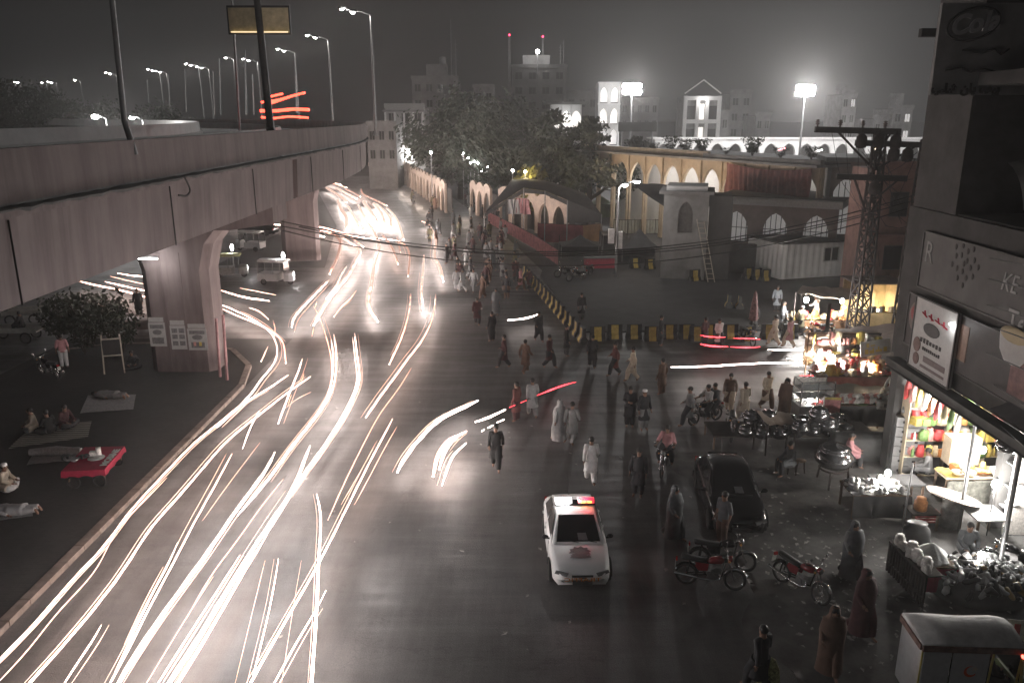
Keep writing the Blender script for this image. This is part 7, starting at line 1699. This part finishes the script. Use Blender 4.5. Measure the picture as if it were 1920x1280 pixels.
cloth_roof('pale_cover', [cv[3], cv[2], cv[1], cv[0]], mat('pale_tan_sheet', (.35,.29,.24), .8, var=.15, scale=2), 'pale tan sheet on legs above the left pots', .05, ripple=.02)
def stool(px, py, label):
    t_ = empty('stool', at(px, py), 0, label, 'stool'); MB().lathe([(.02,.42),(.17,.42),(.18,.45),(.02,.46)], (0,0,0), 12).build('seat', plank, t_)
    for a in (.5,2.1,3.6,5.2): MB().beam((.14*math.cos(a),.14*math.sin(a),.42), (.2*math.cos(a),.2*math.sin(a),0), .03).build('leg', iron, t_)
stool(1484, 888, 'wooden stool under the hunched person'); stool(1500, 884, 'empty stool right of the hunched person'); stool(1588, 874, 'stool under the person at the pot row end')
# --- grey cabinets beside the shop
cb_ = at(1700, 885); cab = empty('crate_stack', (cb_.x, cb_.y, 0), R(-12), 'tall stack of grey drawer boxes left of the lit shop', 'cabinet')
for i in range(6):
    bx = MB().box(-.62, .35, -.3, .35, .36*i, .36*i+.34).build('drawer', mat('drawer_grey', (.20,.20,.20), .6, var=.2), cab); 
    for x in (-.38, .08): MB().box(x-.05, x+.05, -.315, -.301, .36*i+.14, .36*i+.22).build('handle', black_m, bx)
MB().box(.42, .95, -.2, .45, 0, 2.3).build('side_cabinet', mat('cabinet_dark', (.04,.04,.04), .5), cab)
bulb(1741, 747, 25.9, 'white bulb at the head of the grey drawer boxes', 420, r=.12)
sk = goods('sack','gry'); sk.location = (cb_.x-.1, cb_.y, 2.17); sk.scale = (1.6,1.2,.9); tag(sk, 'grey crumpled sack on top of the drawer boxes', 'sack')
# --- lit shop under the slab
SXi = 17.15
shop = empty('shelf_unit', (15.7, 26.05, 0), R(-90), 'shop shelves crammed with bright packets under warm light', 'shelf')
for z in (.05, .75, 1.35, 1.95, 2.55): MB().box(-.45, .2, -2.1, 2.1, z, z+.04).build('shelf_board', mat('shelf_cream', (.5,.42,.3), .6, var=.1), shop)
for y in (-2.1, -.7, .7, 2.1): MB().box(-.45, .2, y-.02, y+.02, .0, 3.2).build('upright', MATS['shelf_cream'], shop)
random.seed(23)
for k, z in enumerate((.79, 1.39, 1.99, 2.59)):
    scatter(['box','jar','bag','bottle'], ['yel','red','wht','org','grn','pnk','crm'], 13.8, 17.1, 25.75, 26.2, z, 13, 2, f"on the {['lowest','second','third','top'][k]} shelf of the lit shop", 'packets on the shop shelves', 40+k, 1.25, .15)
table(13.95, 16.6, 23.7, 24.5, .98, 'pale shop counter with patterned front', m_=mat('counter_cream', (.55,.45,.33), .5, var=.1), name='shop_counter')
MB().box(-1.3,1.3,-.02,.02,-.45,.40).build('counter_front', mat('counter_pattern', (.22,.22,.19), .6, var=.6, scale=6), None, (15.28, 23.64, .50), label='green patterned front panel of the pale shop counter', cat='panel')
scatter(['box','jar','bowl','tray'], ['crm','wht','yel','org'], 14.0, 16.5, 23.75, 24.45, .985, 8, 2, 'on the pale shop counter', 'goods on the shop counter', 50)
dc = empty('display_box', (15.0, 24.9, 1.0), R(90), 'upright cream display cabinet on the shop counter', 'display case'); MB().box(-.25,.25,-.5,.5,0,.95).build('cabinet', mat('counter_cream'), dc); MB().box(-.27,-.255,-.42,.42,.1,.85).build('pane', mat('pane_pale', (.6,.55,.5), .3, var=.1), dc)
bulb(1790, 762, 24.8, 'brilliant white bulb under the slab of the lit shop', 190, r=.12); bulb(1843, 843, 24.0, 'greenish white bulb low in the lit shop', 70, r=.10)
lamp(shop, (1.4, .3, 3.4), 90, (1,.82,.6), .3)
for i in range(9):
    o = goods('garment', ['red','pnk','yel','wht','org','red','crm','grn','wht'][i]); o.location = (13.5, 26.0-.40*i, 2.9); o.rotation_euler = (0,0,R(50)); o.scale = (1.1,1,1.3); tag(o, f"{NTH[8-i]} hanging {['red','pink','yellow','white','orange','dark red','cream','green','pale'][i]} packet strip under the awning of the lit shop", 'packet', 'strips hanging in the shop front')
# --- second, white lit shop at the frame edge
sh2 = empty('shelf_unit', (16.4, 22.1, 0), R(-90), 'white lit shop interior wall with shelves at the right edge', 'shelf'); MB().box(.2,.25,-1.6,1.6,0,3.6).build('back_wall', gm('wht'), sh2)
for z in (.8,1.5,2.2): MB().box(-.3,.19,-1.6,1.6,z,z+.04).build('shelf_board', gm('slv'), sh2)
scatter(['jar','bowl','box'], ['wht','gry','slv','blk'], 14.9, 17.6, 21.75, 22.1, .85, 8, 1, 'on the lower shelf of the white lit shop', 'goods in the white shop', 60)
scatter(['jar','bowl','box'], ['wht','gry','slv','blk'], 14.9, 17.6, 21.75, 22.1, 1.55, 8, 1, 'on the upper shelf of the white lit shop', 'goods in the white shop', 61)
lamp(sh2, (1.4, 0, 3.3), 110, (1,1,1), .3); bulb(1912, 838, 21.0, 'white tube glare in the shop at the right edge', 60, r=.12)
hp = copy_tree(pot0); hp.location = atY(1886, 848, 20.6); hp.scale = (.75,.75,.9); tag(hp, 'black bucket hanging at the white lit shop entrance', 'bucket')
m = MB(); m.cyl((0,0,0), (0,0,4.05), .06, n=8); a = at(1905, 985); m.build('awning_post', steel, None, (13.1, 19.2, 0), label='slim grey iron post holding up the awning at right', cat='post')
m = MB(); m.cyl((0,0,0), (0,0,4.05), .05, n=8); m.build('awning_post', steel, None, (13.6, 22.1, 0), label='slim grey iron post before the lit shop counter', cat='post')
# corrugated scalloped awning
m = MB(); rg = []
for j in range(3): rg.append([(13.1-.25*j, 15.0+5.0*i/48, 4.95-.12*j+(.05*abs(math.sin(i*.8)) if j == 2 else 0)) for i in range(49)])
m.loft(rg, False, True, False); tag(m.build('scalloped_awning', gy_canvas), 'grey scalloped awning below the tea signboard', 'awning')
# --- round tilted tray on a drum
tr_ = at(1782, 933, 1.15); dm = at(1782, 990); 
t_ = empty('round_tray', (dm.x, dm.y+.1, 1.02), 0, 'large round pale tray tilted on top of a drum', 'tray'); t_.rotation_euler = (R(-6), R(13), 0)
MB().lathe([(.74,-.02),(.78,.02),(.77,.035),(.73,.01),(.01,.012)], (0,0,0), 36).build('tray', mat('tray_pale', (.62,.53,.45), .4, .2, var=.12), t_)
t_ = empty('oil_drum', (dm.x, dm.y+.1, 0), 0, 'pale ribbed drum supporting the round tray', 'drum'); MB().lathe([(.28,0),(.29,.02),(.29,.3),(.30,.32),(.29,.34),(.29,.62),(.30,.64),(.29,.66),(.28,.85),(.02,.86)], (0,0,0), 20).build('drum', mat('drum_grey', (.3,.3,.29), .5, .3, var=.3), t_)
table(dm.x-.2-1.5, dm.x-.15, dm.y+1.4, dm.y+2.2, .78, 'plain grey table behind the round tray', m_=gy_canvas); table(13.6, 14.6, 21.2, 22.2, .82, 'steel topped table under the glaring bulb at right', m_=mat('steel_sheet'))
bulb(1868, 907, 21.7, 'glaring white bulb over the steel topped table', 420, r=.12, post=True)
# --- garment table with silver stuff
P4 = at(1655, 972); tb = table(P4.x-1.05, P4.x+.75, P4.y-.1, P4.y+1.0, .85, 'trinket table covered in silvery goods under a white bulb', skirt=mat('dark_grey_cloth'))
bulb(1665, 886, P4.y+.6, 'white bulb on a rod over the trinket table', 330, r=.09, post=True)
scatter(['tray','bowl','box','heap','bag'], ['wht','slv','gry','wht'], P4.x-1.0, P4.x+.7, P4.y-.05, P4.y+.95, .86, 11, 5, 'on the trinket table', 'silvery goods on the trinket table', 70, .62)
j_ = goods('jar','org'); j_.location = at(1725, 955, .6); j_.scale = (1.9,1.9,1.3); tag(j_, 'orange banded jar right of the trinket table', 'jar')
table(j_.location.x-.35, j_.location.x+.5, j_.location.y-.3, j_.location.y+.35, .6, 'small dark table carrying the orange jar', m_=mat('dark_plank'))
cr = goods('crate','red'); cr.location = at(1735, 975); cr.scale = (1.5,1.3,1.2); tag(cr, 'red plastic crate on the ground left of the drum', 'crate')
m = MB(); a = at(1692, 990); e = atY(1712, 868, a.y+.3); m.tube([(0,0,0), e-a], .028, 7); m.build('iron_pole', steel, None, a, label='thin leaning iron pole rising between the two goods tables', cat='pole')
# --- rack with white tops, white heap, shoes
P5 = at(1662, 1070); Q5 = at(1728, 1140)
rk_ = empty('goods_rack', (P5.x, P5.y, 0), 0, 'dark slatted rack with white bundles along its top', 'rack'); d5 = Q5-P5; m = MB()
for i in range(15): p = d5*(i/14); m.beam(p, p+Vector((0,0,.9)), .05)
m.beam(Vector((0,0,.9)), d5+Vector((0,0,.9)), .08); m.beam(Vector((0,0,.3)), d5+Vector((0,0,.3)), .05); m.build('slat_rack', iron, rk_)
MB().beam(Vector((.25,.1,.86)), d5+Vector((.25,.1,.86)), .5, .04).build('shelf', mat('dark_plank'), rk_)
random.seed(77)
for i in range(9):
    p = P5 + d5*((i+.5)/9) + Vector((.15+random.uniform(-.1,.15), .1, .9)); o = goods('sack' if i % 2 else 'bag', 'wht'); o.location = p; o.scale = (.75,.75,.7); o.rotation_euler = (0,0,i); tag(o, f"{NTH[8-i]} white bundle on top of the dark slatted rack", 'bundle', 'white bundles on the rack')
P6 = at(1738, 1118); t6 = table(P6.x-.1, P6.x+.75, P6.y+.1, P6.y+1.1, .8, 'narrow table with a red edge holding the pile of white cloth', skirt=mat('crimson_edge', (.35,.02,.06), .7))
random.seed(6); m = MB()
m.loft([[Vector((math.cos(a)*w*(1+.12*math.sin(5*a+z*9)), math.sin(a)*w*1.1*(1+.1*math.cos(7*a)), z)) for a in [2*math.pi*j/24 for j in range(24)]] for z, w in ((0,.42),(.08,.40),(.2,.30),(.32,.16),(.40,.05))], True); m.build('white_cloth_pile', mat('bright_white_cloth', (.75,.75,.74), .85, var=.08, scale=12, bump=.5), None, (P6.x+.3, P6.y+.6, .81), label='conical pile of white cloth at the end of the rack', cat='cloth pile')
gk = goods('sack','blk'); gk.location = at(1715, 1020); gk.scale = (1.7,1.7,1.5); tag(gk, 'big dark coiled bundle behind the white bundles', 'bundle')
shoe_m = [mat('shoe_black', (.03,.03,.03), .3, var=.2), mat('shoe_grey', (.3,.3,.3), .35, var=.2), mat('shoe_white', (.6,.6,.6), .4, var=.1), mat('shoe_tan', (.3,.2,.08), .5, var=.2)]
shoes = []
for k in range(4):
    m = MB(); m.loft([[Vector((x*w, y, z*h)) for x, z in ((-1,0),(1,0),(.9,.7),(.4,1),(-.4,1),(-.9,.7))] for y, w, h in ((-.13,.03,.05),(-.10,.04,.09),(-.03,.038,.07),(.06,.048,.045),(.12,.035,.035),(.14,.012,.02))], True); shoes.append(m.build('shoe', shoe_m[k]))
c6 = at(1835, 1110); cx6, cy6 = c6.x, c6.y
MB().loft([[Vector((math.cos(a)*1.25*w, math.sin(a)*.95*w, z)) for a in [2*math.pi*j/20 for j in range(20)]] for z, w in ((0,1),(.45,.98),(.62,.7),(.72,.3))], True).build('shoe_stand', mat('dark_grey_cloth'), None, (cx6, cy6, 0), label='dark cloth covered mound beneath the heap of shoes', cat='stand')
random.seed(90)
for i in range(190):
    a = random.uniform(0, 6.28); r_ = random.random()**.5*1.02; k = random.choices((0,1,2,3), (40,35,22,3))[0]
    z = .46 + .28*(1-min(1, r_)**1.5) if r_ < .98 else .3
    o = shoes[k] if i < 4 and k == i else shoes[k].copy()
    if o.name not in S.collection.objects: S.collection.objects.link(o)
    s_ = random.uniform(1.1,1.7); o.location = (cx6+math.cos(a)*r_*1.2, cy6+math.sin(a)*r_*.92, z+random.uniform(0,.06)); o.rotation_euler = (random.uniform(-.7,.7), random.uniform(-.7,.7), random.uniform(0,6.28)); o.scale = (s_*1.1,s_,s_*1.4)
    tag(o, ['black shoe in the big heap by the rickshaw roof', 'grey shoe in the big heap by the rickshaw roof', 'white shoe in the big heap by the rickshaw roof', 'tan shoe in the big heap by the rickshaw roof'][k], 'shoe', 'shoes in the big heap')
for k in range(4):
    if 'category' not in shoes[k]:
        shoes[k].location = (cx6+.1*k, cy6-.3, .74); tag(shoes[k], ['black','grey','white','tan'][k] + ' shoe in the big heap by the rickshaw roof', 'shoe', 'shoes in the big heap')
bulb(1841, 1041, cy6+.15, 'white bulb with star rays above the heap of shoes', 260, r=.10, post=True)
lb2 = empty('price_sign', at(1905, 1180, 1.2), R(-10), 'small white price sign with red marks beside the rickshaw', 'sign'); MB().box(-.2,.2,-.01,.01,-.25,.25).build('panel', gm('wht'), lb2); MB().beam((0,0,-.25), (0,0,-1.2), .03).build('post', iron, lb2); MB().box(-.05,.08,-.022,-.012,-.16,.16).build('red_mark', gm('red'), lb2)
lf = empty('leafy_cloth', at(1442, 1262, .5), 0, 'yellow green leaf patterned cloth bundle at the bottom edge', 'bundle'); MB().loft([[Vector((math.cos(a)*w, math.sin(a)*w*.6, z)) for a in [2*math.pi*j/14 for j in range(14)]] for z, w in ((-.5,.2),(-.2,.26),(.1,.22),(.35,.12),(.42,.02))], True).build('cloth', mat('leaf_print', (.30,.30,.14), .7, var=.9, scale=14), lf)
# ================================================================== UNDER THE FLYOVER
mt1 = mat('striped_mat', (.20,.20,.18), .9, var=.3, scale=3); t, b = nodes_of(mt1)
tc = t.nodes.new('ShaderNodeTexCoord'); wv = t.nodes.new('ShaderNodeTexWave'); wv.inputs['Scale'].default_value = 1.6; wv.bands_direction = 'Y'; rp = t.nodes.new('ShaderNodeValToRGB'); rp.color_ramp.elements[0].color = (.07,.07,.06,1); rp.color_ramp.elements[1].color = (.34,.34,.30,1)
t.links.new(tc.outputs['Object'], wv.inputs[0]); t.links.new(wv.outputs[0], rp.inputs[0]); t.links.new(rp.outputs[0], b.inputs['Base Color'])
def ground_mat(pts, m_, label, z=.17):
    P_ = [at(x, y, z) for x, y in pts]; c_ = sum(P_, Vector())/4; m = MB(); n = 8; vs = []
    for j in range(n+1):
        for i in range(n+1):
            u, v = i/n, j/n; p = (P_[0]*(1-u)+P_[1]*u)*(1-v)+(P_[3]*(1-u)+P_[2]*u)*v - c_; vs.append(p + Vector((0,0,.012+.02*abs(math.sin(u*9+v*4)))))
    m.add(vs, [(j*(n+1)+i, j*(n+1)+i+1, (j+1)*(n+1)+i+1, (j+1)*(n+1)+i) for j in range(n) for i in range(n)], True); return tag(m.build('floor_mat', m_, None, c_), label, 'mat', 'mats on the pavement')
ground_mat([(15,842),(165,820),(172,790),(60,800)], mt1, 'striped mat under the three seated people')
ground_mat([(50,872),(150,862),(150,838),(66,845)], gm('gry'), 'plain grey cloth spread left of the red cart')
ground_mat([(150,775),(250,768),(255,740),(165,742)], gm('gry'), 'far grey mat with a sleeper')
ground_mat([(-30,925),(35,915),(30,900),(-30,905)], gm('wht'), 'white cloth under the seated person at left edge')
ground_mat([(-30,980),(62,968),(60,946),(-20,950)], gm('gry'), 'mat under the sleeper at left edge')
bl_ = empty('blanket_roll', at(105, 852, .2), R(5), 'long grey rolled blanket beside the red cart', 'blanket'); MB().tube([(-.9,0,.12), (0,.05,.14), (.9,0,.11)], [.13,.17,.12], 12).build('roll', gm('gry'), bl_)
# red vendor cart
C4 = [at(114, 884, .85), at(196, 880, .85), at(234, 836, .85), at(158, 838, .85)]; cc = sum(C4, Vector())/4
vc = empty('vendor_cart', (cc.x, cc.y, PV), 0, 'flat handcart with crimson cloth and white lettering by the kerb', 'cart'); crim = mat('crimson_cloth', (.38,.015,.05), .75, var=.25, scale=4, bump=.2)
L4 = [p - Vector((cc.x, cc.y, .15)) for p in C4]; m = MB(); m.add(L4 + [p-Vector((0,0,.04)) for p in L4], [(0,1,2,3),(7,6,5,4)]); m.build('cloth_top', crim, vc)
m = MB()
for i in range(4):
    a, b_ = L4[i], L4[(i+1) % 4]; rg = [[a.lerp(b_, k/10) + Vector((0,0,0)) for k in range(11)], [a.lerp(b_, k/10)*1.03 + Vector((0,0,-.20-.03*math.sin(k*2))) for k in range(11)]]
    for r2 in rg[1:]:
        for p in r2: pass
    m.loft([[p for p in rg[0]], [Vector((p.x, p.y, q.z-.20-.03*math.sin(k*2))) for k, (p, q) in enumerate(zip(rg[1], rg[0]))]], False, False, False)
m.build('cloth_skirt', crim, vc, fix=False)
for k in (0,1,2,3): p = L4[k]*.82; MB().beam((p.x, p.y, .62), (p.x, p.y, .25), .06).build('leg', plank, vc)
for k in ((0,1),(2,3)):
    for s_ in (.15,.85): p = L4[k[0]].lerp(L4[k[1]], s_)*.86; MB().torus((p.x, p.y, .24), .20, .035, 'Y', 20, 6).build('wheel', rub, vc)
ang = math.atan2((L4[2]-L4[1]).y, (L4[2]-L4[1]).x); mid = (L4[1]+L4[2])/2 + (L4[0]-L4[1]).normalized()*.14
text_on(vc, 'MOBINE', .30, (mid.x, mid.y, mid.z+.02), gm('wht'), rot=(0,0,ang), ext=.004, bold=.012, name='white_lettering', sx=1.25)
MB().lathe([(.01,.025),(.26,.02),(.28,.0)], (.05,.05,L4[0].z+.0), 18).build('white_patch', gm('wht'), vc)
for i, (dx, dy, k, c_, lb) in enumerate([(-.75,-.25,'bowl','slv','steel bowl left on the crimson cart'), (-.5,-.3,'bowl','slv','steel bowl next to the first on the crimson cart'), (-.35,.05,'heap','blk','dark heap on the crimson cart'), (.05,.25,'bag','wht','white bag at the back of the crimson cart'), (-.1,.2,'box','wht','white box on the crimson cart'), (-.9,-.1,'box','blk','black box at the left of the crimson cart')]):
    o = goods(k, c_); o.location = (cc.x+dx, cc.y+dy, .855); o.scale = (.8,.8,.8); tag(o, lb, k if k != 'heap' else 'heap of goods')
# planter with dark bushes, board frame
pa = [at(108, 650, .15), at(300, 640, .15)]; MB().box(-2.6, 3.4, -.3, .3, 0, .42).build('planter', kerb_m, None, ((pa[0].x+pa[1].x)/2-.5, at(180,615,.15).y, .15), label='low concrete planter edge with two people sitting on it', cat='planter')
bushP = make_plant('bush', 2.2, 1.2, 17, 420, lsz=.16)
for i, (x, y, s_) in enumerate([(140, 640, 1.1), (175, 650, 1.3), (205, 640, 1.0), (110, 640, .8), (160, 665, .8), (232, 660, .9)]):
    o = bushP if i == 0 else copy_tree(bushP); o.location = at(x, y, .15); o.scale = (s_,)*3; o.rotation_euler = (0,0,i*1.1); tag(o, ['dark bush', 'largest dark bush', 'dark bush behind the board frame', 'leftmost low bush', 'front low bush', 'rightmost low bush'][i] + ' in the shadow under the flyover', 'bush', 'bushes under the flyover')
ef = empty('board_frame', at(215, 700, .15), R(15), 'pale wooden board frame standing in the dark beneath the flyover', 'stand'); m = MB()
for a in (-.45,.45): m.beam((a,0,0), (a*.9,.15,1.9), .06)
m.beam((-.43,.03,.9), (.43,.03,.9), .05); m.beam((-.42,.12,1.7), (.42,.12,1.7), .05); m.build('frame', mat('pale_wood'), ef); MB().box(-.4,.4,.06,.08,.95,1.65).build('board', black_m, ef)
# posters on the pier
pf, _h = fly(38.4, 0); px_ = pf.x-6.0; py_ = pf.y-1.0
poster_m = mat('poster_paper', (.36,.36,.35), .7, var=.15, scale=5)
for i, (dx, w, h, zc) in enumerate([(-1.05, .40, 1.05, 2.1), (-.05, .38, 1.05, 1.95), (.85, .46, .95, 1.85)]):
    t_ = empty('poster', (px_+dx, py_-.012, zc), 0, ['pale poster pasted leftmost on the pier', 'pale poster of four boxes pasted mid pier', 'pale poster with coloured bottles pasted rightmost on the pier'][i], 'poster', 'posters on the pier')
    MB().box(-w, w, -.008, 0, -h*.62, h*.5).build('paper', poster_m, t_); m = MB(); 
    if i == 1:
        for a in (-.17,.17):
            for b_ in (-.35,-.02,.28): m.box(a-.13, a+.13, -.012, -.0085, b_-.11, b_+.11)
    else:
        m.box(-w*.8, w*.8, -.012, -.0085, h*.22, h*.4)
        m.add([(w*.55*math.cos(a), -.0125, .05+.13*math.sin(a)) for a in [2*math.pi*k/16 for k in range(16)]], [tuple(range(16))]); m.box(-w*.7, w*.7, -.012, -.0085, -h*.5, -h*.2)
    m.build('print', mat('poster_print', (.14,.14,.14), .7, var=.5, scale=8), t_, fix=False)
    MB().box(-w*.9, w*.9, -.008, 0, h*.53, h*.75).build('torn_strip', poster_m, t_)
    if i == 2:
        for a, c2 in ((-.15,'pnk'), (.12,'yel')): MB().box(a-.06, a+.06, -.016, -.013, -.38, -.18).build('bottle_print', gm(c2), t_)
for i, (x, y0, y1) in enumerate([(415, 706, 597), (428, 712, 590)]):
    a = at(x-2, y0, .15); b_ = atY(x-10, y1, a.y+.1); t_ = empty('marker_post', a, 0, ['left', 'right'][i] + ' rose painted post standing at the pier corner', 'post', 'rose posts at the pier corner'); MB().tube([(0,0,0), b_-a], .07, 8).build('shaft', mat('rose_paint', (.30,.16,.16), .7, var=.4, scale=3), t_)
# ================================================================== LITTER ON THE FORECOURT
random.seed(44); m = MB()
for i in range(420):
    x = random.gauss(9.0, 1.6); y = random.gauss(19.5, 3.2)
    if not (6.8 < x < 13) or y < 10.5: continue
    s_ = random.uniform(.03,.11); z = .06; a = random.uniform(0,3.1); c_, sn = math.cos(a)*s_, math.sin(a)*s_
    m.add([(x-c_,y-sn,z+.0), (x+sn*.6,y-c_*.6,z+random.uniform(.0,.03)), (x+c_,y+sn,z+.01), (x-sn*.6,y+c_*.6,z+random.uniform(.0,.04))], [(0,1,2,3)])
tag(m.build('litter', mat('litter_paper', (.30,.29,.27), .8, var=.6, scale=9), fix=False), None, None, None, 'stuff')
m = MB(); random.seed(45)
for i in range(60):
    x = random.uniform(-9, 6); y = random.uniform(16, 34); s_ = random.uniform(.02,.07); a = random.uniform(0,3.1); c_, sn = math.cos(a)*s_*1.6, math.sin(a)*s_*1.6
    m.add([(x-c_,y-sn,.012), (x+sn*.6,y-c_*.6,.02), (x+c_,y+sn,.015), (x-sn*.6,y+c_*.6,.03)], [(0,1,2,3)])
tag(m.build('road_litter', mat('litter_paper'), fix=False), None, None, None, 'stuff')
# ================================================================== HAZE: one closed box of even air round everything
hz = MB(); hz.box(-420, 420, -60, 420, -1.2, 60)
hm = bpy.data.materials.new('night_haze'); hm.use_nodes = True; t = hm.node_tree; t.nodes.clear()
o_ = t.nodes.new('ShaderNodeOutputMaterial'); pv = t.nodes.new('ShaderNodeVolumePrincipled')
pv.inputs['Color'].default_value = (.9, .88, .87, 1); pv.inputs['Density'].default_value = .00095; pv.inputs['Anisotropy'].default_value = .62
t.links.new(pv.outputs[0], o_.inputs['Volume'])
hz.build('haze', hm, kind='stuff')
